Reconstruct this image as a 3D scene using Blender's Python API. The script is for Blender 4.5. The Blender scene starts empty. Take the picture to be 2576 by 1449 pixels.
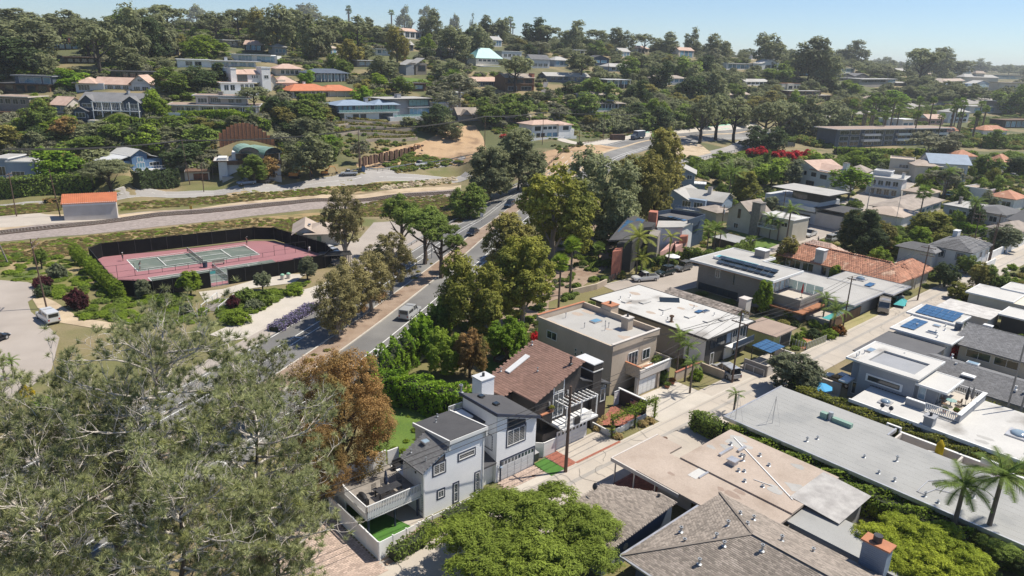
import bpy,bmesh,math,random
import numpy as np
from math import radians,sin,cos,pi,atan,hypot,atan2
from mathutils import Vector,Matrix
from mathutils.geometry import delaunay_2d_cdt
random.seed(11)
SC=bpy.context.scene
COL=SC.collection
# camera, sky, sun, exposure
W,H,F,CAMZ=2576.0,1449.0,1800.0,42.0
PITCH,ROLL=atan(580/F),0.0334
cd=bpy.data.cameras.new('camera');cam=bpy.data.objects.new('camera',cd);COL.objects.link(cam)
cd.sensor_width=36;cd.lens=36*F/W;cd.clip_start=.5;cd.clip_end=12000
SC.camera=cam
fw=Vector((0,cos(PITCH),-sin(PITCH)));up0=Vector((0,sin(PITCH),cos(PITCH)));rt0=Vector((1,0,0))
rt=rt0*cos(ROLL)-up0*sin(ROLL)*-1.0
up=up0*cos(ROLL)-rt0*sin(ROLL)
cam.matrix_world=Matrix(((rt.x,up.x,-fw.x,0),(rt.y,up.y,-fw.y,0),(rt.z,up.z,-fw.z,CAMZ),(0,0,0,1)))
world=bpy.data.worlds.new('World');SC.world=world;world.use_nodes=True
SUN_EL,SUN_AZ=radians(58),atan2(.95,.31)
wn=world.node_tree.nodes;wl=world.node_tree.links
sky=wn.new('ShaderNodeTexSky');sky.sky_type='NISHITA';sky.sun_disc=False
sky.sun_elevation=SUN_EL;sky.sun_rotation=SUN_AZ;sky.air_density=1.0;sky.dust_density=.25;sky.ozone_density=2.0;sky.altitude=1500
bg=wn['Background']if 'Background' in wn else wn.new('ShaderNodeBackground')
tn=wn.new('ShaderNodeMix');tn.data_type='RGBA';tn.blend_type='MULTIPLY';tn.inputs[0].default_value=1;tn.inputs[7].default_value=(.84,.93,1.05,1)
wl.new(sky.outputs[0],tn.inputs[6]);wl.new(tn.outputs[2],bg.inputs[0]);bg.inputs[1].default_value=.092
sl=bpy.data.lights.new('sun','SUN');sl.energy=5.0;sl.angle=radians(.53);sl.color=(1,.93,.81)
so=bpy.data.objects.new('sun',sl);COL.objects.link(so)
sd=Vector((sin(SUN_AZ)*cos(SUN_EL),cos(SUN_AZ)*cos(SUN_EL),sin(SUN_EL)))
so.rotation_euler=sd.to_track_quat('Z','Y').to_euler()
SC.view_settings.view_transform='Standard';SC.view_settings.look='None'
SC.view_settings.exposure=.36;SC.view_settings.gamma=1
SC.view_settings.use_curve_mapping=False
SC.render.resolution_x=1024;SC.render.resolution_y=576
SC.cycles.max_bounces=6;SC.cycles.volume_bounces=0;SC.cycles.transparent_max_bounces=8
SC.cycles.use_adaptive_sampling=True
# picture point -> ray -> ground
def ray(px,py):
 x,y=px-W/2,py-H/2
 c,s=cos(ROLL),sin(ROLL)
 xr,yr=c*x+s*y,-s*x+c*y
 d=Vector((xr,F*cos(PITCH)-yr*sin(PITCH),-F*sin(PITCH)-yr*cos(PITCH)))
 return d/hypot(d.x,d.y)
def PZ(px,py,z=0.):
 d=ray(px,py);r=(z-CAMZ)/d.z
 return Vector((d.x*r,d.y*r,z))
def PR(px,py,r):
 d=ray(px,py);r/=max(d.y,.3);return Vector((d.x*r,d.y*r,CAMZ+d.z*r))
def proj(v):
 q=Vector((v[0],v[1],v[2]-CAMZ));z=q.dot(fw)
 return W/2+F*q.dot(rt)/z,H/2-F*q.dot(up)/z
CPz=[(300,1449,0),(900,1449,0),(1288,1449,0),(1900,1449,0),(2576,1449,0),(1500,1100,0),(2000,950,0),(2576,1100,0),(2576,750,.5),(2100,760,0),(1700,720,.5),(1250,1000,0),(100,1000,0),(20,800,0),(300,760,0),(320,655,0),(656,639,0),(560,760,0),(700,830,0),(900,920,0),(1098,706,.5),(800,600,0),(0,590,-.3),(400,545,-.3),(800,515,-.3),(1130,484,-.3),(0,520,-.3),(300,520,0),(700,495,0),(0,480,.8),(500,478,.8),(900,462,.8),(1160,440,1),(1190,590,2.2),(1260,540,3),(1290,505,4),(1340,480,5),(1390,440,6.2),(1440,395,7.3),(1500,378,8),(1590,352,8.6),(1700,347,8.8),(1900,322,9),(1250,650,1.2),(1400,620,2),(1500,560,3),(1400,720,.5),(1430,560,3.5),(1500,460,4.5),(1600,420,5.5),(1680,520,1),(1180,510,1),(1240,440,1.5),(1190,545,1),(2200,600,.5),(1900,600,.5),(2050,490,2),(1800,500,1.5),(2300,560,1),(2400,420,2.5),(2200,440,3),(2500,470,2),(2576,560,.5),(2576,440,3),(1850,405,4),(1700,400,5),(1950,385,5),(2240,370,5),(2450,370,5),(2100,400,4),(2576,380,5),(1880,350,6),(2080,297,10.5),(2330,262,15),(2530,245,16),(2300,320,8),(2000,330,7.5),(2450,300,10),(2576,290,11)]
CPz+=[(60,480,1),(150,480,1),(60,500,.6),(200,470,1.2),(60,452,2.5),(150,452,2.5),(0,455,2.5),(60,540,0),(150,540,0),(420,456,1.5),(420,480,.8),(700,458,1.5),(-60,480,1),(-12,452,2.5),(98,454,2.5),(280,438,3),(411,434,3),(340,446,2.6),(553,453,2),(708,450,2),(466,456,2),(528,454,2),(-60,520,0),(-60,590,0),(-60,700,0),(150,600,0),(240,497,.6)]
CPr=[(0,425,222),(-60,420,224),(-60,300,248),(0,400,227),(0,300,248),(0,230,278),(0,150,330),(0,90,400),(0,60,480),(300,452,206),(300,400,214),(300,300,240),(300,215,285),(300,150,350),(300,100,430),(300,70,510),(600,452,222),(600,395,235),(600,300,255),(600,200,310),(600,130,400),(600,85,480),(600,62,550),(900,430,240),(900,400,256),(900,300,290),(900,200,350),(900,130,450),(900,78,570),(1200,400,262),(1200,350,298),(1200,300,320),(1200,200,400),(1200,130,520),(1200,92,640),(1500,325,345),(1500,270,370),(1500,200,440),(1500,150,560),(1500,118,710),(1800,290,415),(1800,230,470),(1800,180,560),(1800,142,760),(2100,262,520),(2100,235,560),(2100,205,600),(2100,182,700),(2100,160,930),(2400,240,650),(2400,225,750),(2400,205,950),(2400,190,1400),(2400,174,2300),(2576,225,780),(2576,210,1000),(2576,196,1600),(2576,180,2600)]
pts=[PZ(*c)for c in CPz]+[PR(*c)for c in CPr]
for a in range(-60,61,15):
 r0=900 if a<10 else 3600
 z0=40 if a<10 else 44
 for r,z in((r0,z0),(5200,30),(9000,10)):
  pts.append(Vector((sin(radians(a))*r,cos(radians(a))*r,z)))
for a in(-60,-50,45,60):
 for r in(20,60,120):pts.append(Vector((sin(radians(a))*r,cos(radians(a))*r,0)))
for a,l in((-60,((200,1),(235,16),(330,33),(480,50))),(60,((200,0),(350,4),(650,15),(1000,28)))):
 for r,z in l:pts.append(Vector((sin(radians(a))*r,cos(radians(a))*r,z)))
for a in(-30,0,30):pts.append(Vector((sin(radians(a))*20,cos(radians(a))*20,0)))
KA=1.9
cx=np.array([[atan2(p.x,p.y)*KA,math.log(hypot(p.x,p.y))]for p in pts]);cz=np.array([p.z for p in pts])
def kern(d2):return np.sqrt(d2+4e-4)
n_=len(pts)
A_=np.zeros((n_+3,n_+3));A_[:n_,:n_]=kern(((cx[:,None]-cx[None])**2).sum(-1))+np.eye(n_)*-1e-4
A_[:n_,n_]=1;A_[:n_,n_+1:]=cx;A_[n_,:n_]=1;A_[n_+1:,:n_]=cx.T
sol=np.linalg.solve(A_,np.concatenate([cz,np.zeros(3)]))
NA,NR=430,560
R0,R1=16.,9000.
AZ=np.linspace(radians(-58),radians(58),NA);LR=np.linspace(math.log(R0),math.log(R1),NR)
GA,GR=np.meshgrid(AZ*KA,LR,indexing='ij')
q_=np.stack([GA.ravel(),GR.ravel()],-1)
ZG=np.concatenate([kern(((q_[i:i+20000,None]-cx[None])**2).sum(-1))@sol[:n_]+sol[n_]+q_[i:i+20000]@sol[n_+1:]for i in range(0,len(q_),20000)]).reshape(NA,NR)
_flat=1/(1+np.exp((np.exp(GR)-120)/8));ZG=ZG*(1-_flat)
_hill=np.clip((ZG-5)/12,0,1)
ZG=ZG+_hill*(np.sin(GA*31+GR*23)*np.sin(GR*41-GA*17))*.5
def hz(x,y):
 a=(atan2(x,y)-AZ[0])/(AZ[1]-AZ[0]);l=(math.log(max(hypot(x,y),R0))-LR[0])/(LR[1]-LR[0])
 a=min(max(a,0),NA-1.001);l=min(max(l,0),NR-1.001)
 i,j=int(a),int(l);u,v=a-i,l-j
 return float((ZG[i,j]*(1-u)+ZG[i+1,j]*u)*(1-v)+(ZG[i,j+1]*(1-u)+ZG[i+1,j+1]*u)*v)
def P(px,py,dz=0.):
 d=ray(px,py);r=20.;pr=r
 while r<8000:
  if CAMZ+d.z*r<=hz(d.x*r,d.y*r):break
  pr=r;r*=1.012
 else:r=1500.
 a,b=pr,r
 for _ in range(18):
  m=(a+b)/2
  if CAMZ+d.z*m<=hz(d.x*m,d.y*m):b=m
  else:a=m
 return Vector((d.x*b,d.y*b,hz(d.x*b,d.y*b)+dz))
def ztop(g,px,py):
 d=ray(px,py);return CAMZ+d.z*hypot(g.x,g.y)-g.z
 # materials
MATS={}
def mat(name,c1,c2=None,scale=1.0,rough=.8,metal=0.,bump=0.,bscale=None,fine=.06,stretch=None,island=0.,obj=0.,spec=.5,trans=0.,fac=(.35,.65),coords='Object',c3=None,s3=None,f3=(.5,.6),alpha=1.):
 m=bpy.data.materials.new(name);m.use_nodes=True;nt=m.node_tree;N,L=nt.nodes,nt.links
 b=N['Principled BSDF'];b.inputs['Roughness'].default_value=rough;b.inputs['Metallic'].default_value=metal
 b.inputs['Specular IOR Level'].default_value=spec
 tc=N.new('ShaderNodeTexCoord');mp=N.new('ShaderNodeMapping');L.new(tc.outputs[coords],mp.inputs[0])
 if stretch:mp.inputs['Scale'].default_value=stretch
 n1=N.new('ShaderNodeTexNoise');n1.inputs['Scale'].default_value=scale;n1.inputs['Detail'].default_value=5;L.new(mp.outputs[0],n1.inputs[0])
 mr=N.new('ShaderNodeMapRange');mr.inputs[1].default_value,mr.inputs[2].default_value=fac;L.new(n1.outputs[0],mr.inputs[0])
 mx=N.new('ShaderNodeMix');mx.data_type='RGBA';L.new(mr.outputs[0],mx.inputs[0])
 c2=c2 or tuple(x*.88 for x in c1)
 mx.inputs[6].default_value=(*c1,1);mx.inputs[7].default_value=(*c2,1);out=mx.outputs[2]
 if c3:
  n3=N.new('ShaderNodeTexNoise');n3.inputs['Scale'].default_value=s3 or scale*.4;n3.inputs['Detail'].default_value=6;L.new(mp.outputs[0],n3.inputs[0])
  m3=N.new('ShaderNodeMapRange');m3.inputs[1].default_value,m3.inputs[2].default_value=f3;L.new(n3.outputs[0],m3.inputs[0])
  x3=N.new('ShaderNodeMix');x3.data_type='RGBA';L.new(m3.outputs[0],x3.inputs[0]);L.new(out,x3.inputs[6]);x3.inputs[7].default_value=(*c3,1);out=x3.outputs[2]
 v=None
 def mul(sock,lo,hi):
  nonlocal v
  r=N.new('ShaderNodeMapRange');r.inputs[3].default_value,r.inputs[4].default_value=lo,hi;L.new(sock,r.inputs[0])
  if v is None:v=r.outputs[0]
  else:
   q=N.new('ShaderNodeMath');q.operation='MULTIPLY';L.new(v,q.inputs[0]);L.new(r.outputs[0],q.inputs[1]);v=q.outputs[0]
 if fine:
  n2=N.new('ShaderNodeTexNoise');n2.inputs['Scale'].default_value=max(scale*9,6);n2.inputs['Detail'].default_value=2;L.new(mp.outputs[0],n2.inputs[0]);mul(n2.outputs[0],1-fine*3,1+fine*3)
 if island:
  g=N.new('ShaderNodeNewGeometry');mul(g.outputs['Random Per Island'],1-island,1+island)
 if obj:
  o=N.new('ShaderNodeObjectInfo');mul(o.outputs['Random'],1-obj,1+obj)
 if v is not None:
  q=N.new('ShaderNodeVectorMath');q.operation='SCALE';L.new(out,q.inputs[0]);L.new(v,q.inputs[3]);out=q.outputs[0]
 L.new(out,b.inputs['Base Color'])
 if bump:
  nb=N.new('ShaderNodeTexNoise');nb.inputs['Scale'].default_value=bscale or scale*6;nb.inputs['Detail'].default_value=4;L.new(mp.outputs[0],nb.inputs[0])
  bp=N.new('ShaderNodeBump');bp.inputs['Strength'].default_value=bump;bp.inputs['Distance'].default_value=.05;L.new(nb.outputs[0],bp.inputs['Height']);L.new(bp.outputs[0],b.inputs['Normal'])
 if trans:
  t=N.new('ShaderNodeBsdfTranslucent');L.new(out,t.inputs[0]);ms=N.new('ShaderNodeMixShader');ms.inputs[0].default_value=trans
  L.new(b.outputs[0],ms.inputs[1]);L.new(t.outputs[0],ms.inputs[2]);L.new(ms.outputs[0],N['Material Output'].inputs[0])
 if alpha<1:b.inputs['Alpha'].default_value=alpha
 MATS[name]=m;return m
def glass_mat(name,col=(.02,.03,.04),rough=.08,m=0.):
 mt=mat(name,col,tuple(x*1.6 for x in col),.35,rough,m,fine=0,spec=.9,obj=.4);return mt
def tint(name,c,**k):
 if name not in MATS:mat(name,c,**k)
 return MATS[name]
mat('white',(.72,.72,.71),(.65,.65,.64),.8,.6,fine=.02)
mat('cream',(.62,.57,.48),(.56,.51,.42),.6,.8,fine=.03)
mat('stucco',(.52,.43,.34),(.44,.36,.28),.35,.9,fine=.03,c3=(.36,.28,.21),s3=.5,f3=(.58,.8),stretch=(1,1,.35))
mat('stucco_pale',(.58,.54,.50),(.5,.46,.42),.4,.9,fine=.03)
mat('siding_white',(.79,.79,.79),(.74,.745,.75),.6,.6,fine=.02)
mat('siding_brown',(.055,.045,.04),(.035,.03,.027),.8,.7,fine=.05)
mat('siding_slate',(.085,.11,.15),(.07,.09,.125),.5,.7,fine=.03)
mat('siding_navy',(.035,.06,.10),(.028,.05,.085),.5,.7,fine=.03)
mat('siding_blue',(.10,.19,.33),(.085,.16,.29),.5,.7,fine=.03)
mat('siding_blue_grey',(.24,.31,.40),(.21,.27,.35),.5,.7,fine=.03)
mat('grey_wall',(.30,.31,.33),(.27,.28,.30),.5,.8,fine=.03)
mat('grey_block',(.27,.25,.23),(.24,.22,.2),.5,.85,fine=.03)
mat('pale_grey',(.55,.56,.57),(.50,.51,.52),.4,.8,fine=.03)
mat('lime_wall',(.42,.44,.18),(.37,.39,.16),.5,.8)
mat('pink_wall',(.50,.30,.26),(.45,.26,.23),.5,.85)
mat('dark_wall',(.05,.048,.045),(.035,.034,.033),.6,.7)
mat('wood',(.17,.10,.06),(.11,.065,.04),2.,.8,stretch=(1,1,.2),fine=.08)
mat('wood_grey',(.28,.25,.22),(.2,.18,.16),2,.85,fine=.08)
mat('wood_orange',(.36,.15,.07),(.27,.11,.05),2,.7,fine=.06)
mat('pole_wood',(.16,.10,.07),(.09,.06,.045),3,.9,stretch=(3,3,.3),fine=.1)
mat('asphalt',(.17,.165,.16),(.135,.132,.129),.15,.92,fine=.04,c3=(.215,.21,.2),s3=.05,f3=(.48,.6))
mat('asphalt_old',(.37,.325,.285),(.32,.28,.245),.2,.95,fine=.03,c3=(.38,.335,.295),s3=.07,f3=(.5,.65))
mat('asphalt_far',(.34,.32,.30),(.29,.275,.26),.1,.95,fine=.02)
mat('concrete',(.46,.41,.35),(.40,.355,.305),.25,.92,fine=.03,c3=(.35,.325,.295),s3=.12,f3=(.54,.75))
mat('concrete_light',(.50,.455,.395),(.45,.41,.355),.4,.9,fine=.03)
mat('concrete_worn',(.35,.325,.295),(.30,.28,.255),.5,.9,fine=.05)
mat('concrete_dark',(.22,.2,.18),(.17,.155,.14),.6,.9,fine=.05)
mat('kerb',(.52,.48,.42),(.44,.4,.35),.8,.9,fine=.04)
mat('paver',(.44,.34,.28),(.38,.29,.24),.8,.9,island=.22,obj=.18)
mat('brick_red',(.40,.15,.10),(.30,.11,.075),1.5,.9,island=.25,obj=.2)
mat('paint',(.72,.72,.7),(.6,.6,.58),3,.7,fine=.05)
mat('paint_green',(.20,.42,.30),(.26,.44,.34),.5,.8,fine=.05)
mat('court_red',(.31,.145,.155),(.28,.125,.135),.12,.9,fine=.03,c3=(.31,.14,.15),s3=.3)
mat('court_green',(.125,.155,.13),(.105,.13,.11),.12,.9,fine=.03,c3=(.16,.18,.155),s3=.4)
mat('windscreen',(.012,.012,.013),(.008,.008,.009),.5,.95,fine=.03,spec=.1)
mat('ballast',(.34,.285,.26),(.23,.195,.175),1.2,.95,bump=.6,bscale=14,fine=.12)
mat('ballast_brown',(.13,.095,.075),(.09,.068,.055),1.2,.95,fine=.1)
mat('rail_steel',(.30,.24,.20),(.2,.15,.12),2,.45,.7)
mat('sand',(.50,.40,.28),(.42,.33,.22),.35,.95,fine=.06,c3=(.33,.25,.16),s3=.2,f3=(.5,.68))
mat('dirt_cut',(.46,.32,.19),(.38,.25,.14),.12,.95,bump=.8,bscale=.5,fine=.06,c3=(.26,.17,.10),s3=.16,f3=(.52,.66))
mat('mulch',(.32,.24,.18),(.255,.185,.135),.5,.95,fine=.1,c3=(.2,.13,.09),s3=.3,f3=(.5,.7))
mat('verge',(.19,.17,.055),(.09,.12,.025),.12,.95,bump=.5,bscale=2.,fine=.16,c3=(.34,.25,.14),s3=.10,f3=(.47,.6))
mat('verge_dry',(.34,.25,.12),(.26,.17,.08),.12,.95,bump=.5,bscale=2,fine=.12,c3=(.13,.14,.035),s3=.12,f3=(.5,.62))
mat('lawn',(.11,.17,.025),(.075,.135,.018),.3,.95,fine=.14,bump=.4,bscale=8)
mat('lawn_dry',(.25,.24,.09),(.33,.28,.14),.25,.95,fine=.1)
mat('turf',(.06,.17,.02),(.05,.14,.018),2,.9,fine=.06)
mat('hill_ground',(.10,.11,.04),(.08,.085,.035),.03,.95,bump=1.,bscale=.5,fine=.2,c3=(.24,.19,.10),s3=.03,f3=(.48,.6))
mat('base_ground',(.20,.165,.075),(.12,.13,.04),.06,.95,bump=.6,bscale=1.5,fine=.16,c3=(.26,.2,.12),s3=.05,f3=(.5,.64))
mat('cliff',(.50,.42,.30),(.34,.27,.18),.2,.95,bump=1.,bscale=.6,fine=.1,c3=(.2,.15,.1),s3=.3,f3=(.52,.62))
mat('roof_white',(.52,.51,.485),(.46,.45,.43),.25,.8,fine=.04,c3=(.27,.255,.235),s3=.22,f3=(.56,.70))
mat('roof_tan',(.43,.355,.295),(.375,.305,.25),.3,.9,fine=.06,c3=(.30,.235,.185),s3=.35,f3=(.56,.8))
mat('roof_grey',(.40,.39,.37),(.36,.35,.33),.3,.85,fine=.03,c3=(.30,.29,.27),s3=.2,f3=(.55,.75))
mat('roof_bluegrey',(.33,.33,.32),(.29,.29,.28),.25,.85,fine=.03,c3=(.24,.245,.245),s3=.25,f3=(.56,.8))
mat('roof_dark',(.075,.075,.08),(.06,.06,.065),.5,.9,fine=.06)
mat('roof_asphalt',(.12,.12,.125),(.10,.10,.105),.4,.9,fine=.08)
mat('roof_shingle',(.27,.23,.195),(.21,.18,.152),.3,.95,fine=.04,island=.32,obj=.32)
mat('roof_shingle_grey',(.17,.17,.175),(.14,.14,.145),.4,.95,fine=.05,island=.2,obj=.2)
mat('roof_shingle_brown',(.26,.155,.12),(.22,.13,.10),.5,.95,fine=.04,island=.15)
mat('roof_shake',(.34,.29,.25),(.25,.215,.185),.5,.95,fine=.06,island=.4)
mat('roof_tile',(.44,.21,.13),(.36,.165,.10),.5,.85,fine=.05,island=.3,c3=(.55,.36,.25),s3=.6,f3=(.58,.68))
mat('roof_tile_pink',(.50,.36,.29),(.42,.29,.23),.6,.85,fine=.05,island=.3)
mat('roof_orange',(.50,.17,.075),(.43,.145,.065),.5,.6,fine=.03)
mat('roof_teal',(.22,.45,.44),(.18,.38,.38),.5,.5,fine=.03)
mat('roof_verdigris',(.22,.34,.28),(.18,.28,.24),.5,.7)
mat('roof_brownflat',(.33,.25,.2),(.28,.21,.17),.4,.9)
mat('corrugated',(.55,.53,.5),(.40,.38,.36),1.,.7,fine=.05)
mat('metal',(.55,.55,.56),(.45,.45,.46),1,.4,.6)
mat('metal_dark',(.07,.07,.075),(.05,.05,.055),1,.5,.4)
mat('galvanised',(.42,.44,.46),(.36,.38,.4),2,.5,.5)
mat('rust_steel',(.13,.07,.045),(.09,.05,.035),1,.9)
mat('solar',(.04,.10,.20),(.05,.13,.25),.4,.15,0,fine=0,spec=.8)  # blue sky reflection is put into the base colour
mat('skylight',(.20,.27,.34),(.28,.36,.42),.5,.1,0,fine=0,spec=.9)
mat('turquoise',(.10,.42,.42),(.08,.36,.38),.5,.2,fine=0)
mat('glass_teal',(.30,.50,.48),(.25,.44,.43),.5,.1,fine=0,alpha=.6)
mat('terracotta',(.45,.19,.10),(.38,.16,.085),1,.85)
mat('black',(.015,.015,.017),(.012,.012,.014),1,.6)
mat('rubber',(.018,.018,.018),(.015,.015,.015),1,.8)
mat('navy_trim',(.03,.04,.075),(.025,.035,.065),1,.6)
mat('red_cloth',(.42,.03,.03),(.36,.025,.025),1,.8)
mat('blue_cloth',(.03,.32,.60),(.03,.27,.52),1,.7)
mat('blue_plastic',(.03,.15,.33),(.025,.13,.3),1,.5)
mat('orange_paint',(.55,.22,.03),(.48,.18,.025),1,.5)
mat('yellow_paint',(.55,.36,.03),(.48,.3,.025),1,.5)
mat('straw',(.46,.35,.15),(.36,.27,.11),2,.9,island=.25,trans=.25)
mat('skin',(.38,.22,.15),(.35,.2,.14),4,.6)
mat('hair',(.03,.02,.015));mat('cloth_dark',(.03,.032,.05));mat('cloth_white',(.7,.7,.68));mat('cloth_red',(.25,.04,.05));mat('cloth_grey',(.3,.3,.32))
mat('interior_wood',(.20,.07,.03),(.13,.05,.025),1,.7)
for k_,c_ in dict(car_white=(.62,.62,.61),car_silver=(.42,.43,.44),car_black=(.012,.014,.02),car_navy=(.02,.04,.075),car_green=(.02,.035,.035),car_grey=(.12,.125,.13),car_blue=(.10,.22,.34),car_bronze=(.30,.27,.23)).items():
 mm_=mat(k_,c_,c_,1,.22,.15,fine=0);mm_.node_tree.nodes['Principled BSDF'].inputs['Coat Weight'].default_value=.5
glass_mat('glass',(.025,.035,.045));glass_mat('glass_blue',(.10,.20,.28),.06);glass_mat('glass_pale',(.28,.38,.44),.1);glass_mat('car_glass',(.01,.012,.016),.05)
M_lamp=mat('headlight',(.6,.62,.65),rough=.15);mat('taillight',(.35,.01,.01),rough=.2)
def leafmat(name,a,b,c3=None,f3=(.5,.6),isl=.4,tr=.42,obj=.18,fac=(.38,.62),s=.7):
 return mat(name,a,b,s,.75,0,fine=0,island=isl,obj=obj,trans=tr,c3=c3,s3=s*.6,f3=f3,spec=.25,fac=fac)
leafmat('leaf_torrey',(.265,.285,.14),(.175,.195,.10),c3=(.22,.19,.11),f3=(.56,.66))
leafmat('leaf_pine_near',(.37,.39,.19),(.24,.26,.12),c3=(0.350,0.362,0.138),f3=(.55,.68),isl=.35,tr=.35)
leafmat('leaf_dark',(.09,.13,.045),(.06,.09,.035))
leafmat('leaf_grey',(.27,.27,.17),(.185,.19,.12))
leafmat('leaf_olive',(.31,.28,.075),(.20,.19,.055),c3=(0.240,0.158,0.060),f3=(.55,.65))
leafmat('leaf_yellow',(.30,.30,.05),(.19,.205,.04),c3=(0.121,0.149,0.028),f3=(.5,.62),tr=.4)
leafmat('leaf_lime',(0.242,0.374,0.028),(0.143,0.264,0.022),tr=.4)
leafmat('leaf_bright',(.25,.34,.035),(.16,.235,.03),tr=.4)
leafmat('leaf_green',(.20,.27,.05),(.13,.185,.038),tr=.35)
leafmat('leaf_pinegreen',(.26,.33,.05),(.17,.225,.035),c3=(0.288,0.312,0.056),f3=(.55,.68),tr=.4)
leafmat('leaf_rust',(.37,.225,.085),(.25,.175,.06),c3=(0.110,0.132,0.033),f3=(.5,.6),tr=.35)
leafmat('leaf_euc',(.32,.28,.12),(.20,.185,.08),c3=(0.330,0.180,0.090),f3=(.55,.66))
leafmat('leaf_red',(.60,.03,.035),(.45,.02,.05),tr=.4,c3=(.10,.14,.03),f3=(.56,.6))
leafmat('leaf_maroon',(0.110,0.024,0.033),(0.066,0.020,0.024))
leafmat('leaf_orange',(0.385,0.132,0.033),(0.220,0.132,0.033),tr=.35)
leafmat('leaf_purple',(.25,.21,.36),(.18,.16,.27),tr=.3)
leafmat('leaf_gold',(0.550,0.418,0.017),(0.396,0.308,0.017),tr=.4)
leafmat('leaf_palm',(0.163,0.237,0.044),(0.112,0.163,0.037),tr=.35)
leafmat('leaf_palm_yellow',(0.350,0.375,0.075),(0.237,0.275,0.056),tr=.4)
leafmat('leaf_ice',(0.165,0.187,0.066),(0.275,0.143,0.077),c3=(0.363,0.319,0.099),f3=(.5,.6))
leafmat('leaf_sage',(0.237,0.263,0.150),(0.163,0.188,0.106))
leafmat('leaf_dome',(.44,.50,.05),(.28,.36,.035))  # bright yellow-green leaf of the big dome shrub
mat('bark',(.12,.09,.07),(.08,.06,.05),2,.95,stretch=(2,2,.4),fine=.08)
mat('bark_dark',(.05,.04,.035),(.035,.03,.026),2,.95)
mat('bark_pale',(.36,.32,.28),(.22,.19,.165),1.5,.9,stretch=(2,2,.5),fine=.08)
mat('bark_silver',(.58,.53,.48),(.42,.38,.34),2,.9,fine=.08,island=.15)
mat('palm_bark',(.18,.14,.11),(.12,.095,.075),2,.95)
MATS['leaf_shade_core']=mat('leaf_shade_core',(.03,.038,.016),(.02,.028,.012),2,.95)  # near-black green, inner hedge shade put into the colour
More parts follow.
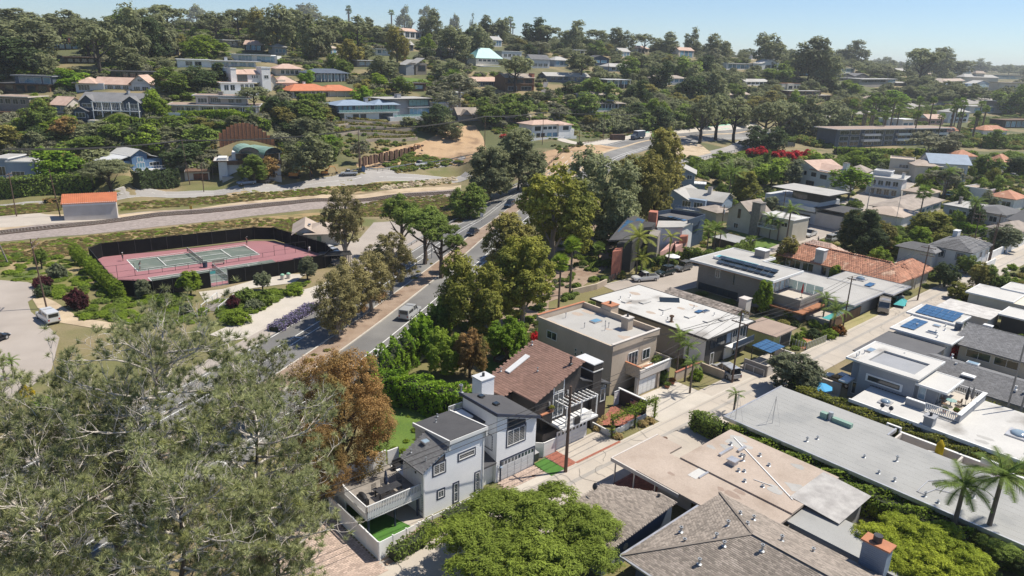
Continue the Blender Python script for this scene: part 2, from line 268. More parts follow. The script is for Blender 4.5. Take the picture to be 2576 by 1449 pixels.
# mesh helpers
def link(o,parent=None):
 COL.objects.link(o)
 if parent:o.parent=parent
 return o
def npmesh(name,V,Fs,k):
 me=bpy.data.meshes.new(name);V=np.asarray(V,np.float32);Fs=np.asarray(Fs,np.int32).reshape(-1,k)
 me.vertices.add(len(V));me.vertices.foreach_set('co',V.ravel())
 me.loops.add(Fs.size);me.loops.foreach_set('vertex_index',Fs.ravel())
 me.polygons.add(len(Fs));me.polygons.foreach_set('loop_start',np.arange(0,Fs.size,k,dtype=np.int32))
 me.update(calc_edges=True);return me
class MB:
 def __init__(s):s.v=[];s.f=[]
 def add(s,vs,fs):
  n=len(s.v);s.v+=[tuple(v)for v in vs];s.f+=[tuple(i+n for i in f)for f in fs];return s
 def box(s,x0,x1,y0,y1,z0,z1,R=None):
  vs=[(x,y,z)for z in(z0,z1)for y in(y0,y1)for x in(x0,x1)]
  if R:vs=[R@Vector(v)for v in vs]
  return s.add(vs,[(0,2,3,1),(4,5,7,6),(0,1,5,4),(2,6,7,3),(0,4,6,2),(1,3,7,5)])
 def prism(s,poly,z0,z1,top=None):
  n=len(poly);zf=z1 if callable(z1)else(lambda x,y:z1);zb=z0 if callable(z0)else(lambda x,y:z0)
  vs=[(x,y,zb(x,y))for x,y in poly]+[(x,y,zf(x,y))for x,y in poly]
  return s.add(vs,[tuple(range(n))[::-1],tuple(range(n,2*n))]+[(i,(i+1)%n,n+(i+1)%n,n+i)for i in range(n)])
 def face(s,*vs):return s.add(vs,[tuple(range(len(vs)))])
 def bar(s,a,b,w,h=None,up=(0,0,1)):
  a,b=Vector(a),Vector(b);d=(b-a).normalized();u=Vector(up)
  if abs(d.dot(u))>.98:u=Vector((1,0,0))
  x=d.cross(u).normalized()*w/2;y=x.cross(d).normalized()*(h or w)/2
  vs=[p+sx*x+sy*y for p in(a,b)for sx,sy in((-1,-1),(1,-1),(1,1),(-1,1))]
  return s.add(vs,[(0,1,2,3),(7,6,5,4),(0,4,5,1),(1,5,6,2),(2,6,7,3),(3,7,4,0)])
 def tube(s,pts,rads,n=6,cap=True):
  pts=[Vector(p)for p in pts];rings=[]
  if not hasattr(rads,'__len__'):rads=[rads]*len(pts)
  u=None
  for i,p in enumerate(pts):
   d=(pts[min(i+1,len(pts)-1)]-pts[max(i-1,0)]).normalized()
   if u is None or abs(d.dot(u))>.95:u=Vector((0,0,1))if abs(d.z)<.9 else Vector((1,0,0))
   x=d.cross(u).normalized();y=d.cross(x);u=y.cross(x)if False else u
   rings.append([p+(x*cos(2*pi*k/n)+y*sin(2*pi*k/n))*rads[i]for k in range(n)])
  vs=[v for r in rings for v in r];fs=[]
  for i in range(len(rings)-1):
   for k in range(n):fs.append((i*n+k,i*n+(k+1)%n,(i+1)*n+(k+1)%n,(i+1)*n+k))
  if cap:fs+=[tuple(range(n)),tuple(range((len(rings)-1)*n,len(rings)*n))[::-1]]
  return s.add(vs,fs)
 def cyl(s,x,y,z0,z1,r,r2=None,n=12):return s.tube([(x,y,z0),(x,y,z1)],[r,r if r2 is None else r2],n)
 def dome(s,x,y,z,rx,ry,rz,n=12,m=4):
  vs=[(x,y,z+rz)];fs=[]
  for j in range(1,m+1):
   a=pi/2*j/m
   vs+=[(x+rx*sin(a)*cos(2*pi*k/n),y+ry*sin(a)*sin(2*pi*k/n),z+rz*cos(a))for k in range(n)]
  for k in range(n):fs.append((0,1+k,1+(k+1)%n))
  for j in range(m-1):
   for k in range(n):a=1+j*n;fs.append((a+k,a+n+k,a+n+(k+1)%n,a+(k+1)%n))
  fs.append(tuple(range(1+(m-1)*n,1+m*n))[::-1]);return s.add(vs,fs)
 def mesh(s,name,m):
  me=bpy.data.meshes.new(name);me.from_pydata(s.v,[],s.f);me.materials.append(MATS[m]if isinstance(m,str)else m)
  me.validate();return me
 def build(s,name,m,parent=None,kind=None,smooth=False):
  me=s.mesh(name,m)
  bm=bmesh.new();bm.from_mesh(me);bmesh.ops.recalc_face_normals(bm,faces=bm.faces);bm.to_mesh(me);bm.free()
  if smooth:me.polygons.foreach_set('use_smooth',[True]*len(me.polygons))
  o=link(bpy.data.objects.new(name,me),parent)
  if kind:o['kind']=kind
  return o
THINGS=[]
LAND=[]
def tag(o,label,cat,group=None):
 o['label']=label;o['category']=cat
 if group:o['group']=group
 return o
def thing(name,label,cat,loc=(0,0,0),rz=0.,group=None):
 o=link(bpy.data.objects.new(name,None));o.empty_display_size=.5;o.location=loc;o.rotation_euler=(0,0,rz)
 return tag(o,label,cat,group)
def landmark(phrase,px,py):LAND.append((phrase,px,py))
# flat things laid on the ground
def inpoly(x,y,poly):
 c=False;n=len(poly)
 for i in range(n):
  x1,y1=poly[i];x2,y2=poly[i-1]
  if(y1>y)!=(y2>y)and x<(x2-x1)*(y-y1)/(y2-y1)+x1:c=not c
 return c
def drape_w(name,poly,m,dz=.04,step=None,kind='structure',parent=None):
 d=sum(hypot(x,y)for x,y in poly)/len(poly);step=step or max(1.2,d*.012)
 pts,n0=[],0;edges=[]
 for i in range(len(poly)):
  a,b=poly[i],poly[(i+1)%len(poly)];k=max(1,int(hypot(b[0]-a[0],b[1]-a[1])/step))
  pts+=[(a[0]+(b[0]-a[0])*t/k,a[1]+(b[1]-a[1])*t/k)for t in range(k)]
 edges=[(i,(i+1)%len(pts))for i in range(len(pts))];ring=list(pts)
 xs=[p[0]for p in poly];ys=[p[1]for p in poly]
 x=min(xs)+step*.5
 while x<max(xs):
  y=min(ys)+step*.5
  while y<max(ys):
   if inpoly(x,y,ring):pts.append((x,y))
   y+=step
  x+=step
 vs,_,fs,*_=delaunay_2d_cdt([Vector(p)for p in pts],edges,[],1,1e-4)
 me=bpy.data.meshes.new(name);me.from_pydata([(v.x,v.y,hz(v.x,v.y)+dz)for v in vs],[],fs);me.materials.append(MATS[m])
 bm=bmesh.new();bm.from_mesh(me);bmesh.ops.recalc_face_normals(bm,faces=bm.faces)
 if bm.faces and sum(f.normal.z for f in bm.faces)<0:bmesh.ops.reverse_faces(bm,faces=bm.faces)
 bm.to_mesh(me);bm.free()
 o=link(bpy.data.objects.new(name,me),parent);o['kind']=kind;return o
def drape(name,pxs,m,dz=.04,**k):return drape_w(name,[tuple(P(*p)[:2])for p in pxs],m,dz,**k)
def smooth_line(pts,step):
 pts=[Vector(p[:2])for p in pts];out=[]
 for i in range(len(pts)-1):
  p0,p1,p2,p3=pts[max(i-1,0)],pts[i],pts[i+1],pts[min(i+2,len(pts)-1)]
  k=max(1,int((p2-p1).length/step))
  for t in range(k):
   t/=k;out.append(.5*((2*p1)+(p2-p0)*t+(2*p0-5*p1+4*p2-p3)*t*t+(3*p1-p0-3*p2+p3)*t**3))
 return out+[pts[-1]]
def offset(line,d):
 out=[]
 for i,p in enumerate(line):
  t=(line[min(i+1,len(line)-1)]-line[max(i-1,0)]).normalized();out.append(p+Vector((t.y,-t.x))*d)
 return out
def ribbon(name,line,d0,d1,m,dz=.05,h=0.,kind='structure',parent=None,zline=None,nx=None):
 nx=nx or max(1,int(abs(d1-d0)/2.5));mb=MB();rows=[]
 offs=[offset(line,d0+(d1-d0)*k/nx)for k in range(nx+1)]
 z=lambda p,i:(zline[i]if zline else hz(p.x,p.y))+dz
 n=len(line);vs=[(o[i].x,o[i].y,z(o[i],i)+h)for i in range(n)for o in offs];w=nx+1
 fs=[(i*w+k,i*w+k+1,(i+1)*w+k+1,(i+1)*w+k)for i in range(n-1)for k in range(nx)]
 mb.add(vs,fs)
 if h>.02:
  for o,sgn in((offs[0],1),(offs[-1],-1)):
   vv=[(o[i].x,o[i].y,z(o[i],i)+h)for i in range(n)]+[(o[i].x,o[i].y,z(o[i],i)-.3)for i in range(n)]
   mb.add(vv,[(i,i+1,n+i+1,n+i)for i in range(n-1)])
 return mb.build(name,m,parent,kind)
 # terrain, one sheet to the horizon
GAz,GLr=np.meshgrid(AZ,LR,indexing='ij');GRr=np.exp(GLr)
V_=np.stack([np.sin(GAz)*GRr,np.cos(GAz)*GRr,ZG],-1).reshape(-1,3)
ii,jj=np.meshgrid(np.arange(NA-1),np.arange(NR-1),indexing='ij');b_=(ii*NR+jj).ravel()
F_=np.stack([b_,b_+NR,b_+NR+1,b_+1],-1)
me_=npmesh('terrain',V_,F_,4);me_.materials.append(MATS['base_ground']);me_.materials.append(MATS['hill_ground'])
zc_=(ZG[:-1,:-1]+ZG[1:,1:]).ravel()/2;rr_=GRr[:-1,:-1].ravel()
me_.polygons.foreach_set('material_index',((zc_>5)&(rr_>190)|(rr_>330)).astype(np.int32));me_.polygons.foreach_set('use_smooth',np.ones(len(F_),bool))
o_=link(bpy.data.objects.new('terrain',me_));o_['kind']='structure'
mbn=MB();mbn.prism([(-60,-60),(60,-60),(60,24),(-60,24)],-1.2,-.15);mbn.build('near_ground','base_ground',kind='structure')
# highway with its planted median
HW=[(-58,20),(-42,56),(-32.5,80),(-26.2,100),(-17.6,131),(-9.0,160),(-1.2,184),(8,209),(19,235)]
HW=[Vector(p)for p in HW]+[Vector(P(*q)[:2])for q in((1502,391),(1605,359),(1724,344),(1843,336),(1925,321))]
hw=smooth_line(HW,3.0)
ribbon('highway',hw,-11.0,9.3,'asphalt',.06)
ribbon('median',hw[:70],-1.7,1.9,'mulch',.10,.08)
far_med=hw[69:]
ribbon('median_strip',far_med,-.5,.7,'sand',.09,.06)
ribbon('kerb',hw[:70],1.9,2.15,'kerb',.10,.12);ribbon('kerb',hw[:70],-1.95,-1.7,'kerb',.10,.12)
ribbon('road_shoulder',hw[:95],-13.6,-10.9,'asphalt_old',.075)
for d in(6.3,7.6,-5.9,-7.3,-10.4):ribbon('road_line',hw,d-.09,d+.09,'paint',.085)
mbt=MB()
L_=0
for i in range(1,len(hw)):
 if i%5==2 and i<110:
  t=(hw[i]-hw[i-1]).normalized();n=Vector((t.y,-t.x))
  for a,b in((6.3,7.6),(-7.3,-5.9)):
   q=[hw[i]+n*a-t*.14,hw[i]+n*b-t*.14,hw[i]+n*b+t*.14,hw[i]+n*a+t*.14]
   mbt.face(*[(v.x,v.y,hz(v.x,v.y)+.09)for v in q])
mbt.build('road_marking','paint',kind='structure')
ribbon('green_bike_lane',hw[105:150],-11.6,-9.6,'paint_green',.085)
ribbon('green_bike_lane',hw[112:165],-7.2,-6.0,'paint_green',.088)
def road(name,pxs,w,m,dz=.05,step=3.,kerb=False,line=None):
 l=smooth_line([P(*p)for p in pxs],step);ribbon(name,l,-w/2,w/2,m,dz)
 if kerb:
  ribbon('kerb',l,-w/2-.25,-w/2,'kerb',.06,.1);ribbon('kerb',l,w/2,w/2+.25,'kerb',.06,.1)
 if line:
  for d in line:ribbon('road_line',l,d-.08,d+.08,'paint',dz+.02)
 return l
road('frontage_road',[(-60,523),(100,514),(250,504),(420,490),(600,477),(800,461),(1000,446),(1180,437)],7.5,'asphalt_far',.06,line=(-3.6,3.6,0))
road('coast_lane',[(850,446),(950,434),(1060,418),(1150,405),(1230,390)],4.2,'asphalt_far',.07)
road('hill_lane',[(1400,347),(1460,362),(1500,360),(1560,349),(1650,336),(1780,325),(1900,312)],6,'concrete_light',.09)
road('distant_road',[(2030,306),(2080,299),(2140,291),(2200,284),(2270,275),(2330,265),(2420,258),(2480,250),(2530,243)],15,'asphalt_far',.12)
road('side_road',[(1700,408),(1780,391),(1850,373),(1890,355),(1940,345)],8,'asphalt_far',.07)
rs_=road('residential_street',[(1560,738),(1640,718),(1720,700),(1790,668),(1850,640),(1960,610),(2060,575),(2130,530),(2190,500),(2230,478),(2270,455)],9.5,'asphalt_old',.05,kerb=True)
AL=[(820,1560),(1050,1395),(1330,1225),(1440,1200),(1560,1140),(1700,1060),(1850,975),(1960,905),(2060,865),(2170,822),(2330,748),(2420,705),(2520,655),(2640,600)]
_nb=lambda u,v:Vector((7.1357+.7417*u+.6707*v,67.9429+.6707*u-.7417*v))
al=smooth_line([_nb(u,0 if u<100 else(u-100)*.02)for u in range(-60,221,20)],2.5)
ribbon('alley',al,0,5.2,'concrete',.05)
drape_w('driveway',[tuple(_nb(*q))for q in((-60,5),(-60,9),(18,9),(18,5))],'concrete',.045)
ribbon('alley_gutter',al,.28,.42,'concrete_worn',.062)
ribbon('alley_patch',al[20:60],1.9,2.4,'concrete_worn',.062)
ribbon('alley_patch',al[60:110],2.3,2.6,'concrete_worn',.062)
ribbon('alley_edge',al,-.3,0,'concrete_light',.065)
for k_ in range(0,len(al)-1,2):
 p_,q_=al[k_],al[k_+1];t_=(q_-p_).normalized();n_v=Vector((t_.y,-t_.x));MB().face(*[(v.x,v.y,hz(v.x,v.y)+.061)for v in(p_+n_v*.5,p_+n_v*5.1,p_+n_v*5.1+t_*.05,p_+n_v*.5+t_*.05)]).build('alley_joint','concrete_worn',kind='structure')
drape('cul_de_sac',[(-150,700),(60,706),(92,720),(100,740),(70,760),(78,785),(115,815),(150,850),(130,930),(60,990),(-150,1100)],'asphalt_old',.05)
drape('pavement',[(80,750),(100,742),(140,760),(200,800),(330,820),(330,832),(230,825),(150,812),(95,775)],'sand',.06)
drape('footpath',[(700,745),(790,722),(830,705),(830,740),(760,775),(640,850),(560,860),(560,835)],'concrete_light',.06)
l_=smooth_line([P(560,850),P(640,812),(P(720,772)),P(790,738),P(850,715)],2)
ribbon('footpath',l_,-2.6,2.6,'concrete_light',.08)
drape('court_path',[(500,735),(560,728),(640,705),(730,690),(770,690),(740,712),(640,725),(560,742),(545,760),(515,760)],'concrete_light',.07)
drape('car_park',[(790,640),(905,600),(940,560),(1010,555),(1075,590),(1060,640),(1000,690),(880,690)],'asphalt_old',.05)
drape('ballast_bed',[(-80,612),(-80,577),(120,556),(330,536),(560,520),(800,497),(1000,482),(1160,472),(1160,497),(990,512),(860,525),(640,543),(400,570),(200,592)],'ballast',.05)
drape('sand_strip',[(-60,566),(90,540),(160,540),(300,548),(560,515),(810,490),(1160,466),(1160,474),(800,499),(520,524),(300,541),(0,580)],'sand',.07)
drape('concrete_pad',[(-60,548),(100,537),(160,549),(300,545),(310,551),(100,566),(-60,575)],'concrete',.09)
for q,m in(([(-60,620),(150,600),(420,572),(640,548),(800,535),(860,545),(760,560),(700,575),(560,575),(350,612),(200,640),(100,660),(-60,660)],'verge_dry'),([(-60,640),(100,645),(200,640),(240,700),(200,760),(130,740),(90,712),(-60,700)],'verge'),([(300,532),(560,512),(830,487),(1150,462),(1160,446),(1000,455),(800,470),(560,490),(300,512)],'verge'),([(0,540),(150,530),(150,510),(0,520)],'verge'),([(1500,520),(1560,540),(1530,600),(1560,640),(1520,680),(1440,740),(1380,760),(1330,700),(1400,600)],'mulch'),([(1180,760),(1380,740),(1380,900),(1240,900),(1150,820)],'mulch'),([(640,850),(700,770),(830,720),(840,745),(700,850),(620,900)],'lawn_dry')):
 drape('planted_verge',q,m,.055)
drape('dirt_slope',[(895,412),(920,398),(1000,370),(1060,358),(1100,340),(1150,318),(1195,315),(1215,345),(1225,380),(1200,398),(1100,405),(1000,418),(900,430)],'dirt_cut',.12)
drape('dirt_bank',[(1510,365),(1560,372),(1480,400),(1370,450),(1355,430),(1355,385),(1420,372)],'dirt_cut',.1)
drape('dirt_bank',[(1690,360),(1760,362),(1790,385),(1720,402),(1650,400),(1650,378)],'sand',.12)
drape('cliff_face',[(1540,280),(1600,278),(1620,300),(1600,322),(1560,318),(1530,300)],'cliff',.3)
drape('cliff_face',[(2340,235),(2420,225),(2440,245),(2350,262),(2320,262)],'cliff',.3)
drape('cliff_face',[(1350,235),(1420,235),(1480,225),(1500,250),(1430,262),(1350,255)],'cliff',.3)
for q in([(520,312),(590,318),(640,330),(560,350),(520,345)],[(1410,320),(1440,285),(1520,283),(1530,310),(1470,330)],[(233,200),(300,195),(330,203),(240,205)],[(985,215),(1010,195),(1100,205),(1060,225)],[(995,280),(1030,300),(1020,312),(1000,305)],[(1700,420),(1780,405),(1810,395),(1870,392),(1850,415),(1760,425)],[(1640,330),(1700,320),(1690,340),(1640,348)],[(2130,280),(2200,262),(2210,272),(2140,288)],[(480,345),(540,320),(545,345),(500,380)]):
 drape('grass_slope',q,'lawn',.15)
drape('lawn',[(975,960),(1100,1000),(1090,1100),(1010,1180),(960,1180),(930,1100)],'lawn',.05)
drape('lawn',[(1200,920),(1260,880),(1330,900),(1300,960),(1230,960)],'lawn',.06)
drape('lawn',[(1760,650),(1850,565),(1950,572),(2020,575),(1990,600),(1900,640),(1820,660)],'lawn',.055)
drape('dry_lot',[(2090,512),(2180,505),(2200,520),(2300,508),(2330,540),(2200,560),(2110,540)],'sand',.045)
drape_w('terrace_ground',[tuple(_nb(*q))for q in((15.8,-6.2),(27,-6.2),(27,.1),(15.8,.1))],'concrete_light',.07)
drape_w('driveway',[tuple(_nb(*q))for q in((33.2,-6),(38.5,-6),(38.5,.1),(27,.1),(27,-2.4),(33.2,-2.4))],'concrete',.055)
drape_w('driveway',[tuple(_nb(*q))for q in((.9,-3.6),(8.2,-3.6),(8.2,-.35),(.9,-.35))],'concrete',.075)
drape_w('driveway',[tuple(_nb(*q))for q in((56,-2.2),(82,-2.2),(82,-.3),(56,-.3))],'lawn_dry',.07)
drape_w('driveway',[tuple(_nb(*q))for q in((-8.4,-.9),(-3.1,-.9),(-3.1,.1),(-8.4,.1))],'concrete_light',.07)
drape('yard',[(2380,620),(2500,560),(2640,540),(2640,640),(2480,700),(2400,720)],'concrete',.04)
drape_w('planting_strip',[tuple(_nb(*q))for q in((-24,.1),(-18.9,-1.7),(-10.6,-1.9),(-9,-.4),(-9,.1),(-18,.6),(-24,1))],'mulch',.06)
rl=smooth_line([P(*q)for q in((-120,600),(0,587),(160,570),(400,541),(640,520),(830,504),(1000,494),(1160,482))],2.)
ribbon('track_bed',rl,-1.9,1.9,'ballast_brown',.12,.15)
sl_=smooth_line(rl,.62)
mb=MB()
for i in range(0,len(rl)-1):
 for k in(0,1,2):
  a=rl[i].lerp(rl[i+1],k/3);t=(rl[i+1]-rl[i]).normalized();n=Vector((t.y,-t.x));z=hz(a.x,a.y)+.32
  mb.bar((*(a-n*1.25),z),(*(a+n*1.25),z),.24,.1)
mb.build('railway_sleepers','wood_grey',kind='stuff')
for d in(-.72,.72):
 ribbon('rail',rl,d-.06,d+.06,'rail_steel',.37,.12)
 # tennis courts
def bil(q,u,v):return(q[0]*(1-u)+q[1]*u)*(1-v)+(q[3]*(1-u)+q[2]*u)*v
ca=PZ(319,654.3,0);cbv=PZ(613.9,616.3,0)
cu=(cbv-ca).normalized();cv=Vector((cu.y,-cu.x,0))
def ct(u,v):p=ca+cu*u+cv*v;return(p.x,p.y)
FEN=[(224,600),(258,588)]
drape_w('court_surface',[ct(-3.5,-4.8),ct(27.5,-3.6),ct(31,-1),ct(35,18),ct(34,23),ct(31,26.4),ct(-1,27.0),ct(-6,23),ct(-6,-2)],'court_red',.09,3)
CW=9.9
def court(u0,v0,Lc=23.77,Wc=CW,name='court'):
 drape_w('court_green_area',[ct(u0,v0),ct(u0+Lc,v0),ct(u0+Lc,v0+Wc),ct(u0,v0+Wc)],'court_green',.098,4)
 mb=MB()
 def ln(a,b,w=.07):
  a,b=Vector(ct(*a)),Vector(ct(*b));t=(b-a).normalized()*w;n=Vector((t.y,-t.x))
  mb.face(*[(v.x,v.y,.106)for v in(a-t-n,b+t-n,b+t+n,a-t+n)])
 s=Wc*.125
 ln((u0,v0),(u0+Lc,v0));ln((u0,v0+Wc),(u0+Lc,v0+Wc));ln((u0,v0),(u0,v0+Wc),.09);ln((u0+Lc,v0),(u0+Lc,v0+Wc),.09)
 ln((u0,v0+s),(u0+Lc,v0+s));ln((u0,v0+Wc-s),(u0+Lc,v0+Wc-s))
 m=Lc/2
 ln((u0+m-6.4,v0+s),(u0+m-6.4,v0+Wc-s));ln((u0+m+6.4,v0+s),(u0+m+6.4,v0+Wc-s));ln((u0+m-6.4,v0+Wc/2),(u0+m+6.4,v0+Wc/2))
 mb.build('court_lines','paint',kind='structure')
court(0,0);court(0.7,15.2,23.77,9.4)
# houses: local u along the front, v towards the alley or viewer
NBO=Vector((7.1357,67.9429));NBD=Vector((.7417,.6707));NBN=Vector((.6707,-.7417))
def NB(u,v,z=0.):p=NBO+NBD*u+NBN*v;return Vector((p.x,p.y,z))
_wc={};FOOT=[]
class House:
 def __init__(s,name,label,cat='house',o=(0,0),z0=0.,fr=None,lm=None,group=None):
  s.u0,s.v0=o;s.z0=z0
  if fr is None:loc=NB(*o,z0);rz=atan2(NBD.y,NBD.x)
  else:loc=Vector((fr[0],fr[1],z0));rz=fr[2];s.u0=s.v0=0
  s.e=thing(name,label,cat,loc,rz,group);s.near=fr is None
  s.M=Matrix.Translation(loc)@Matrix.Rotation(rz,4,'Z')
 def l(s,u,v,z):return Vector((u-s.u0,-(v-s.v0),z-(s.z0 if not s.near else 0)))
 def fp(s,face,at,a,z,out=0.):
  return{'v+':lambda:s.l(a,at+out,z),'v-':lambda:s.l(a,at-out,z),'u+':lambda:s.l(at+out,a,z),'u-':lambda:s.l(at-out,a,z)}[face]()
 def foot(s,u0,u1,v0,v1,g=.9):FOOT.append([(q.x,q.y)for q in(s.M@s.l(u,v,0)for u,v in((u0-g,v0-g),(u1+g,v0-g),(u1+g,v1+g),(u0-g,v1+g)))])
 def box(s,name,u0,u1,v0,v1,z0,z1,m,parent=None,kind=None):
  a,b=s.l(u0,v0,z0),s.l(u1,v1,z1);mb=MB()
  mb.box(min(a.x,b.x),max(a.x,b.x),min(a.y,b.y),max(a.y,b.y),min(a.z,b.z),max(a.z,b.z))
  return mb.build(name,m,parent or s.e,kind)
 def blk(s,u0,u1,v0,v1,z0,zs,m,name='wall',parent=None):
  s.foot(u0,u1,v0,v1)
  if not hasattr(zs,'__len__'):return s.box(name,u0,u1,v0,v1,z0,zs,m,parent)
  q=[(u0,v0),(u1,v0),(u1,v1),(u0,v1)]
  vs=[s.l(u,v,z0)for u,v in q]+[s.l(q[i][0],q[i][1],zs[i])for i in range(4)]
  return MB().add(vs,[(0,1,2,3),(7,6,5,4)]+[(i,(i+1)%4,4+(i+1)%4,4+i)for i in range(4)]).build(name,m,parent or s.e)
 def plane(s,pts,m,th=.18,tab=None,name='roof',parent=None,raw=False,near=False,piece='shingle'):
  P3=[p if raw else s.l(*p)for p in pts];n=len(P3)
  nn=(P3[1]-P3[0]).cross(P3[2]-P3[0]).normalized()
  if nn.z<0:P3=P3[::-1];nn=-nn
  dn=Vector((0,0,-th))
  mb=MB().add(P3+[p+dn for p in P3],[tuple(range(n)),tuple(range(n,2*n))[::-1]]+[(i,(i+1)%n,n+(i+1)%n,n+i)for i in range(n)])
  o=mb.build(name,m,parent or s.e)
  if tab:
   w,h,fold=tab[:3];b=Vector((0,0,1))-nn*nn.z
   b=b.normalized()if b.length>.02 else Vector((1,0,0));a=b.cross(nn).normalized();O=P3[0]
   st=[((p-O).dot(a),(p-O).dot(b))for p in P3];s0,s1=min(x for x,_ in st),max(x for x,_ in st);t0,t1=min(y for _,y in st),max(y for _,y in st)
   cells=[];t=t0;k=0
   while t<t1:
    x=s0-(k%2)*w/2
    while x<s1:
     if inpoly(x+w/2,t+h/2,st):cells.append((x,t,k))
     x+=w
    t+=h;k+=1
   def tabv(x,t,ww):
    f=lambda u,v,d:O+a*u+b*v+nn*d
    if fold:return[f(x,t,.012),f(x+ww/2,t,.07),f(x+ww,t,.012),f(x,t+h*1.06,.006),f(x+ww/2,t+h*1.06,.05),f(x+ww,t+h*1.06,.006)],[(0,1,4,3),(1,2,5,4),(0,2,1)]
    return[f(x,t,.004),f(x+ww,t,.004),f(x+ww,t,.028),f(x,t,.028),f(x+ww,t+h,.006),f(x,t+h,.006)],[(0,1,2,3),(3,2,4,5)]
   rnd=random.Random(len(cells));camL=s.M.inverted()@Vector((0,0,CAMZ))
   if near:
    def vis(c):
     q=O+a*(c[0]+w/2)+b*(c[1]+h/2);X,Y=proj(s.M@q);return(0 if-20<X<2600 and Y<1460 else 1000)+(q-camL).length
    cells.sort(key=vis);own,rest=cells[:300],cells[300:]
    v0,f0=[],[]
    vv,ff=tabv(0,0,w*.97);vv=[v-O for v in vv];me=MB().add(vv,ff).mesh(piece,m)
    for x,t,k in own:
     q=bpy.data.objects.new(piece,me);COL.objects.link(q);q.parent=o;q.location=O+a*x+b*t+nn*(.001*(k%2))
   else:rest=cells
   V,Fq=[],[]
   for x,t,k in rest:
    ww=w*rnd.uniform(.82,.99);vv,ff=tabv(x,t+rnd.uniform(0,.02),ww);nb=len(V);V+=vv;Fq+=[tuple(i+nb for i in f)for f in ff]
   me=bpy.data.meshes.new(piece);me.from_pydata(V,[],Fq);me.materials.append(MATS[m]if isinstance(m,str)else m)
   q=link(bpy.data.objects.new(piece+'s',me),o);q['kind']='stuff'
  return o
 def flat(s,u0,u1,v0,v1,z,m,over=.3,th=.25,edge=None,par=0.):
  u0-=over;u1+=over;v0-=over;v1+=over
  o=s.box('roof',u0,u1,v0,v1,z,z+th,m)
  if edge:
   e=.16;h=th+max(par,.05);mb=MB()
   for a,b,c,d in((u0-e,u1+e,v0-e,v0),(u0-e,u1+e,v1,v1+e),(u0-e,u0,v0,v1),(u1,u1+e,v0,v1)):
    p,q=s.l(a,c,z-.02),s.l(b,d,z+h);mb.box(min(p.x,q.x),max(p.x,q.x),min(p.y,q.y),max(p.y,q.y),p.z,q.z)
   mb.build('parapet' if par else 'roof_edge',edge,o)
  return o
 def gable(s,u0,u1,v0,v1,z,zr,m,ax='u',over=.4,wall=None,tab=None,th=.15,**k):
  if wall:
   if ax=='u':mm=(v0+v1)/2;T=[[(u,v0,z),(u,v1,z),(u,mm,zr-.05)]for u in(u0,u1)]
   else:mm=(u0+u1)/2;T=[[(u0,v,z),(u1,v,z),(mm,v,zr-.05)]for v in(v0,v1)]
   a,b=[[s.l(*p)for p in t]for t in T]
   MB().add(a+b,[(0,1,2),(5,4,3),(0,3,4,1),(1,4,5,2),(2,5,3,0)]).build('gable_wall',wall,s.e)
  if ax=='u':
   mm=(v0+v1)/2;sl=(zr-z)/(mm-v0);zo=z-sl*over
   s.plane([(u0-over,v1+over,zo),(u1+over,v1+over,zo),(u1+over,mm,zr),(u0-over,mm,zr)],m,th,tab,**k)
   s.plane([(u0-over,v0-over,zo),(u1+over,v0-over,zo),(u1+over,mm,zr),(u0-over,mm,zr)],m,th,tab)
  else:
   mm=(u0+u1)/2;sl=(zr-z)/(mm-u0);zo=z-sl*over
   s.plane([(u0-over,v0-over,zo),(u0-over,v1+over,zo),(mm,v1+over,zr),(mm,v0-over,zr)],m,th,tab,**k)
   s.plane([(u1+over,v0-over,zo),(u1+over,v1+over,zo),(mm,v1+over,zr),(mm,v0-over,zr)],m,th,tab,**k)
 def hip(s,u0,u1,v0,v1,z,zr,m,over=.5,tab=None,th=.15,inset=None,**k):
  u0-=over;u1+=over;v0-=over;v1+=over
  if u1-u0>=v1-v0:
   i=inset or(v1-v0)/2;mm=(v0+v1)/2;a,b=(u0+i,mm),(u1-i,mm)
   s.plane([(u0,v1,z),(u1,v1,z),(*b,zr),(*a,zr)],m,th,tab,**k);s.plane([(u0,v0,z),(u1,v0,z),(*b,zr),(*a,zr)],m,th,tab)
   s.plane([(u0,v0,z),(u0,v1,z),(*a,zr)],m,th,tab);s.plane([(u1,v0,z),(u1,v1,z),(*b,zr)],m,th,tab)
  else:
   i=inset or(u1-u0)/2;mm=(u0+u1)/2;a,b=(mm,v0+i),(mm,v1-i)
   s.plane([(u0,v0,z),(u0,v1,z),(*b,zr),(*a,zr)],m,th,tab);s.plane([(u1,v0,z),(u1,v1,z),(*b,zr),(*a,zr)],m,th,tab)
   s.plane([(u0,v0,z),(u1,v0,z),(*a,zr)],m,th,tab);s.plane([(u0,v1,z),(u1,v1,z),(*b,zr)],m,th,tab,**k)
 def win(s,face,at,a0,a1,z0,z1,nu=2,nz=1,m='white',g='glass',out=.05,fw=None,name='window',trim=None,parent=None):
  w,h=round(a1-a0,2),round(z1-z0,2);f=fw or min(.09,w*.09+.02);key=(w,h,nu,nz,m,g,out,f)
  if key not in _wc:
   mb=MB();mb.box(0,w,-out,.02,0,f);mb.box(0,w,-out,.02,h-f,h);mb.box(0,f,-out,.02,f,h-f);mb.box(w-f,w,-out,.02,f,h-f)
   for i in range(1,nu):x=w*i/nu;mb.box(x-f*.35,x+f*.35,-out*.8,.01,f,h-f)
   for i in range(1,nz):z=h*i/nz;mb.box(f,w-f,-out*.75,.008,z-f*.35,z+f*.35)
   me=mb.build('window',m);pn=MB().box(f,w-f,-.012,.005,f,h-f).build('pane',g)
   _wc[key]=(me.data,pn.data);bpy.data.objects.remove(me);bpy.data.objects.remove(pn)
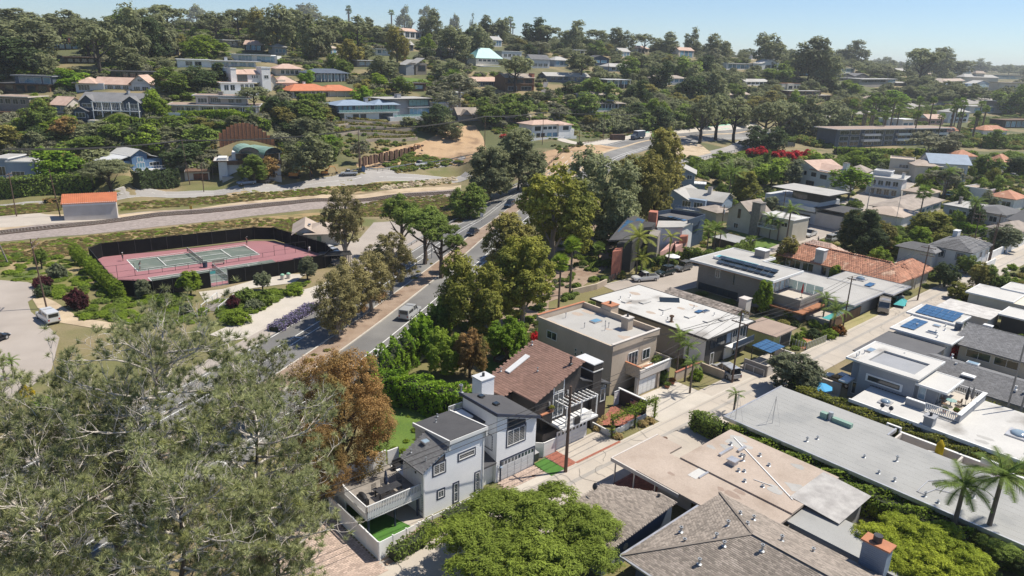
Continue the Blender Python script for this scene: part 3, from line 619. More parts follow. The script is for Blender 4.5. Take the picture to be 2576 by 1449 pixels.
  rz={'v+':0,'v-':pi,'u+':pi/2,'u-':-pi/2}[face];base={'v+':a0,'v-':a1,'u+':a1,'u-':a0}[face]
  o=link(bpy.data.objects.new(name,_wc[key][0]),parent or s.e);o.location=s.fp(face,at,base,z0);o.rotation_euler=(0,0,rz)
  link(bpy.data.objects.new('pane',_wc[key][1]),o)
  if trim:
   mb=MB();t=.14;mb.box(-t,w+t,-out*.7,.015,-t,0);mb.box(-t,w+t,-out*.7,.015,h,h+t);mb.box(-t,0,-out*.7,.015,0,h);mb.box(w,w+t,-out*.7,.015,0,h);mb.build('trim',trim,o)
  return o
 def row(s,face,at,a0,a1,n,z0,z1,gap=.4,**k):
  w=(a1-a0-gap*(n-1))/n
  for i in range(n):s.win(face,at,a0+i*(w+gap),a0+i*(w+gap)+w,z0,z1,**k)
 def polywin(s,face,at,poly,m='white',g='glass',out=.06,f=.1,name='window'):
  n=len(poly);c=Vector((sum(p[0]for p in poly)/n,sum(p[1]for p in poly)/n));mb=MB()
  for i in range(n):
   a,b=Vector(poly[i]),Vector(poly[(i+1)%n]);a2,b2=a+(c-a).normalized()*f*1.35,b+(c-b).normalized()*f*1.35
   q=[a,b,b2,a2];mb.add([s.fp(face,at,p.x,p.y,out)for p in q]+[s.fp(face,at,p.x,p.y,0)for p in q],[(0,1,2,3),(4,7,6,5),(0,4,5,1),(1,5,6,2),(2,6,7,3),(3,7,4,0)])
  o=mb.build(name,m,s.e);mb=MB();q=[Vector(p)+(c-Vector(p)).normalized()*f for p in poly]
  mb.add([s.fp(face,at,p.x,p.y,.02)for p in q]+[s.fp(face,at,p.x,p.y,0.)for p in q],[tuple(range(n)),tuple(range(n,2*n))[::-1]]+[(i,(i+1)%n,n+(i+1)%n,n+i)for i in range(n)]);mb.build('pane',g,o);return o
 def garage(s,face,at,a0,a1,z0,z1,m='white',wins=0,trim='white',rows=4,cols=4):
  mb=MB();n=.12
  def bx(b0,b1,y0,y1,o0,o1,mb):
   p,q=s.fp(face,at,b0,y0,o0),s.fp(face,at,b1,y1,o1);mb.box(min(p.x,q.x),max(p.x,q.x),min(p.y,q.y),max(p.y,q.y),y0-(s.z0 if not s.near else 0),y1-(s.z0 if not s.near else 0))
  o=MB();bx(a0,a1,z0,z1,0,.03,o);o=o.build('garage_door',m,s.e)
  t=MB();bx(a0-n,a0,z0,z1+n,0,.06,t);bx(a1,a1+n,z0,z1+n,0,.06,t);bx(a0,a1,z1,z1+n,0,.06,t);t.build('door_frame',trim,o)
  W_,H_=(a1-a0)/cols,(z1-z0)/rows;me=None
  for i in range(cols):
   for j in range(rows):
    if wins and j==rows-1:continue
    p=MB();bx(a0+i*W_+.05,a0+(i+1)*W_-.05,z0+j*H_+.04,z0+(j+1)*H_-.04,.028,.055,p);p.build('panel',m,o)
  for i in range(wins):
   w=(a1-a0)/wins;p=MB();bx(a0+i*w+w*.2,a0+i*w+w*.8,z1-H_*.9,z1-H_*.2,.02,.05,p);p.build('pane','glass',o)
  return o
 def rail(s,path,z,h,m='white',sp=.16,b=.045,joined=False,top=.07,glass=None):
  r=MB();me=None;o=None
  segs=[(Vector(path[i]),Vector(path[i+1]))for i in range(len(path)-1)]
  for a,c in segs:
   for zz in(z+h,z+.08):r.bar(s.l(a.x,a.y,zz),s.l(c.x,c.y,zz),top,top*.7)
  if joined:
   for a,c in segs:
    n=max(1,int((c-a).length/sp))
    for i in range(n+1):
     p=a.lerp(c,i/n);r.bar(s.l(p.x,p.y,z),s.l(p.x,p.y,z+h),b)
  o=r.build('railing',m,s.e)
  if not joined:
   bm_=MB().box(-b/2,b/2,-b/2,b/2,.08,h).mesh('baluster',m)
   for a,c in segs:
    n=max(1,int((c-a).length/sp))
    for i in range(n+1):
     p=a.lerp(c,i/n);q=bpy.data.objects.new('baluster',bm_);COL.objects.link(q);q.parent=o;q.location=s.l(p.x,p.y,z)
  return o
 def glassrail(s,path,z,h,g='glass_teal',m='metal'):
  for i in range(len(path)-1):
   a,c=s.l(*path[i],z),s.l(*path[i+1],z);d=c-a;n=max(1,round(d.length/1.6))
   for k in range(n):
    p,q=a+d*((k+.03)/n),a+d*((k+.97)/n);MB().bar((p.x,p.y,p.z+h/2),(q.x,q.y,q.z+h/2),.03,h).build('glass_panel',g,s.e)
 def sid(s,face,at,poly,m,sp=.19):
  zs=[p[1]for p in poly];z=min(zs);mb=MB()
  def cut(P,zc,above):
   out=[]
   for i in range(len(P)):
    a,b=P[i],P[(i+1)%len(P)];ia,ib=((a[1]>=zc)==above or a[1]==zc),((b[1]>=zc)==above or b[1]==zc)
    if ia:out.append(a)
    if ia!=ib:t=(zc-a[1])/(b[1]-a[1]);out.append((a[0]+(b[0]-a[0])*t,zc))
   return out
  while z<max(zs):
   P=cut(cut(poly,z,True),z+sp,False)
   if len(P)>=3:
    mb.face(*[s.fp(face,at,a,y,.045-.037*(y-z)/sp)for a,y in P])
    lo=[p for p in P if abs(p[1]-z)<1e-6]
    if len(lo)>=2:a,b=min(lo),max(lo);mb.face(s.fp(face,at,a[0],z,.045),s.fp(face,at,b[0],z,.045),s.fp(face,at,b[0],z,.003),s.fp(face,at,a[0],z,.003))
   z+=sp
  return mb.build('lap_siding',m,s.e,'stuff')
 def skyl(s,u0,u1,v0,v1,z,dome=.1,m='metal',g='skylight'):
  o=s.box('skylight',u0,u1,v0,v1,z,z+.18,m);mb=MB();c=s.l((u0+u1)/2,(v0+v1)/2,z+.18);mb.dome(c.x,c.y,c.z,abs(u1-u0)/2*.86,abs(v1-v0)/2*.86,dome+.05,8,3)if dome>.12 else mb.box(c.x-(u1-u0)*.43,c.x+(u1-u0)*.43,c.y-abs(v1-v0)*.43,c.y+abs(v1-v0)*.43,c.z,c.z+.03)
  mb.build('pane',g,o,smooth=dome>.12);return o
 def pipe(s,u,v,z,h=.5,r=.07,m='galvanised',cap=True):
  p=s.l(u,v,z);mb=MB().cyl(p.x,p.y,p.z-.3,p.z+h,r,n=8)
  if cap:mb.cyl(p.x,p.y,p.z+h*.8,p.z+h,r*1.8,n=8);mb.cyl(p.x,p.y,p.z-.02,p.z+.05,r*2.6,r*1.2,n=8)
  return mb.build('vent_pipe',m,s.e)
 def chim(s,u0,u1,v0,v1,z0,z1,m,cap='concrete_dark',pot=1,parent=None):
  o=s.box('chimney',u0,u1,v0,v1,z0,z1,m,parent);s.box('chimney_cap',u0-.1,u1+.1,v0-.1,v1+.1,z1,z1+.12,cap,o)
  for i in range(pot):
   p=s.l(u0+(u1-u0)*(i+1)/(pot+1),(v0+v1)/2,z1+.12);MB().cyl(p.x,p.y,p.z,p.z+.4,.16,n=10).build('flue','metal_dark',o)
  return o
 def solar(s,c0,cu_,cv_,nu,nv,m='solar',name='solar_panel'):
  O=s.l(*c0);A=s.l(c0[0]+cu_[0],c0[1]+cu_[1],c0[2]+cu_[2])-O;B=s.l(c0[0]+cv_[0],c0[1]+cv_[1],c0[2]+cv_[2])-O
  n=A.cross(B).normalized();n=n if n.z>0 else-n
  for i in range(nu):
   for j in range(nv):
    q=[O+A*((i+x)/nu)+B*((j+y)/nv)for x,y in((.03,.03),(.97,.03),(.97,.97),(.03,.97))]
    MB().add([p+n*.1 for p in q]+[p+n*.04 for p in q],[(0,1,2,3),(7,6,5,4),(0,4,5,1),(1,5,6,2),(2,6,7,3),(3,7,4,0)]).build(name,m,s.e)
def nbthing(name,label,cat,u,v,z=0.,rz=0.,group=None):return thing(name,label,cat,NB(u,v,z),atan2(NBD.y,NBD.x)+rz,group)
def lmk(phrase,u,v,z=3):landmark(phrase,*proj(NB(u,v,z)))
# the street of houses along the alley
# white and blue house with the deck
A=House('white_house','white clapboard two-storey house with dark roofs and raised railed deck',o=(-14,-5));lmk('the white house with the deck',-14,-5)
A.blk(-14.6,-10.4,-8.3,-2.6,0,(6.55,6.55,7.2,7.2),'siding_white');A.blk(-17.6,-14.6,-8.3,-6,0,2.9,'siding_white');A.blk(-17.6,-14.6,-6,-2.6,0,(5.15,6.75,6.75,5.15),'siding_white')
A.sid('v+',-2.6,[(-17.6,0),(-10.4,0),(-10.4,7.2),(-14.6,7.2),(-14.6,6.75),(-17.6,5.15)],'siding_white')
A.sid('u-',-14.6,[(-8.3,3),(-6.1,3),(-6.1,6.7),(-8.3,6.5)],'siding_white');A.sid('u-',-17.6,[(-6,0),(-2.6,0),(-2.6,5.1),(-6,5.1)],'siding_white')
A.plane([(-14.75,-8.45,6.62),(-10.25,-8.45,6.62),(-10.25,-2.35,7.33),(-14.75,-2.35,7.33)],'roof_dark',.12)
for q in([(-14.85,-8.5,-14.7,-2.3)],[(-10.3,-8.5,-10.15,-2.3)]):
 u0,v0,u1,v1=q[0];A.blk(u0,u1,v0,v1,6.3,(6.68,6.68,7.4,7.4),'white','fascia')
A.box('fascia',-14.85,-10.15,-2.35,-2.2,7.05,7.4,'white')
A.plane([(-17.95,-6.1,5.08),(-17.95,-2.35,5.08),(-14.62,-2.35,6.88),(-14.62,-6.1,6.88)],'roof_shingle_grey',.12,(.3,.18,0),near=True)
A.skyl(-16.0,-15.3,-5.4,-4.7,6.3)
A.pipe(-16.9,-3.2,5.7,.35,.05);A.pipe(-17.1,-5.4,5.6,.35,.05);A.pipe(-13,-7,6.8,.3,.05);A.pipe(-12.2,-7.9,6.8,.3,.05)
A.polywin('v+',-2.57,[(-16.5,5.45),(-15.16,6.05),(-15.16,5.3),(-16.5,5.3)],'navy_trim','glass');A.win('v+',-2.57,-16.5,-15.16,4.15,5.28,2,trim='navy_trim')
A.win('v+',-2.57,-13.5,-11.55,4.65,5.3,1,trim='navy_trim');A.win('v+',-2.57,-14.08,-13.56,.2,2.28,1,2,trim='navy_trim');A.win('v+',-2.57,-11.38,-10.88,.28,2.42,1,2,trim='navy_trim');A.win('v+',-2.57,-15.98,-15.28,1.45,2.25,2,trim='navy_trim')
A.win('u-',-17.6,-5.4,-4.4,2.95,4.9,1,g='black',name='door');A.win('u-',-17.6,-3.6,-2.9,.6,2.3,2,trim='navy_trim');A.box('corner_board',-17.68,-17.55,-2.64,-2.5,0,5.1,'white');A.box('corner_board',-10.5,-10.36,-2.64,-2.5,0,7.1,'white')
A.box('wall_lamp',-17.7,-17.62,-3.9,-3.75,4.3,4.5,'metal_dark')
A.blk(-10.4,-8.5,-8.4,-5.2,0,6.2,'siding_white');A.box('roof',-10.4,-8.5,-8.4,-4.6,6.2,6.4,'roof_dark');A.skyl(-10,-9,-8,-6,6.4,m='white',g='white')
A.box('wall',-10.2,-8.55,-3.4,-3.2,0,2.2,'siding_white');A.plane([(-10.4,-5.2,3.1),(-8.5,-5.2,3.1),(-8.5,-2.7,2.5),(-10.4,-2.7,2.5)],'roof_dark',.2)
A.win('u-',-8.5,-4.8,-3.5,3.6,5.1,2,trim='navy_trim')
A.blk(-8.5,-3,-8.4,-2.8,0,(7.95,5.95,5.95,7.95),'siding_white')
A.sid('v+',-2.8,[(-8.5,2.5),(-3,2.5),(-3,5.9),(-8.5,7.9)],'siding_white');A.sid('v+',-2.8,[(-8.5,0),(-7.95,0),(-7.95,2.5),(-8.5,2.5)],'siding_white');A.sid('u-',-8.5,[(-5.2,3.2),(-2.8,3.2),(-2.8,7.9),(-5.2,7.9)],'siding_white')
A.plane([(-8.8,-8.6,8.2),(-8.8,-2.45,8.2),(-2.75,-2.45,6.0),(-2.75,-8.6,6.0)],'roof_dark',.16)
A.box('fascia',-8.86,-8.76,-8.65,-2.4,7.9,8.25,'navy_trim')
MB().add([A.l(-8.85,-2.38,7.95),A.l(-2.7,-2.38,5.72),A.l(-2.7,-2.38,6.05),A.l(-8.85,-2.38,8.28),A.l(-8.85,-2.48,7.95),A.l(-2.7,-2.48,5.72),A.l(-2.7,-2.48,6.05),A.l(-8.85,-2.48,8.28)],[(0,1,2,3),(7,6,5,4),(0,4,5,1),(2,6,7,3)]).build('fascia','navy_trim',A.e)
A.polywin('v+',-2.77,[(-7.15,5.75),(-4.6,5.4),(-4.6,6.15),(-7.15,7.05)],'navy_trim');A.win('v+',-2.77,-7.1,-4.6,3.75,5.55,3,trim='navy_trim')
A.garage('v+',-2.8,-7.85,-3.15,.02,2.3,'pale_grey',10,'navy_trim',4,5)
A.skyl(-7.2,-6.6,-7.6,-7,7.62,m='metal_dark',g='glass');A.skyl(-7.0,-6.4,-5.4,-4.8,7.55,m='metal_dark',g='glass')
A.chim(-4.9,-3.1,-11.3,-9.7,0,7.9,'siding_white','pale_grey',1);A.sid('v+',-9.7,[(-4.9,3),(-3.1,3),(-3.1,7.8),(-4.9,7.8)],'siding_white');A.sid('u-',-4.9,[(-11.3,3),(-9.7,3),(-9.7,7.8),(-11.3,7.8)],'siding_white')
A.blk(-8.4,-3.0,-9.7,-8.4,0,5.4,'siding_white');A.pipe(-8.3,-9,7.9,.9,.12,'metal')
A.rail([(-10.4,-8.4),(-8.6,-8.4)],6.4,.7,joined=True)
A.box('deck_floor',-23.4,-17.6,-9.0,-3.05,2.55,2.8,'wood_grey');A.box('deck_fascia',-23.45,-17.6,-3.05,-2.98,2.3,2.8,'white');A.box('deck_fascia',-23.5,-23.4,-9,-3,2.3,2.8,'white')
A.rail([(-17.65,-3.0),(-23.45,-3.0),(-23.45,-6.9)],2.05,1.5,sp=.17,b=.08,top=.1)
for u in(-23.2,-20.4,-17.9):A.box('deck_post',u-.08,u+.08,-3.3,-3.14,0,2.55,'navy_trim')
A.blk(-23.5,-17.7,-9.1,-8.95,0,(4.3,4.4,4.4,4.3),'white','privacy_wall');A.blk(-17.5,-16.2,-9.1,-8.95,0,4.2,'white','privacy_wall')
MB().add([A.l(-23.5,-6.9,0),A.l(-23.5,-9.1,0),A.l(-23.5,-9.1,4.3),A.l(-23.5,-6.9,3.6),A.l(-23.38,-6.9,0),A.l(-23.38,-9.1,0),A.l(-23.38,-9.1,4.3),A.l(-23.38,-6.9,3.6)],[(0,1,2,3),(7,6,5,4),(0,3,7,4),(3,2,6,7)]).build('privacy_wall','white',A.e)
def fence(name,label,pts,h,m,group=None,post=2.0,th=.06,cap=True,panels=True,z0=None,pw=.12):
 p0=Vector(pts[0]);e=thing(name,label,'fence',(p0.x,p0.y,hz(*p0)if z0 is None else z0),0,group);zb=e.location.z
 for i in range(len(pts)-1):
  a,b=Vector(pts[i]),Vector(pts[i+1]);n=max(1,round((b-a).length/post))
  for k in range(n+(i==len(pts)-2)):
   q=a.lerp(b,k/n);z=hz(q.x,q.y)-zb if z0 is None else 0
   r=q-p0;MB().box(r.x-pw/2,r.x+pw/2,r.y-pw/2,r.y+pw/2,z-.2,z+h+.08).build('post',m,e)
  for k in range(n):
   q,w=a.lerp(b,k/n),a.lerp(b,(k+1)/n);z=(hz(q.x,q.y)+hz(w.x,w.y))/2-zb if z0 is None else 0;q,w=q-p0,w-p0
   MB().bar((*q,z+h/2),(*w,z+h/2),th,h*.94).build('panel',m,e)
   if cap:MB().bar((*q,z+h),(*w,z+h),th*2,.06).build('rail',m,e)
 return e
def nbp(*l):return[tuple(NB(u,v)[:2])for u,v in l]
fence('fence','white vinyl fence of panels and capped posts around the white house yard',nbp((-24.1,-8.8),(-24.1,0)),1.9,'white')
fe_=thing('fence','low white vinyl fence sloping down along the alley side of the white house','fence',NB(-24.1,0));o_=NB(-24.1,0)
for k_ in range(8):
 a_,b_=[(-24.1+5.4*t/3,-1.85*t/3)if t<=3 else(-18.7+(t-3)*1.62,-1.9)for t in(k_,k_+1)];ha,hb_=[max(.4,1.9-t*.5)for t in(k_,k_+1)];p_,q_=NB(*a_)-o_,NB(*b_)-o_;n_=Vector((p_.y-q_.y,q_.x-p_.x,0)).normalized()*.04
 MB().add([p_-n_,p_+n_,q_+n_,q_-n_,p_-n_+Vector((0,0,ha)),p_+n_+Vector((0,0,ha)),q_+n_+Vector((0,0,hb_)),q_-n_+Vector((0,0,hb_))],[(0,1,2,3),(7,6,5,4),(0,4,5,1),(1,5,6,2),(2,6,7,3),(3,7,4,0)]).build('panel','white',fe_);MB().bar(p_,p_+Vector((0,0,ha+.1)),.13).build('post','white',fe_)
fence('fence','short white gate fence between the white house and the brown house',nbp((-2.6,-4.8),(-1.2,-3.3),(.7,-3.3)),1.8,'white')
drape_w('artificial_lawn',nbp((-2.9,-2.9),(-1.1,-3.1),(-1.0,-.1),(-3.1,0)),'turf',.075)
drape_w('artificial_lawn',nbp((-23.8,-8.6),(-21,-8.6),(-19.2,-1.9),(-23.8,-.4)),'turf',.06)
drape_w('patio',nbp((-21,-8.6),(-17.6,-8.6),(-17.6,-2.2),(-19.2,-1.9)),'concrete',.07)
def bricks(name,quad,w,h,m,dz=.06,gap=.012,single=True,piece='brick',parent=None):
 base=drape_w(name,nbp(*quad),'concrete_dark',dz,kind='structure')
 us=[q[0]for q in quad];vs=[q[1]for q in quad];cells=[];v=min(vs);k=0
 while v<max(vs):
  u=min(us)-(k%2)*w/2
  while u<max(us):
   if inpoly(u+w/2,v+h/2,quad):cells.append((u,v))
   u+=w
  v+=h;k+=1
 cells.sort(key=lambda c:NB(*c).length);own=cells[:300]if single else[];rest=cells[len(own):]
 me=MB().box(gap,w-gap,-h+gap,-gap,0,.03).mesh(piece,m);rz=atan2(NBD.y,NBD.x)
 for u,v in own:
  q=bpy.data.objects.new(piece,me);COL.objects.link(q);q.parent=base;p=NB(u,v);q.location=(p.x,p.y,hz(p.x,p.y)+dz);q.rotation_euler.z=rz+0
 if rest:
  mb=MB()
  for u,v in rest:
   c=[NB(*x)for x in((u+gap,v+gap),(u+w-gap,v+gap),(u+w-gap,v+h-gap),(u+gap,v+h-gap))];mb.face(*[(p.x,p.y,hz(p.x,p.y)+dz+.03)for p in c])
  mb.build(piece+'s',m,base,'stuff')
 return base
bricks('brick_path',[(-1.0,-3.2),(.9,-3.2),(.9,-.2),(-.9,-.05)],.22,.11,'brick_red')
bricks('brick_edging',[(.9,-.35),(8.2,-.35),(8.2,-.02),(.9,-.02)],.22,.11,'brick_red')
bricks('paver_apron',[(-8.3,-2.7),(-3.2,-2.7),(-3.2,-.9),(-8.3,-.9)],.4,.2,'paver')
bricks('paver_court',[(-34,-9),(-24.3,-9),(-24.3,1.5),(-34,1.5)],.42,.22,'paver')
# brown house
B=House('brown_house','dark brown clapboard house with steep red-brown roof and white framed gable windows',o=(4,-8));lmk('the dark brown house',4,-7,5)
B.blk(-1.1,6,-12.4,-5,0,(6.2,8.95,8.95,6.2),'siding_brown');B.blk(-1.1,6.2,-5,-3.6,0,2.6,'siding_brown')
B.plane([(-1.4,-12.8,6.25),(-1.4,-4.6,6.25),(6.15,-4.6,9.2),(6.15,-12.8,9.2)],'roof_shingle_brown',.14,(.6,.3,0))
B.plane([(-2.6,-12.8,5.78),(-2.6,-8.6,5.78),(-1.4,-8.6,6.25),(-1.4,-12.8,6.25)],'roof_shingle_brown',.14,(.6,.3,0));B.blk(-2.4,-1.1,-12.4,-8.8,0,5.7,'siding_brown')
B.sid('v+',-5,[(-1.1,2.6),(6,2.6),(6,8.9),(-1.1,6.1)],'siding_brown',.22);B.sid('u-',-1.1,[(-8.7,0),(-5,0),(-5,6.2),(-8.7,6.2)],'siding_brown',.22)
B.polywin('v+',-4.97,[(1.6,6.3),(3.35,6.3),(3.35,8.0),(1.6,7.1)],'white',f=.14);B.win('v+',-4.97,1.6,3.35,3.2,6.2,2,fw=.12)
B.plane([(.3,-11.7,7.1),(.3,-10.9,7.1),(3.5,-10.9,8.35),(3.5,-11.7,8.35)],'white',.12,name='skylight')
B.pipe(4.9,-5.6,8.9,.8,.1,'metal_dark');B.pipe(.1,-12.2,6.9,.4,.06);B.pipe(5.2,-12.4,8.9,.4,.06);B.pipe(2.2,-8.2,7.8,.4,.05)
B.chim(7.8,9.3,-7.4,-4.6,0,8.2,'siding_brown','pale_grey',0);B.box('chimney_band',7.7,9.4,-7.5,-4.5,7.3,7.42,'white');B.sid('v+',-4.6,[(7.8,3),(9.3,3),(9.3,8.1),(7.8,8.1)],'siding_brown',.22);B.sid('u-',7.8,[(-7.4,3),(-4.6,3),(-4.6,8.1),(-7.4,8.1)],'siding_brown',.22)
B.blk(6,10.9,-10,-5,0,(6.7,4.85,4.85,6.7),'siding_brown');B.sid('v+',-5,[(6,2.6),(10.9,2.6),(10.9,4.8),(6,6.6)],'siding_brown',.22);B.plane([(5.9,-10.2,6.95),(5.9,-4.6,6.95),(11.2,-4.6,4.98),(11.2,-10.2,4.98)],'roof_dark',.16)
B.polywin('v+',-4.97,[(7.9,4.65),(10.6,4.5),(10.6,4.75),(7.9,5.6)],'white',f=.1);B.win('v+',-4.97,8.3,10.6,2.7,4.4,3,fw=.1)
B.garage('v+',-3.55,1.15,5.9,.02,2.15,'white',8,'white',4,4)
B.box('balcony_floor',1.2,7,-5,-2.75,2.62,2.85,'white');B.rail([(1.6,-2.85),(3.0,-2.85)],2.85,.95,joined=True);B.rail([(4.0,-2.85),(5.9,-2.85)],2.85,.95,joined=True)
B.box('planter',3.1,3.9,-3.1,-2.7,2.85,3.6,'black');B.plane([(-2.5,-4.9,5.6),(-2.5,-3.4,5.6),(1.2,-3.4,2.7),(1.2,-4.9,2.7)],'roof_shingle_grey',.14,(.3,.2,0));B.box('parapet_cap',-.3,1.3,-4.9,-4.6,2.6,4.3,'siding_brown');B.box('parapet_cap',-.4,1.4,-4.95,-4.55,4.3,4.42,'terracotta')
for i in range(9):B.box('pergola_beam',2+i*.62,2.12+i*.62,-5,-3.0,5.2,5.34,'white')
B.box('pergola_beam',1.8,7.2,-3.25,-3.12,5.05,5.2,'white')
for u in(2,4.4,7):B.box('pergola_post',u,u+.12,-3.2,-3.08,2.85,5.05,'white')
B.box('wall_lamp',.9,1.1,-4.94,-4.8,5,5.5,'metal');B.box('wall_lamp',3.8,4,-4.94,-4.8,5.6,6.1,'metal')
G_=House('garden_wall','dark brown garden wall with white coping beside the brick patio','wall',(11,-6.5))
G_.box('wall_panel',15.3,15.5,-6.6,-2.2,0,2.2,'siding_brown');G_.box('coping',15.25,15.55,-6.7,-2.1,2.2,2.32,'white');G_.win('v+',-6.4,14.2,15.2,.2,2.2,1,2,g='white',name='gate')
fl=House('flag','small striped flag with blue canton hung on dark brown garden wall','flag',(15.3,-4.6));mb=MB()
for i in range(7):fl.box('red_stripe',15.24,15.26,-4.6,-3.5,1.0+i*.1,1.05+i*.1,'red_cloth');
fl.box('cloth',15.26,15.29,-4.6,-3.5,1.0,1.65,'white');fl.box('canton',15.2,15.24,-4.6,-4.1,1.35,1.66,'navy_trim')
bricks('brick_patio',[(8.4,-4.6),(11.4,-1.7),(15.0,-2.4),(15.0,-5.8),(13.4,-6.2),(10.5,-4.8)],.3,.15,'brick_red',.3)
pw=House('patio_wall','low white painted wall edging the raised brick patio','wall',(11,-1.6));pw.blk(8.2,11.5,-1.7,-1.55,0,.75,'white','wall_face');pw.blk(11.5,15,-1.9,-1.75,0,.75,'white','wall_face');pw.blk(8.1,8.25,-4.5,-1.55,0,.75,'white','wall_face')
# beige stucco house
S=House('stucco_house','beige stucco house with flat parapet roof, two chimneys and front balcony',o=(21,-14));lmk('the beige stucco house',21,-14,5)
S.blk(16.3,25.6,-22.8,-8.9,0,6.4,'stucco')
S.box('roof',16.5,25.4,-22.6,-9.1,6.4,6.5,'roof_grey')
for a in((16.1,25.8,-23,-22.7),(16.1,16.4,-22.7,-8.7),(16.4,25.8,-9.0,-8.7),(25.5,25.8,-22.7,-9.0)):S.box('parapet',*a,6.38,7.3 if a[0]!=16.1 or a[1]>20 else 7.05,'stucco')
S.box('parapet_cap',16.05,25.85,-23.05,-22.65,7.3,7.36,'terracotta');S.box('parapet_cap',16.05,25.85,-9.05,-8.65,7.3,7.36,'stucco_pale')
S.chim(25.6,27.3,-19.2,-17.4,0,8,'stucco','terracotta',1);S.chim(23.2,24.3,-13.4,-12.2,6.4,8.2,'stucco','stucco_pale',1);S.blk(25.8,27.5,-17.4,-13,0,6.3,'stucco')
S.skyl(21.6,23.2,-17.9,-16.8,6.5,g='glass_blue');
for u,v in((19.2,-16.6),(20.8,-14.2),(22,-14.6),(22.2,-15.4),(20,-21)):S.pipe(u,v,6.5,.8,.05,'metal')
S.win('u-',16.3,-21.0,-19.0,4.4,5.6,2);
for a,b in((-15.5,4.2),(-15.5,3.6),(-14.4,4.2),(-13.4,4.2)):S.win('u-',16.3,a,a+.4,b,b+.4,1,m='stucco_pale',g='glass')
S.box('balcony_floor',19.2,25.6,-9,-6.4,2.5,2.8,'stucco');S.blk(19.1,25.7,-6.5,-6.3,2.5,3.7,'stucco_pale','balcony_wall');S.blk(19.1,19.3,-9,-6.5,2.5,4.1,'stucco','balcony_wall');S.blk(25.5,25.7,-9,-6.5,2.5,3.9,'stucco','balcony_wall');S.box('balcony_cap',19.05,19.35,-8.9,-6.25,4.1,4.18,'terracotta')
S.box('balcony_cap',20.2,25.8,-6.55,-6.25,3.7,3.78,'white')
S.blk(19,23.2,-7.0,-6.6,0,2.5,'stucco_pale','garage_wall');S.garage('v+',-6.6,19.3,22.9,.05,2.2,'white',0,'stucco',5,4)
S.blk(23.2,23.6,-9,-6.4,0,2.5,'stucco');S.blk(25.3,25.7,-9,-6.4,0,2.5,'stucco');S.win('v+',-8.9,23.9,24.9,.1,2.2,1,g='interior_wood',m='wood',name='door')
S.win('v+',-8.88,19.6,21.6,3.0,5.2,3,fw=.08);S.win('v+',-8.88,22.6,24.2,3.4,4.9,2);
gw=House('garden_wall','low tan stucco garden wall with red coping in front of the white-roofed house','wall',(28,-6));gw.blk(27,33,-6.4,-6.15,0,1.3,'stucco','wall_face');gw.blk(33,33.25,-6.4,-2.4,0,1.2,'stucco','wall_face');gw.box('coping',27,33.3,-6.45,-6.1,1.3,1.38,'brick_red')
# white flat-roofed house
Wh=House('flat_roofed_house','dark grey two-storey house under a broad stained white flat roof',o=(40,-15));lmk('the house with the broad white roof',40,-16,5)
Wh.blk(34,45.2,-27.6,-6.4,0,4.5,'grey_block');Wh.flat(33.9,45.3,-27.7,-6.3,4.6,'roof_white',.5,.22,'dark_wall')
Wh.blk(34,45.2,-6.4,-6.35,0,4.6,'dark_wall');Wh.blk(33.97,34,-9.9,-6.4,0,4.5,'siding_white')
Wh.row('v+',-6.33,35,39,1,2.6,4.3,nu=3,m='dark_wall');Wh.win('v+',-6.33,39.3,40.4,2.6,4.4,1,g='siding_blue_grey',m='siding_blue_grey',name='door');Wh.win('v+',-6.33,40.8,42.2,2.4,4.3,2,m='white');Wh.win('v+',-6.33,42.8,44.6,2.4,4.3,2,m='white')
Wh.box('balcony_floor',39,44.8,-6.3,-4.9,2.1,2.3,'white');Wh.blk(39,44.8,-5.0,-4.9,2.0,3.1,'siding_navy','balcony_panel');Wh.win('v+',-6.33,35.4,36.3,.1,2,1,name='door');Wh.win('v+',-6.33,41.3,42.2,.1,2,1,name='door')
Wh.box('wall',39,41,-6.34,-6.2,.1,1.9,'white')
for u,v,a,b in((36,-24,1.7,.9),(38,-22,2,1),(38,-18,2,1),(39,-10.5,1.6,.9),(41.5,-9.4,1.4,.8),(38.4,-13.5,1.8,1)):Wh.box('skylight',u,u+a,v,v+b,4.8,5.0,'roof_white')
Wh.plane([(41.2,-20.2,4.85),(43.6,-18,4.85),(43.9,-18.4,5.5),(41.5,-20.6,5.5)],'glass',.1,name='skylight');Wh.skyl(42.6,44,-13.3,-12.5,4.82,g='glass');Wh.solar((41.5,-13.8,4.85),(1.3,0,.1),(0,.9,.1),1,1)
for u,v in((36.4,-16),(35.2,-14.2),(43.2,-15),(42.8,-11),(37,-25),(39,-24.6)):Wh.pipe(u,v,4.82,.5,.06,'metal')
Wh.pipe(35.1,-13.4,4.82,1.,.2,'wood')
# shake roofed house behind
K=House('shake_roofed_house','low house with weathered wood shake roof behind the broad white roof',o=(50,-18));lmk('the weathered shake roof',50,-18,4)
K.blk(46.5,53,-23.6,-11.5,0,3.0,'lime_wall');K.gable(46.5,53.5,-24,-11,3.0,4.6,'roof_shake','v',.6,'lime_wall',tab=(.4,.34,0))
K.chim(55,56.6,-14,-12.6,0,4.4,'stucco_pale','stucco_pale',0);K.skyl(47.3,48.3,-19,-17.4,3.6,m='white',g='white');K.skyl(47.3,48.3,-16,-14.6,3.6,m='white',g='white')
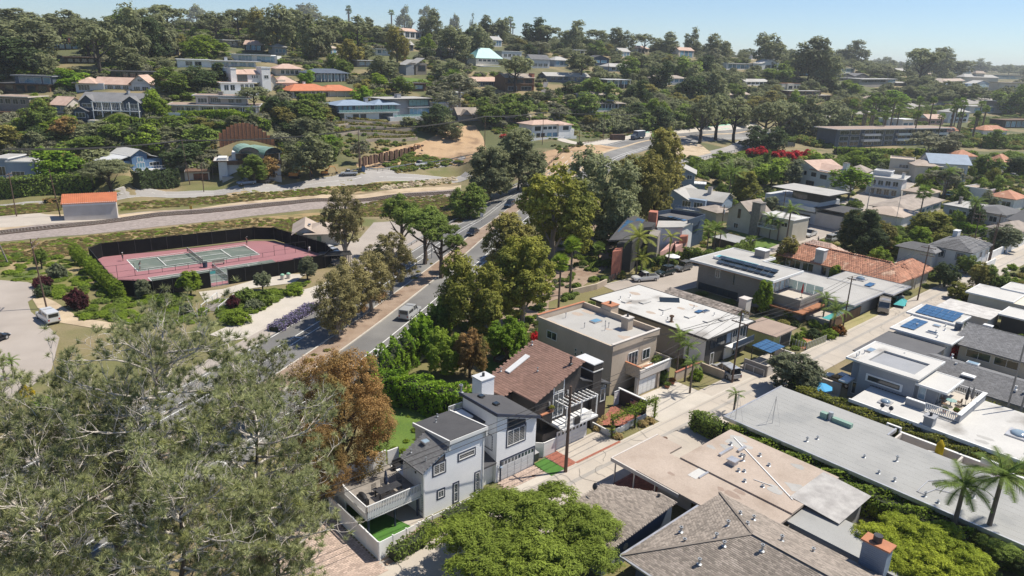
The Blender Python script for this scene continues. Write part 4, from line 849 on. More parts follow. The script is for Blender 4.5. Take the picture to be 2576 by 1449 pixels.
# lime shed and its paved yard
Lm=House('lime_green_hut','small lime green garage with brown flat roof beside the alley','garage',(49,-5));Lm.blk(46.8,52.4,-8,-2.8,0,3,'lime_wall');Lm.flat(46.8,52.6,-8,-2.6,3,'roof_brownflat',.3,.15);Lm.garage('v+',-2.8,48.8,52,.3,2.6,'dark_wall',0,'white',3,1)
Sc=House('solar_canopy','dark solar canopy on posts over the walled yard beside the alley','canopy',(43.4,-1.6));Sc.solar((41.3,-3.3,2.7),(4.1,0,0),(0,3.1,-.2),5,3)
for u,v in((41.4,-3.2),(45.3,-3.2),(41.4,-.3),(45.3,-.3)):Sc.box('post',u,u+.1,v,v+.1,.1,2.6,'metal_dark')
yw=House('yard_wall','tan block wall around the small yard under the dark canopy','wall',(42,0));yw.blk(38.4,38.65,-2.6,1.1,0,1.7,'grey_block','wall_face');yw.blk(38.65,46.4,.85,1.1,0,1.7,'stucco_pale','wall_face');yw.blk(46.15,46.4,-2,.85,0,1.7,'stucco_pale','wall_face');yw.box('coping',38.35,46.45,.8,1.15,1.7,1.78,'concrete_light');yw.blk(38.65,46.1,-3.2,.85,0,.3,'concrete','paving')
# modern grey board house
Mo=House('modern_house','modern grey board house with overhanging flat roof, solar panels and roof terrace',o=(68,-18));lmk('the modern grey board house',68,-18,6)
Mo.blk(65,72.5,-29,-14.2,0,5.6,'grey_block');Mo.blk(72.5,76.5,-29,-22,0,5.6,'grey_block')
Mo.box('roof',63.6,74.2,-30,-12.9,5.9,6.1,'roof_grey');Mo.box('roof',74.2,78.6,-30,-21,5.9,6.1,'roof_grey');
for a in((63.4,63.6,-30.2,-12.7),(63.6,78.8,-30.2,-30),(74.2,74.4,-21,-12.9),(63.6,74.4,-12.9,-12.7),(74.4,78.8,-21,-20.8),(78.6,78.8,-30,-21)):Mo.box('roof_edge',*a,5.8,6.22,'white');
Mo.box('soffit',63.6,74.2,-30,-12.9,5.62,5.88,'wood_orange')
for i in range(11):Mo.box('board',64.95,65,-29,-14.2,.3+i*.48,.32+i*.48+.4,'grey_block')
Mo.win('u-',64.95,-28.6,-20,.4,1.8,4,g='glass',m='dark_wall');Mo.win('u-',64.95,-25.2,-24.2,3.6,5.2,2,m='white');Mo.win('u-',64.95,-21.4,-21,3,5.3,1,m='grey_wall');Mo.row('v+',-14.15,65.5,72,4,3.2,5.4,nu=2,g='glass_pale')
Mo.box('pool_roof',68,70,-28,-19,6.15,6.6,'white');Mo.box('pool_light',68.2,69.8,-27.7,-19.3,6.6,6.64,'turquoise');Mo.solar((65.2,-25.5,6.4),(0,11.5,0),(2.2,0,.45),9,1,'glass');Mo.solar((66.4,-26,6.9),(0,12,0),(1.2,0,.25),9,1,'glass')
Mo.chim(76.2,78,-24,-21.8,5.6,7.6,'grey_block','white',0)
Mo.blk(63.9,71.8,-14.2,-7.6,0,2.9,'grey_block');Mo.box('terrace_floor',64.2,71.6,-14,-7.8,2.9,2.98,'concrete_light')
for a in((63.8,64.1,-14,-7.5),(64.1,71.9,-7.8,-7.5)):Mo.box('parapet',*a,2.88,4,'grey_block')
Mo.glassrail([(71.9,-7.5),(71.9,-14)],3.1,1.7);Mo.box('canopy_edge',62.6,72,-14.5,-6.3,1.9,2.15,'wood_orange')
Mo.blk(71.8,84,-14.2,-2.5,0,2.9,'grey_wall');Mo.flat(71.9,84,-20,-2,2.95,'roof_grey',.3,.2,'metal');Mo.blk(72,84,-20,-14.2,0,2.9,'grey_wall')
Mo.box('pool_wall',65,76.5,-2.6,-2.3,0,1.8,'wood');Mo.glassrail([(66,-2.5),(76.5,-2.5)],1.8,.9);Mo.box('pool_deck',66,71.5,-7.2,-2.7,.1,1.1,'concrete');Mo.box('pool_water',66.5,71,-4.6,-3.2,1.1,1.14,'turquoise')
Ca=House('carport','grey carport with flat roof and skylight dome at the end of the modern house','carport',(88,-6));Ca.blk(84,92,-8,-7.7,0,2.8,'grey_wall');Ca.flat(84.2,91.8,-12,-.4,2.9,'roof_grey',.3,.2,'metal');Ca.blk(84,84.3,-7.7,-1,0,2.8,'dark_wall');Ca.blk(91.4,91.7,-7.7,-1,0,2.8,'dark_wall');Ca.skyl(87.6,89.6,-9,-7,3.1,.5);Ca.solar((85,-5.8,3.2),(2.5,0,.1),(0,1.2,0),3,1)
# long tiled roof house
T=House('tile_roofed_house','long low house with mottled terracotta tile roof and white chimney',o=(100,-14));lmk('the long terracotta tiled roof',100,-12,4)
T.blk(93.5,101,-26,-3,0,3.2,'cream');T.hip(93.2,101.5,-27.5,-2.6,3.1,5.6,'roof_tile',.5,tab=(.45,.5,1),inset=4);T.blk(101,108.5,-9,-2.5,0,3.2,'cream');T.hip(99,109.5,-8.5,-2.3,3.1,5.2,'roof_tile',.4,tab=(.45,.5,1))
T.blk(100,106,-28,-19,0,3.6,'cream');T.hip(99.5,106,-28,-18,3.5,5.6,'roof_tile_pink',.4,tab=(.5,.5,1));T.chim(93.0,94.6,-19.6,-17.8,0,6,'roof_white','white',0);T.row('u-',93.5,-25,-14,4,.8,2.6,nu=2);T.garage('v+',-2.45,102,107,0,2.3,'cream',0,'cream');T.solar((105.5,-7,4.6),(.9,0,-.35),(0,1.4,0),1,1)
# white house with grey hip roof beyond
Hh=House('hip_roofed_house','white two-storey stucco house with grey hip roof and dark shutters',o=(128,-5));lmk('the white house with grey hip roof',128,-5,5)
Hh.blk(124,137,-8,.2,0,4.9,'white');Hh.hip(124,137,-8,.2,4.9,6.6,'roof_shingle_grey',.6,tab=(.5,.4,0));Hh.blk(120,124,-13,-6,0,4.2,'white');Hh.hip(119.6,124.4,-13.4,-5.6,4.2,5.4,'roof_shingle_grey',.4);Hh.row('u-',123.95,-6.4,-1.0,2,2.8,4.2,gap=2.4,nu=2,trim='siding_slate');Hh.row('v+',.25,126,136,3,2.6,4,gap=2.5,nu=2);Hh.chim(134,136,-7,-6,4.9,7,'white','white',0)
wl_=House('boundary_wall','long white stucco boundary wall along the far end of the alley','wall',(140,1));wl_.blk(124,137.3,1.6,1.9,0,1.9,'white','wall_face');wl_.blk(138,152,-.6,-.3,0,2.2,'white','wall_face');wl_.blk(152.4,175,-.2,.1,0,2.2,'white','wall_face')
# right-hand side of the alley
# long blue grey roof
R1=House('long_low_house','very long low house with flat blue-grey membrane roof between hedges',o=(24,18));lmk('the long blue-grey roof',25,20,3)
R1.blk(19.3,28,8,40,0,2.9,'stucco_pale');R1.box('roof',17.9,30.8,7.2,21,3.0,3.2,'roof_bluegrey');R1.box('roof',17.9,28.6,21,42,3.0,3.2,'roof_bluegrey')
R1.box('roof_edge',17.7,17.9,7,42,2.85,3.26,'metal');R1.box('roof_edge',17.9,30.9,7.0,7.2,2.85,3.26,'metal');R1.box('roof_edge',28.6,30.9,21,21.2,2.85,3.26,'metal')
for i in range(12):R1.box('roof_seam',18.6+i*1.0,18.62+i*1.0,7.25,21 if 18.6+i>28.5 else 42,3.2,3.207,'roof_grey')
for u,v,h in((20,16,.5),(21.4,16.5,.35),(21.6,21.5,.3),(23.6,24,.6),(19.6,23.8,.35),(19.4,25.4,.4),(19,28.4,.5),(18.8,29.6,.3),(22.5,31.5,.5),(24,33,.4)):R1.pipe(u,v,3.2,h,.09)
R1.box('chimney',26.5,27.1,14.2,15,3.2,3.9,'roof_verdigris');R1.box('chimney',26.6,27.2,15.6,17.8,3.2,3.7,'roof_verdigris');p_=R1.l(26.9,15.3,3.2);MB().cyl(p_.x,p_.y,3.2,4.2,.28).build('roof_vent','galvanised',R1.e)
for a,b in(((19.2,27.6),(22,27.6)),((19.2,28.2),(23.2,29.2)),((22,27.6),(23.5,28.6)),((19.2,27.6),(19.2,28.2)),((21,28.6),(22,31))):MB().bar(R1.l(*a,3.28),R1.l(*b,3.28),.06).build('roof_pipe','metal',R1.e)
for u,v in((18.2,8.3),(20.7,11.5)):
 q=R1.l(u,v,3.2);mb=MB();mb.bar(q,q+Vector((0,0,3.4)),.05);mb.bar(q+Vector((.8,.5,0)),q+Vector((0,0,3.2)),.02);mb.bar(q+Vector((-.9,.3,0)),q+Vector((0,0,3.2)),.02);mb.bar(q+Vector((.1,-.9,0)),q+Vector((0,0,3.2)),.02);mb.build('antenna_mast','metal',R1.e)
cw=House('courtyard_wall','pinkish white courtyard wall along the long blue-grey roof','wall',(32.4,20))
cw.blk(32.2,32.45,11,19.6,0,2.2,'stucco_pale','wall_face');cw.blk(30.9,32.2,11,11.25,0,2.2,'stucco_pale','wall_face');cw.blk(32.4,32.65,21.2,40,0,2.2,'stucco_pale','wall_face');cw.blk(28.7,32.4,21.2,21.4,0,2.2,'stucco_pale','wall_face');cw.blk(28.8,32.4,27.6,27.8,0,2.2,'stucco_pale','wall_face')
for a in((32.15,32.5,10.95,19.65),(32.35,32.7,21.15,40.05)):cw.box('coping',*a,2.2,2.28,'white')
cw.box('gate_frame',32.2,32.5,19.6,19.75,0,2.7,'white');cw.box('gate_frame',32.2,32.5,21.05,21.2,0,2.7,'white');cw.box('gate_frame',32.2,32.5,19.6,21.2,2.7,2.85,'white');cw.box('gate_frame',32.2,32.5,29.4,31,2.28,2.9,'white')
drape_w('courtyard_paving',nbp((28.6,21.4),(32.4,21.4),(32.4,40),(28.6,40)),'concrete_light',.06)
# tan roof house with carport
R2=House('tan_roofed_house','low house with broad sandy tan flat roof and open carport',o=(10,14));lmk('the broad sandy tan roof',9,15,3)
R2.blk(6.4,15.2,9.9,21.2,0,2.8,'stucco_pale');R2.box('roof',6.2,15.6,9.3,21.6,3.0,3.25,'roof_tan');R2.box('roof',.9,6.2,7.8,21.6,2.85,3.08,'roof_tan');R2.box('roof',.9,8.6,4.7,7.8,2.75,2.95,'roof_tan')
R2.box('roof_edge',.75,.9,4.6,13,2.62,3.02,'stucco_pale');R2.box('roof_edge',.9,8.6,4.55,4.7,2.62,3.02,'stucco_pale')
for u,v in((1.1,4.9),(4.6,4.9),(8.4,4.9),(1.1,7.4),(1.1,10)):R2.box('carport_post',u,u+.12,v,v+.12,0,2.7,'metal')
R2.box('interior_wall',3.2,3.3,9,13,0,2.7,'stucco_pale');bricks('carport_paving',[(1,5),(7,5),(7,9.4),(1,9.4)],.22,.11,'brick_red',.05)
R2.box('roof_curb',9.6,12,11.6,11.9,3.25,3.5,'metal');R2.box('roof_curb',11.8,13.2,12.4,12.7,3.25,3.5,'metal');R2.box('roof_patch',4.2,8.2,11.6,12.6,3.08,3.1,'roof_white');R2.box('roof_curb',4.6,7.8,12.6,12.8,3.08,3.22,'metal')
c_=R2.box('vent_housing',8.9,9.7,13.1,13.9,3.25,3.75,'stucco_pale');R2.box('vent_top',8.8,9.8,13.0,14.0,3.75,3.85,'metal',c_)
MB().bar(R2.l(14.2,10.6,3.3),R2.l(8.2,20.6,3.3),.12,.05).build('roof_conduit','white',R2.e);MB().bar(R2.l(8.4,16.4,3.3),R2.l(8.8,18.2,3.3),.05).build('roof_conduit','white',R2.e)
for u,v,h in((11.4,13.2,.3),(10.8,13.8,.7),(12,16,.25),(9,15,.2),(8.6,14.6,.3),(7.4,16,.25),(8,17.6,.2),(12.6,11.2,.3),(13,14.4,.3)):R2.pipe(u,v,3.25,h,.1)
cg=House('corrugated_shed','small shed with corrugated grey roof behind the sandy tan roof','shed',(12,22.6));cg.blk(9,14.8,20.9,24.4,0,2.9,'grey_wall')
mb=MB();n_c=34
for i in range(n_c):
 a=8.4+i*.2;za=lambda v:3.35-(v-20.2)*.07
 mb.add([cg.l(a,20.2,za(20.2)),cg.l(a+.1,20.2,za(20.2)+.05),cg.l(a+.2,20.2,za(20.2)),cg.l(a,25,za(25)),cg.l(a+.1,25,za(25)+.05),cg.l(a+.2,25,za(25))],[(0,1,4,3),(1,2,5,4)])
mb.build('roof','corrugated',cg.e)
gs=House('side_roof','pale grey flat roof behind the big shingle roof','roof',(8,26));gs.blk(5.6,9.6,21.8,33,0,2.6,'stucco_pale');gs.flat(5.6,9.6,21.8,33,2.6,'roof_bluegrey',.2,.2)
# near shingle roofs
R3=House('shingle_house','slate blue clapboard garage with brown-grey shingle roof','garage',(-8,11));lmk('the smaller shingle roof',-7,11,3)
R3.blk(-10.6,-4,8.3,13.6,0,2.8,'siding_slate');R3.blk(-4,-1.6,12,13.6,0,3.3,'siding_slate');
R3.plane([(-11.1,7.7,2.9),(-11.1,14.2,2.9),(-1.2,14.2,3.7),(-1.2,12.4,3.7),(-4.0,7.7,3.47)],'roof_shingle',.16,(.34,.15,0),near=True)
R3.sid('v+',13.6,[(-10.6,0),(-1,0),(-1,3.5),(-10.6,2.75)],'siding_slate',.2);R3.win('v+',13.64,-9.9,-9,.05,2.1,2,2,g='white',name='door');R3.pipe(-1.8,12.6,3.2,.7,.08,'metal_dark');R3.pipe(-2.2,11.8,3.2,.4,.05)
cl_=R3.l(-7.6,13.66,1.7);
mb=MB();mb.tube([cl_,cl_+Vector((0,-.06,0))],.3,14);mb.build('wall_clock','metal',R3.e)
R3.blk(-6.2,-6.1,7.6,7.7,0,3,'siding_slate','corner_board')
R4=House('big_shingle_house','big foreground house with brown-grey shingle hip roof and blue brick chimney',o=(-2,24));lmk('the big shingle roof',-2,25,5)
R4.blk(-9.3,3.6,16.2,46,0,2.9,'siding_slate');tb=(.36,.17,0)
_r=(-2.9,5.9)
R4.plane([(-10.2,15.3,3.0),(4.1,15.3,3.0),(-2.9,22.6,5.9)],'roof_shingle',.18,tb);R4.plane([(-10.2,15.3,3.0),(-2.9,22.6,5.9),(-2.9,46,5.9),(-10.2,46,3.0)],'roof_shingle',.18,tb);R4.plane([(4.3,15.3,3.0),(-2.9,22.6,5.9),(-2.9,46,5.9),(4.3,46,3.0)],'roof_shingle',.18,tb,near=True)
MB().bar(R4.l(-2.9,22.6,5.98),R4.l(-2.9,46,5.95),.26,.03).build('ridge_cap','roof_shingle',R4.e);MB().bar(R4.l(-10.2,15.3,3.08),R4.l(-2.9,22.6,5.94),.24,.03).build('ridge_cap','roof_shingle',R4.e);MB().bar(R4.l(4.2,15.3,3.08),R4.l(-2.9,22.6,5.94),.24,.03).build('ridge_cap','roof_shingle',R4.e)
R4.box('gutter',-10.4,-10.2,15.2,46,2.85,3.0,'metal');R4.box('gutter',-10.2,4.2,15.1,15.3,2.85,3.0,'metal')
for u,v,z,h in((-4.8,17.2,3.9,.5),(-6.0,18.4,4.1,.4),(-2.2,20.0,4.9,.5),(.6,19.5,4.5,.3),(-1.2,21.2,5.2,.3),(-4.6,20.4,5.,.5),(-7.4,20.8,4.2,.5),(-5,21.4,5.1,.4),(-3.8,24,5.6,.6),(-.6,24,5.0,.5),(1,26,4.3,.4),(1,20.6,4.4,.4)):R4.pipe(u,v,z,h,.09,'metal_dark' if int(u*10)%2 else 'galvanised')
ch=R4.box('chimney',4.5,5.6,28.4,30.4,0,5.2,'siding_blue_grey');R4.box('chimney_cap',4.35,5.75,28.25,30.55,5.2,5.34,'terracotta',ch);p_=R4.l(5,29.3,5.3);MB().cyl(p_.x,p_.y,5.3,5.95,.36,n=12).build('flue','metal_dark',ch)
for i in range(12):R4.box('brick_course',4.46,4.5,28.4,30.4,3.0+i*.18,3.16+i*.18,'siding_blue_grey',ch)
# grey modern house with terrace
R5=House('grey_terrace_house','grey stucco house with white edged flat roofs, light well and railed terrace',o=(43,18));lmk('the grey house with roof terrace',43,17,5)
R5.blk(42,50,11,18.4,0,5.2,'grey_wall');R5.flat(41.9,50.2,10.6,18.8,5.3,'roof_white',.3,.2,'white');R5.blk(40.6,47.6,12.4,19.2,0,5.7,'grey_wall')
for a in((40.2,41.6,12,19.6),(46.8,48,12,19.6),(41.6,46.8,12,12.9),(41.6,46.8,18.6,19.6)):R5.box('roof',*a,5.75,6.0,'roof_white')
R5.box('light_well',41.6,46.8,12.9,18.6,5.55,5.72,'grey_wall')
R5.box('window_trim',40.5,40.6,13.4,17.9,3.6,4.6,'white');R5.win('u-',40.5,13.7,17.6,3.8,4.4,1,m='dark_wall');R5.win('u-',41.95,11.4,12.1,.6,2.3,1,1);R5.blk(39.8,42,10.4,11.6,2.6,2.8,'white','ledge')
R5.blk(41.4,46,19.2,21.6,2.9,5.1,'grey_wall');R5.flat(41,46.4,19.3,22.4,5.1,'roof_white',.2,.2,'white');R5.win('u-',41.35,19.5,20.4,3.2,4.9,1,g='glass_pale');R5.win('v+',21.65,42,43.3,3.3,4.8,2,g='glass_pale')
R5.blk(34.9,47.5,14.6,40,0,2.8,'grey_wall');R5.box('roof',34.6,47.8,19.2,42,2.9,3.1,'roof_white');R5.box('roof',34.6,40.6,14.3,19.2,2.9,3.1,'roof_white');R5.box('roof_edge',34.4,34.6,14.1,42,2.72,3.14,'white')
R5.blk(38.6,47.6,21.9,24.9,3.1,3.3,'concrete_light','terrace_floor');R5.blk(38.4,38.6,19.2,21.4,3.1,4.0,'grey_wall','parapet');R5.box('parapet_cap',38.3,38.75,19.2,21.4,4,4.1,'white');R5.blk(38.4,47.7,24.9,25.2,3.1,4.1,'grey_wall','parapet');R5.box('parapet_cap',38.3,47.8,24.8,25.3,4.1,4.2,'white')
R5.rail([(38.5,21.4),(38.5,24.9)],3.2,1.0,sp=.2,b=.08,top=.1);R5.rail([(47.6,21),(47.6,24.9)],3.2,1.0,sp=.25,b=.08,top=.1)
R5.skyl(36.2,37.6,16.8,18.2,3.1,.3);R5.skyl(39.6,42,29.5,31.8,3.1,.35);R5.skyl(36.4,37.8,32.2,33.4,3.1,.25);R5.skyl(35.2,36.6,33.0,34.2,3.1,.25);R5.skyl(47.4,48.6,11.8,13,5.5);R5.skyl(45.6,47.2,10.9,12.2,5.5)
R5.chim(34.5,35.7,22.6,23.6,0,4.2,'grey_wall','grey_wall',1);
for u,v in((43.4,11),(44.6,11.2),(42.4,11.1),(48,15)):R5.pipe(u,v,5.5,.6,.06,'white')
bd=House('alley_wall','beige stucco wall with coping at the corner of the grey terrace house','wall',(46,7));bd.blk(41.0,41.25,5.2,10.4,0,1.6,'stucco_pale','wall_face');bd.box('coping',40.95,41.3,5.15,10.4,1.6,1.68,'concrete_light')
drape_w('side_path',nbp((37.5,5),(41,5),(41,10.4),(38.5,11)),'concrete_light',.07)
# roofs further up the right side
D1=House('dark_flat_garage','garage with large dark grey flat roof beside the alley','garage',(60,10));D1.blk(52,64,7.4,15,0,2.7,'grey_wall');D1.flat(52,64,7.4,15,2.7,'roof_asphalt',.4,.15);lmk('the dark flat garage roof',59,11,3)
D3=House('dark_roofed_house','house with dark grey shingle roof and skylights behind the roof terrace',o=(56,22));D3.blk(51,60,16.5,36,0,2.9,'cream');D3.gable(51,60,16,36,2.9,4.2,'roof_shingle_grey','v',.5,'cream',tab=(.4,.25,0));lmk('the dark roof with skylights',56,24,3)
D3.skyl(57,58,20,21.5,3.9,m='white',g='glass_pale');D3.skyl(52.6,53.6,20.8,22.4,3.6,m='white',g='white')
for u,v in((58,18),(55,19.4),(54,18),(53,27),(53.2,28)):D3.pipe(u,v,3.8,.5,.09,'white')
D2=House('charcoal_roofed_house','cream house with charcoal shingle gable roof and white dormer skylight',o=(74,20));D2.blk(68.5,79,16,34,0,2.9,'cream');D2.gable(68,79.5,15.6,34,2.9,4.6,'roof_shingle_grey','v',.5,'cream',tab=(.4,.3,0));D2.row('u-',68.45,17,24,2,.9,2.2,nu=2);D2.skyl(76,77,16.5,17.8,4,m='white',g='white');lmk('the charcoal gable roof',74,21,4)
Sw=House('solar_white_house','house with white flat roofs and rows of blue solar panels',o=(68,11));lmk('the white roof with solar panels',69,11,4)
Sw.blk(65,74,7.8,15,0,3.1,'white');Sw.flat(65,73.4,7.6,15.4,3.2,'roof_white',.4,.2,'white');Sw.blk(74,80,6.6,13,0,3.3,'white');Sw.flat(74.2,80,6.4,13.2,3.5,'roof_white',.3,.2,'white')
Sw.solar((74.6,7,3.75),(0,5.8,0),(4.8,0,.4),6,4);Sw.solar((66.2,7.9,3.45),(6,0,0),(0,2.1,0),4,2);Sw.skyl(67,67.9,11.4,13,3.4,m='white',g='glass');Sw.skyl(71,71.8,11,12,3.4);
for u,v in((69,9.4),(68.4,12.4),(70.4,13),(72.6,12.4),(66,13.4)):Sw.pipe(u,v,3.4,.4,.09,'white')
p_=Sw.l(72.4,14.2,3.4);MB().cyl(p_.x,p_.y,3.3,4.6,.5,n=12).build('roof_fan','siding_slate',Sw.e)
Ls=House('long_shed','long shed with pale ribbed flat roof beyond the solar panels','shed',(88,10));Ls.blk(85,91.5,7.3,15,0,2.6,'stucco_pale');Ls.flat(85,91.5,7.3,15,2.6,'corrugated',.4,.12);lmk('the long ribbed shed roof',88,11,3)
Rw=House('white_roofed_house','low house with stepped bright white flat roofs at the street corner',o=(102,12));Rw.blk(97,104,8.4,20,0,3.1,'cream');Rw.flat(97,104,8.4,15,3.2,'roof_white',.4,.2,'white');Rw.flat(104.6,110,12,22,3.4,'roof_white',.4,.2,'white');Rw.blk(104.6,110,12,22,0,3.3,'cream');Rw.blk(89,94,16,22,0,2.7,'dark_wall');Rw.flat(89,94,16,22,2.8,'roof_white',.4,.2,'white');lmk('the bright white corner roof',101,11,3)
mb=MB();r=random.Random(9)
for i in range(46):
 u,v=(r.uniform(-24,110),r.uniform(.5,5))if i<30 else(r.uniform(-12,40),r.uniform(-6,8));a=r.uniform(0,6.3)
 if i>=30 and any(inpoly(*NB(u,v)[:2],f)for f in FOOT):continue
 for k in range(r.randint(5,12)):a+=r.uniform(-.7,.7);u2,v2=u+cos(a)*.45,v+sin(a)*.45;p,q=NB(u,v),NB(u2,v2);n=Vector((p.y-q.y,q.x-p.x,0)).normalized()*.022;mb.face(*[(c.x,c.y,hz(c.x,c.y)+.085)for c in(p-n,q-n,q+n,p+n)]);u,v=u2,v2
mb.build('pavement_cracks','concrete_dark',kind='stuff')
for H_,z_,m_,n_p,bx in((R2,3.252,'roof_grey',9,(6.6,15.2,9.6,21)),(R2,3.082,'roof_brownflat',5,(1.2,6,8,20)),(R5,3.102,'roof_grey',7,(35,47,25.6,38)),(S,6.502,'roof_tan',6,(17,25,-22,-10)),(Wh,4.822,'roof_tan',5,(35,44.6,-27,-7))):
 for i in range(n_p):
  u,v,w=r.uniform(bx[0],bx[1]),r.uniform(bx[2],bx[3]),r.uniform(.25,.8);P_=[H_.l(min(max(u+cos(t*.785)*w*r.uniform(.6,1.3),bx[0]),bx[1]),min(max(v+sin(t*.785)*w*1.6*r.uniform(.6,1.3),bx[2]),bx[3]),z_+i*.0012)for t in range(8)];MB().face(*P_).build('roof_patch',m_,H_.e)
  # plants
RNG=np.random.default_rng(5)
def rdir(n,up=0.):
 v=RNG.normal(size=(n,3));v[:,2]+=up;return v/np.linalg.norm(v,axis=1,keepdims=True)
def leaves(P0,Nn,size,ratio=.6,jit=.45):
 n=len(P0);Nn=Nn+RNG.normal(size=(n,3))*jit;Nn/=np.linalg.norm(Nn,axis=1,keepdims=True)+1e-9
 a=np.cross(Nn,RNG.normal(size=(n,3)));a/=np.linalg.norm(a,axis=1,keepdims=True)+1e-9;b=np.cross(Nn,a)
 s=size*RNG.uniform(.6,1.3,(n,1));a=a*s;b=b*s*ratio
 V=np.stack([P0-a,P0-b*.9+Nn*s*.12,P0+a,P0+b*.9+Nn*s*.12],1).reshape(-1,3)
 return V,np.arange(n*4).reshape(n,4)
def crown(name,lobes,clumps,per,rc,leaf,up=.35,ratio=.6,flat=1.,seed=1,zs=2.):
 global RNG;RNG=np.random.default_rng(seed);PP,NN=[],[]
 for cx_,cy_,cz_,r in lobes:
  k=max(4,int(clumps*(r/.4)**2));d=rdir(k,up);c=np.array([cx_,cy_,cz_*zs])+d*r*RNG.uniform(.62,1.03,(k,1))*np.array([1,1,flat*(1+(zs-1)*.55)])
  for j in range(k):
   o=rdir(per,.25)*(RNG.uniform(0,1,(per,1))**.45)*rc*RNG.uniform(.7,1.3)
   o[:,2]*=.8;PP.append(c[j]+o);NN.append(o/rc*1.0+d[j]*.55+np.array([.12,.04,.55]))
 V,Fq=leaves(np.concatenate(PP),np.concatenate(NN),leaf,ratio);V[:,2]=np.maximum(V[:,2],.0)/zs
 me=npmesh(name,V*np.array([1,1,zs]),Fq,4);me['zs']=zs;return me
def lobes_round(seed,n=11,rl=.44,R=.66,zc=.5,zr=.6):
 r=np.random.default_rng(seed);out=[(0,0,zc,rl)]
 for i in range(n):
  a=i*2.4+r.uniform(-.4,.4);z=r.uniform(-1,1);q=math.sqrt(max(0,1-z*z*(.97 if z>0 else .6)));out.append((cos(a)*q*R*r.uniform(.85,1.1),sin(a)*q*R*r.uniform(.85,1.1),zc+z*zr*.7,rl*r.uniform(.65,1.05)))
 return out
def lobes_flat(seed,n=11,rl=.3):
 r=np.random.default_rng(seed);out=[]
 for i in range(n):
  a=i*2.4+r.uniform(-.4,.4);q=math.sqrt((i+.5)/n)*.72;out.append((cos(a)*q,sin(a)*q,.72-q*q*.45+r.uniform(-.12,.12),rl*r.uniform(.75,1.15)))
 return out
def lobes_tall(seed,n=9):
 r=np.random.default_rng(seed);out=[]
 for i in range(n):
  t=i/(n-1);a=i*2.4;q=.55*math.sin(pi*(.15+.8*t))+.1;out.append((cos(a)*q,sin(a)*q,.12+.76*t,.36*(1-.35*t)*r.uniform(.8,1.15)))
 return out
CR={}
for i in range(5):
 CR['round_far',i]=crown('foliage',lobes_round(i),30,14,.17,.078,seed=10+i)
 CR['flat_far',i]=crown('foliage',lobes_flat(i+5),30,13,.14,.07,up=.6,flat=.6,seed=20+i)
 CR['tall_far',i]=crown('foliage',lobes_tall(i+9),30,12,.15,.066,up=.25,seed=30+i)
for i in range(3):
 CR['round_mid',i]=crown('foliage',lobes_round(i+20,19,.33),56,42,.12,.040,seed=40+i)
 CR['flat_mid',i]=crown('foliage',lobes_flat(i+25,17,.28),72,32,.105,.032,up=.7,flat=.65,seed=50+i)
 CR['tall_mid',i]=crown('foliage',lobes_tall(i+29,15),56,34,.12,.035,up=.3,seed=60+i)
for i in range(2):
 CR['bush',i]=crown('foliage',[(cos(k*2.4)*.45,sin(k*2.4)*.45,.3,.38)for k in range(7)]+[(0,0,.45,.45)],26,22,.14,.07,up=.7,seed=70+i,zs=1.)
 CR['bush_far',i]=crown('foliage',[(cos(k*2.4)*.45,sin(k*2.4)*.45,.3,.38)for k in range(5)]+[(0,0,.4,.45)],14,11,.18,.12,up=.8,seed=75+i,zs=1.)
CR['near',0]=crown('foliage',lobes_round(61,16,.33,.66),120,60,.075,.0145,ratio=.45,seed=80)
CR['rust',0]=crown('foliage',lobes_round(63,24,.33,.72),120,60,.095,.0165,up=.15,ratio=.5,seed=81)
CR['near_pine',0]=crown('foliage',[(x,y,.26+.44*math.sqrt(max(0,1-x*x-y*y))+.13*sin(x*31+y*17),.17+.07*sin(x*47-y*29)**2)for x,y in[(cos(i*2.4)*math.sqrt((i+.5)/44)*.84,sin(i*2.4)*math.sqrt((i+.5)/44)*.84)for i in range(44)]],120,84,.068,.021,up=.9,ratio=.3,flat=.8,seed=82,zs=1.1)
TR={}
def trunk_mesh(seed,splits,spread,top,thick=.035,low=.25):
 r=random.Random(seed);mb=MB();pts=[Vector((0,0,-.04))];x=y=0
 for k in range(1,6):
  x+=r.uniform(-.02,.02);y+=r.uniform(-.02,.02);pts.append(Vector((x,y,top*k/5)))
 mb.tube(pts,[thick*(1.15-.8*k/5)for k in range(6)],6)
 for k in range(splits):
  t=low+(1-low)*(k+.5)/splits*.85;i=min(int(t*5),4);b=pts[i].lerp(pts[i+1],t*5-i);a=k*2.4+r.random()
  q=Vector((cos(a),sin(a),0));L=spread*r.uniform(.7,1.1);e=b+q*L+Vector((0,0,(1-t)*top*.55))
  m=b.lerp(e,.5)+Vector((0,0,-.03));mb.tube([b,m,e],[thick*.55,thick*.38,thick*.12],5)
  for w in range(2):
   a2=a+(w-.5)*1.3;mb.tube([m,m+Vector((cos(a2),sin(a2),.6))*L*.45],[thick*.28,thick*.08],4)
 return mb
for nm,args in dict(spread=(1,8,.28,.8),tall=(2,7,.13,.9,.022,.4),multi=(3,9,.2,.8,.03,.08),short=(4,6,.25,.6,.04)).items():
 TR[nm]=trunk_mesh(*args)
_tm={}
def trunk_of(kind,m):
 if(kind,m)not in _tm:_tm[kind,m]=TR[kind].mesh('trunk',m)
 return _tm[kind,m]
_mm={}
def withmat(me,m):
 k=(me.name,m)
 if k not in _mm:c=me.copy();c.materials.clear();c.materials.append(MATS[m]);_mm[k]=c
 return _mm[k]
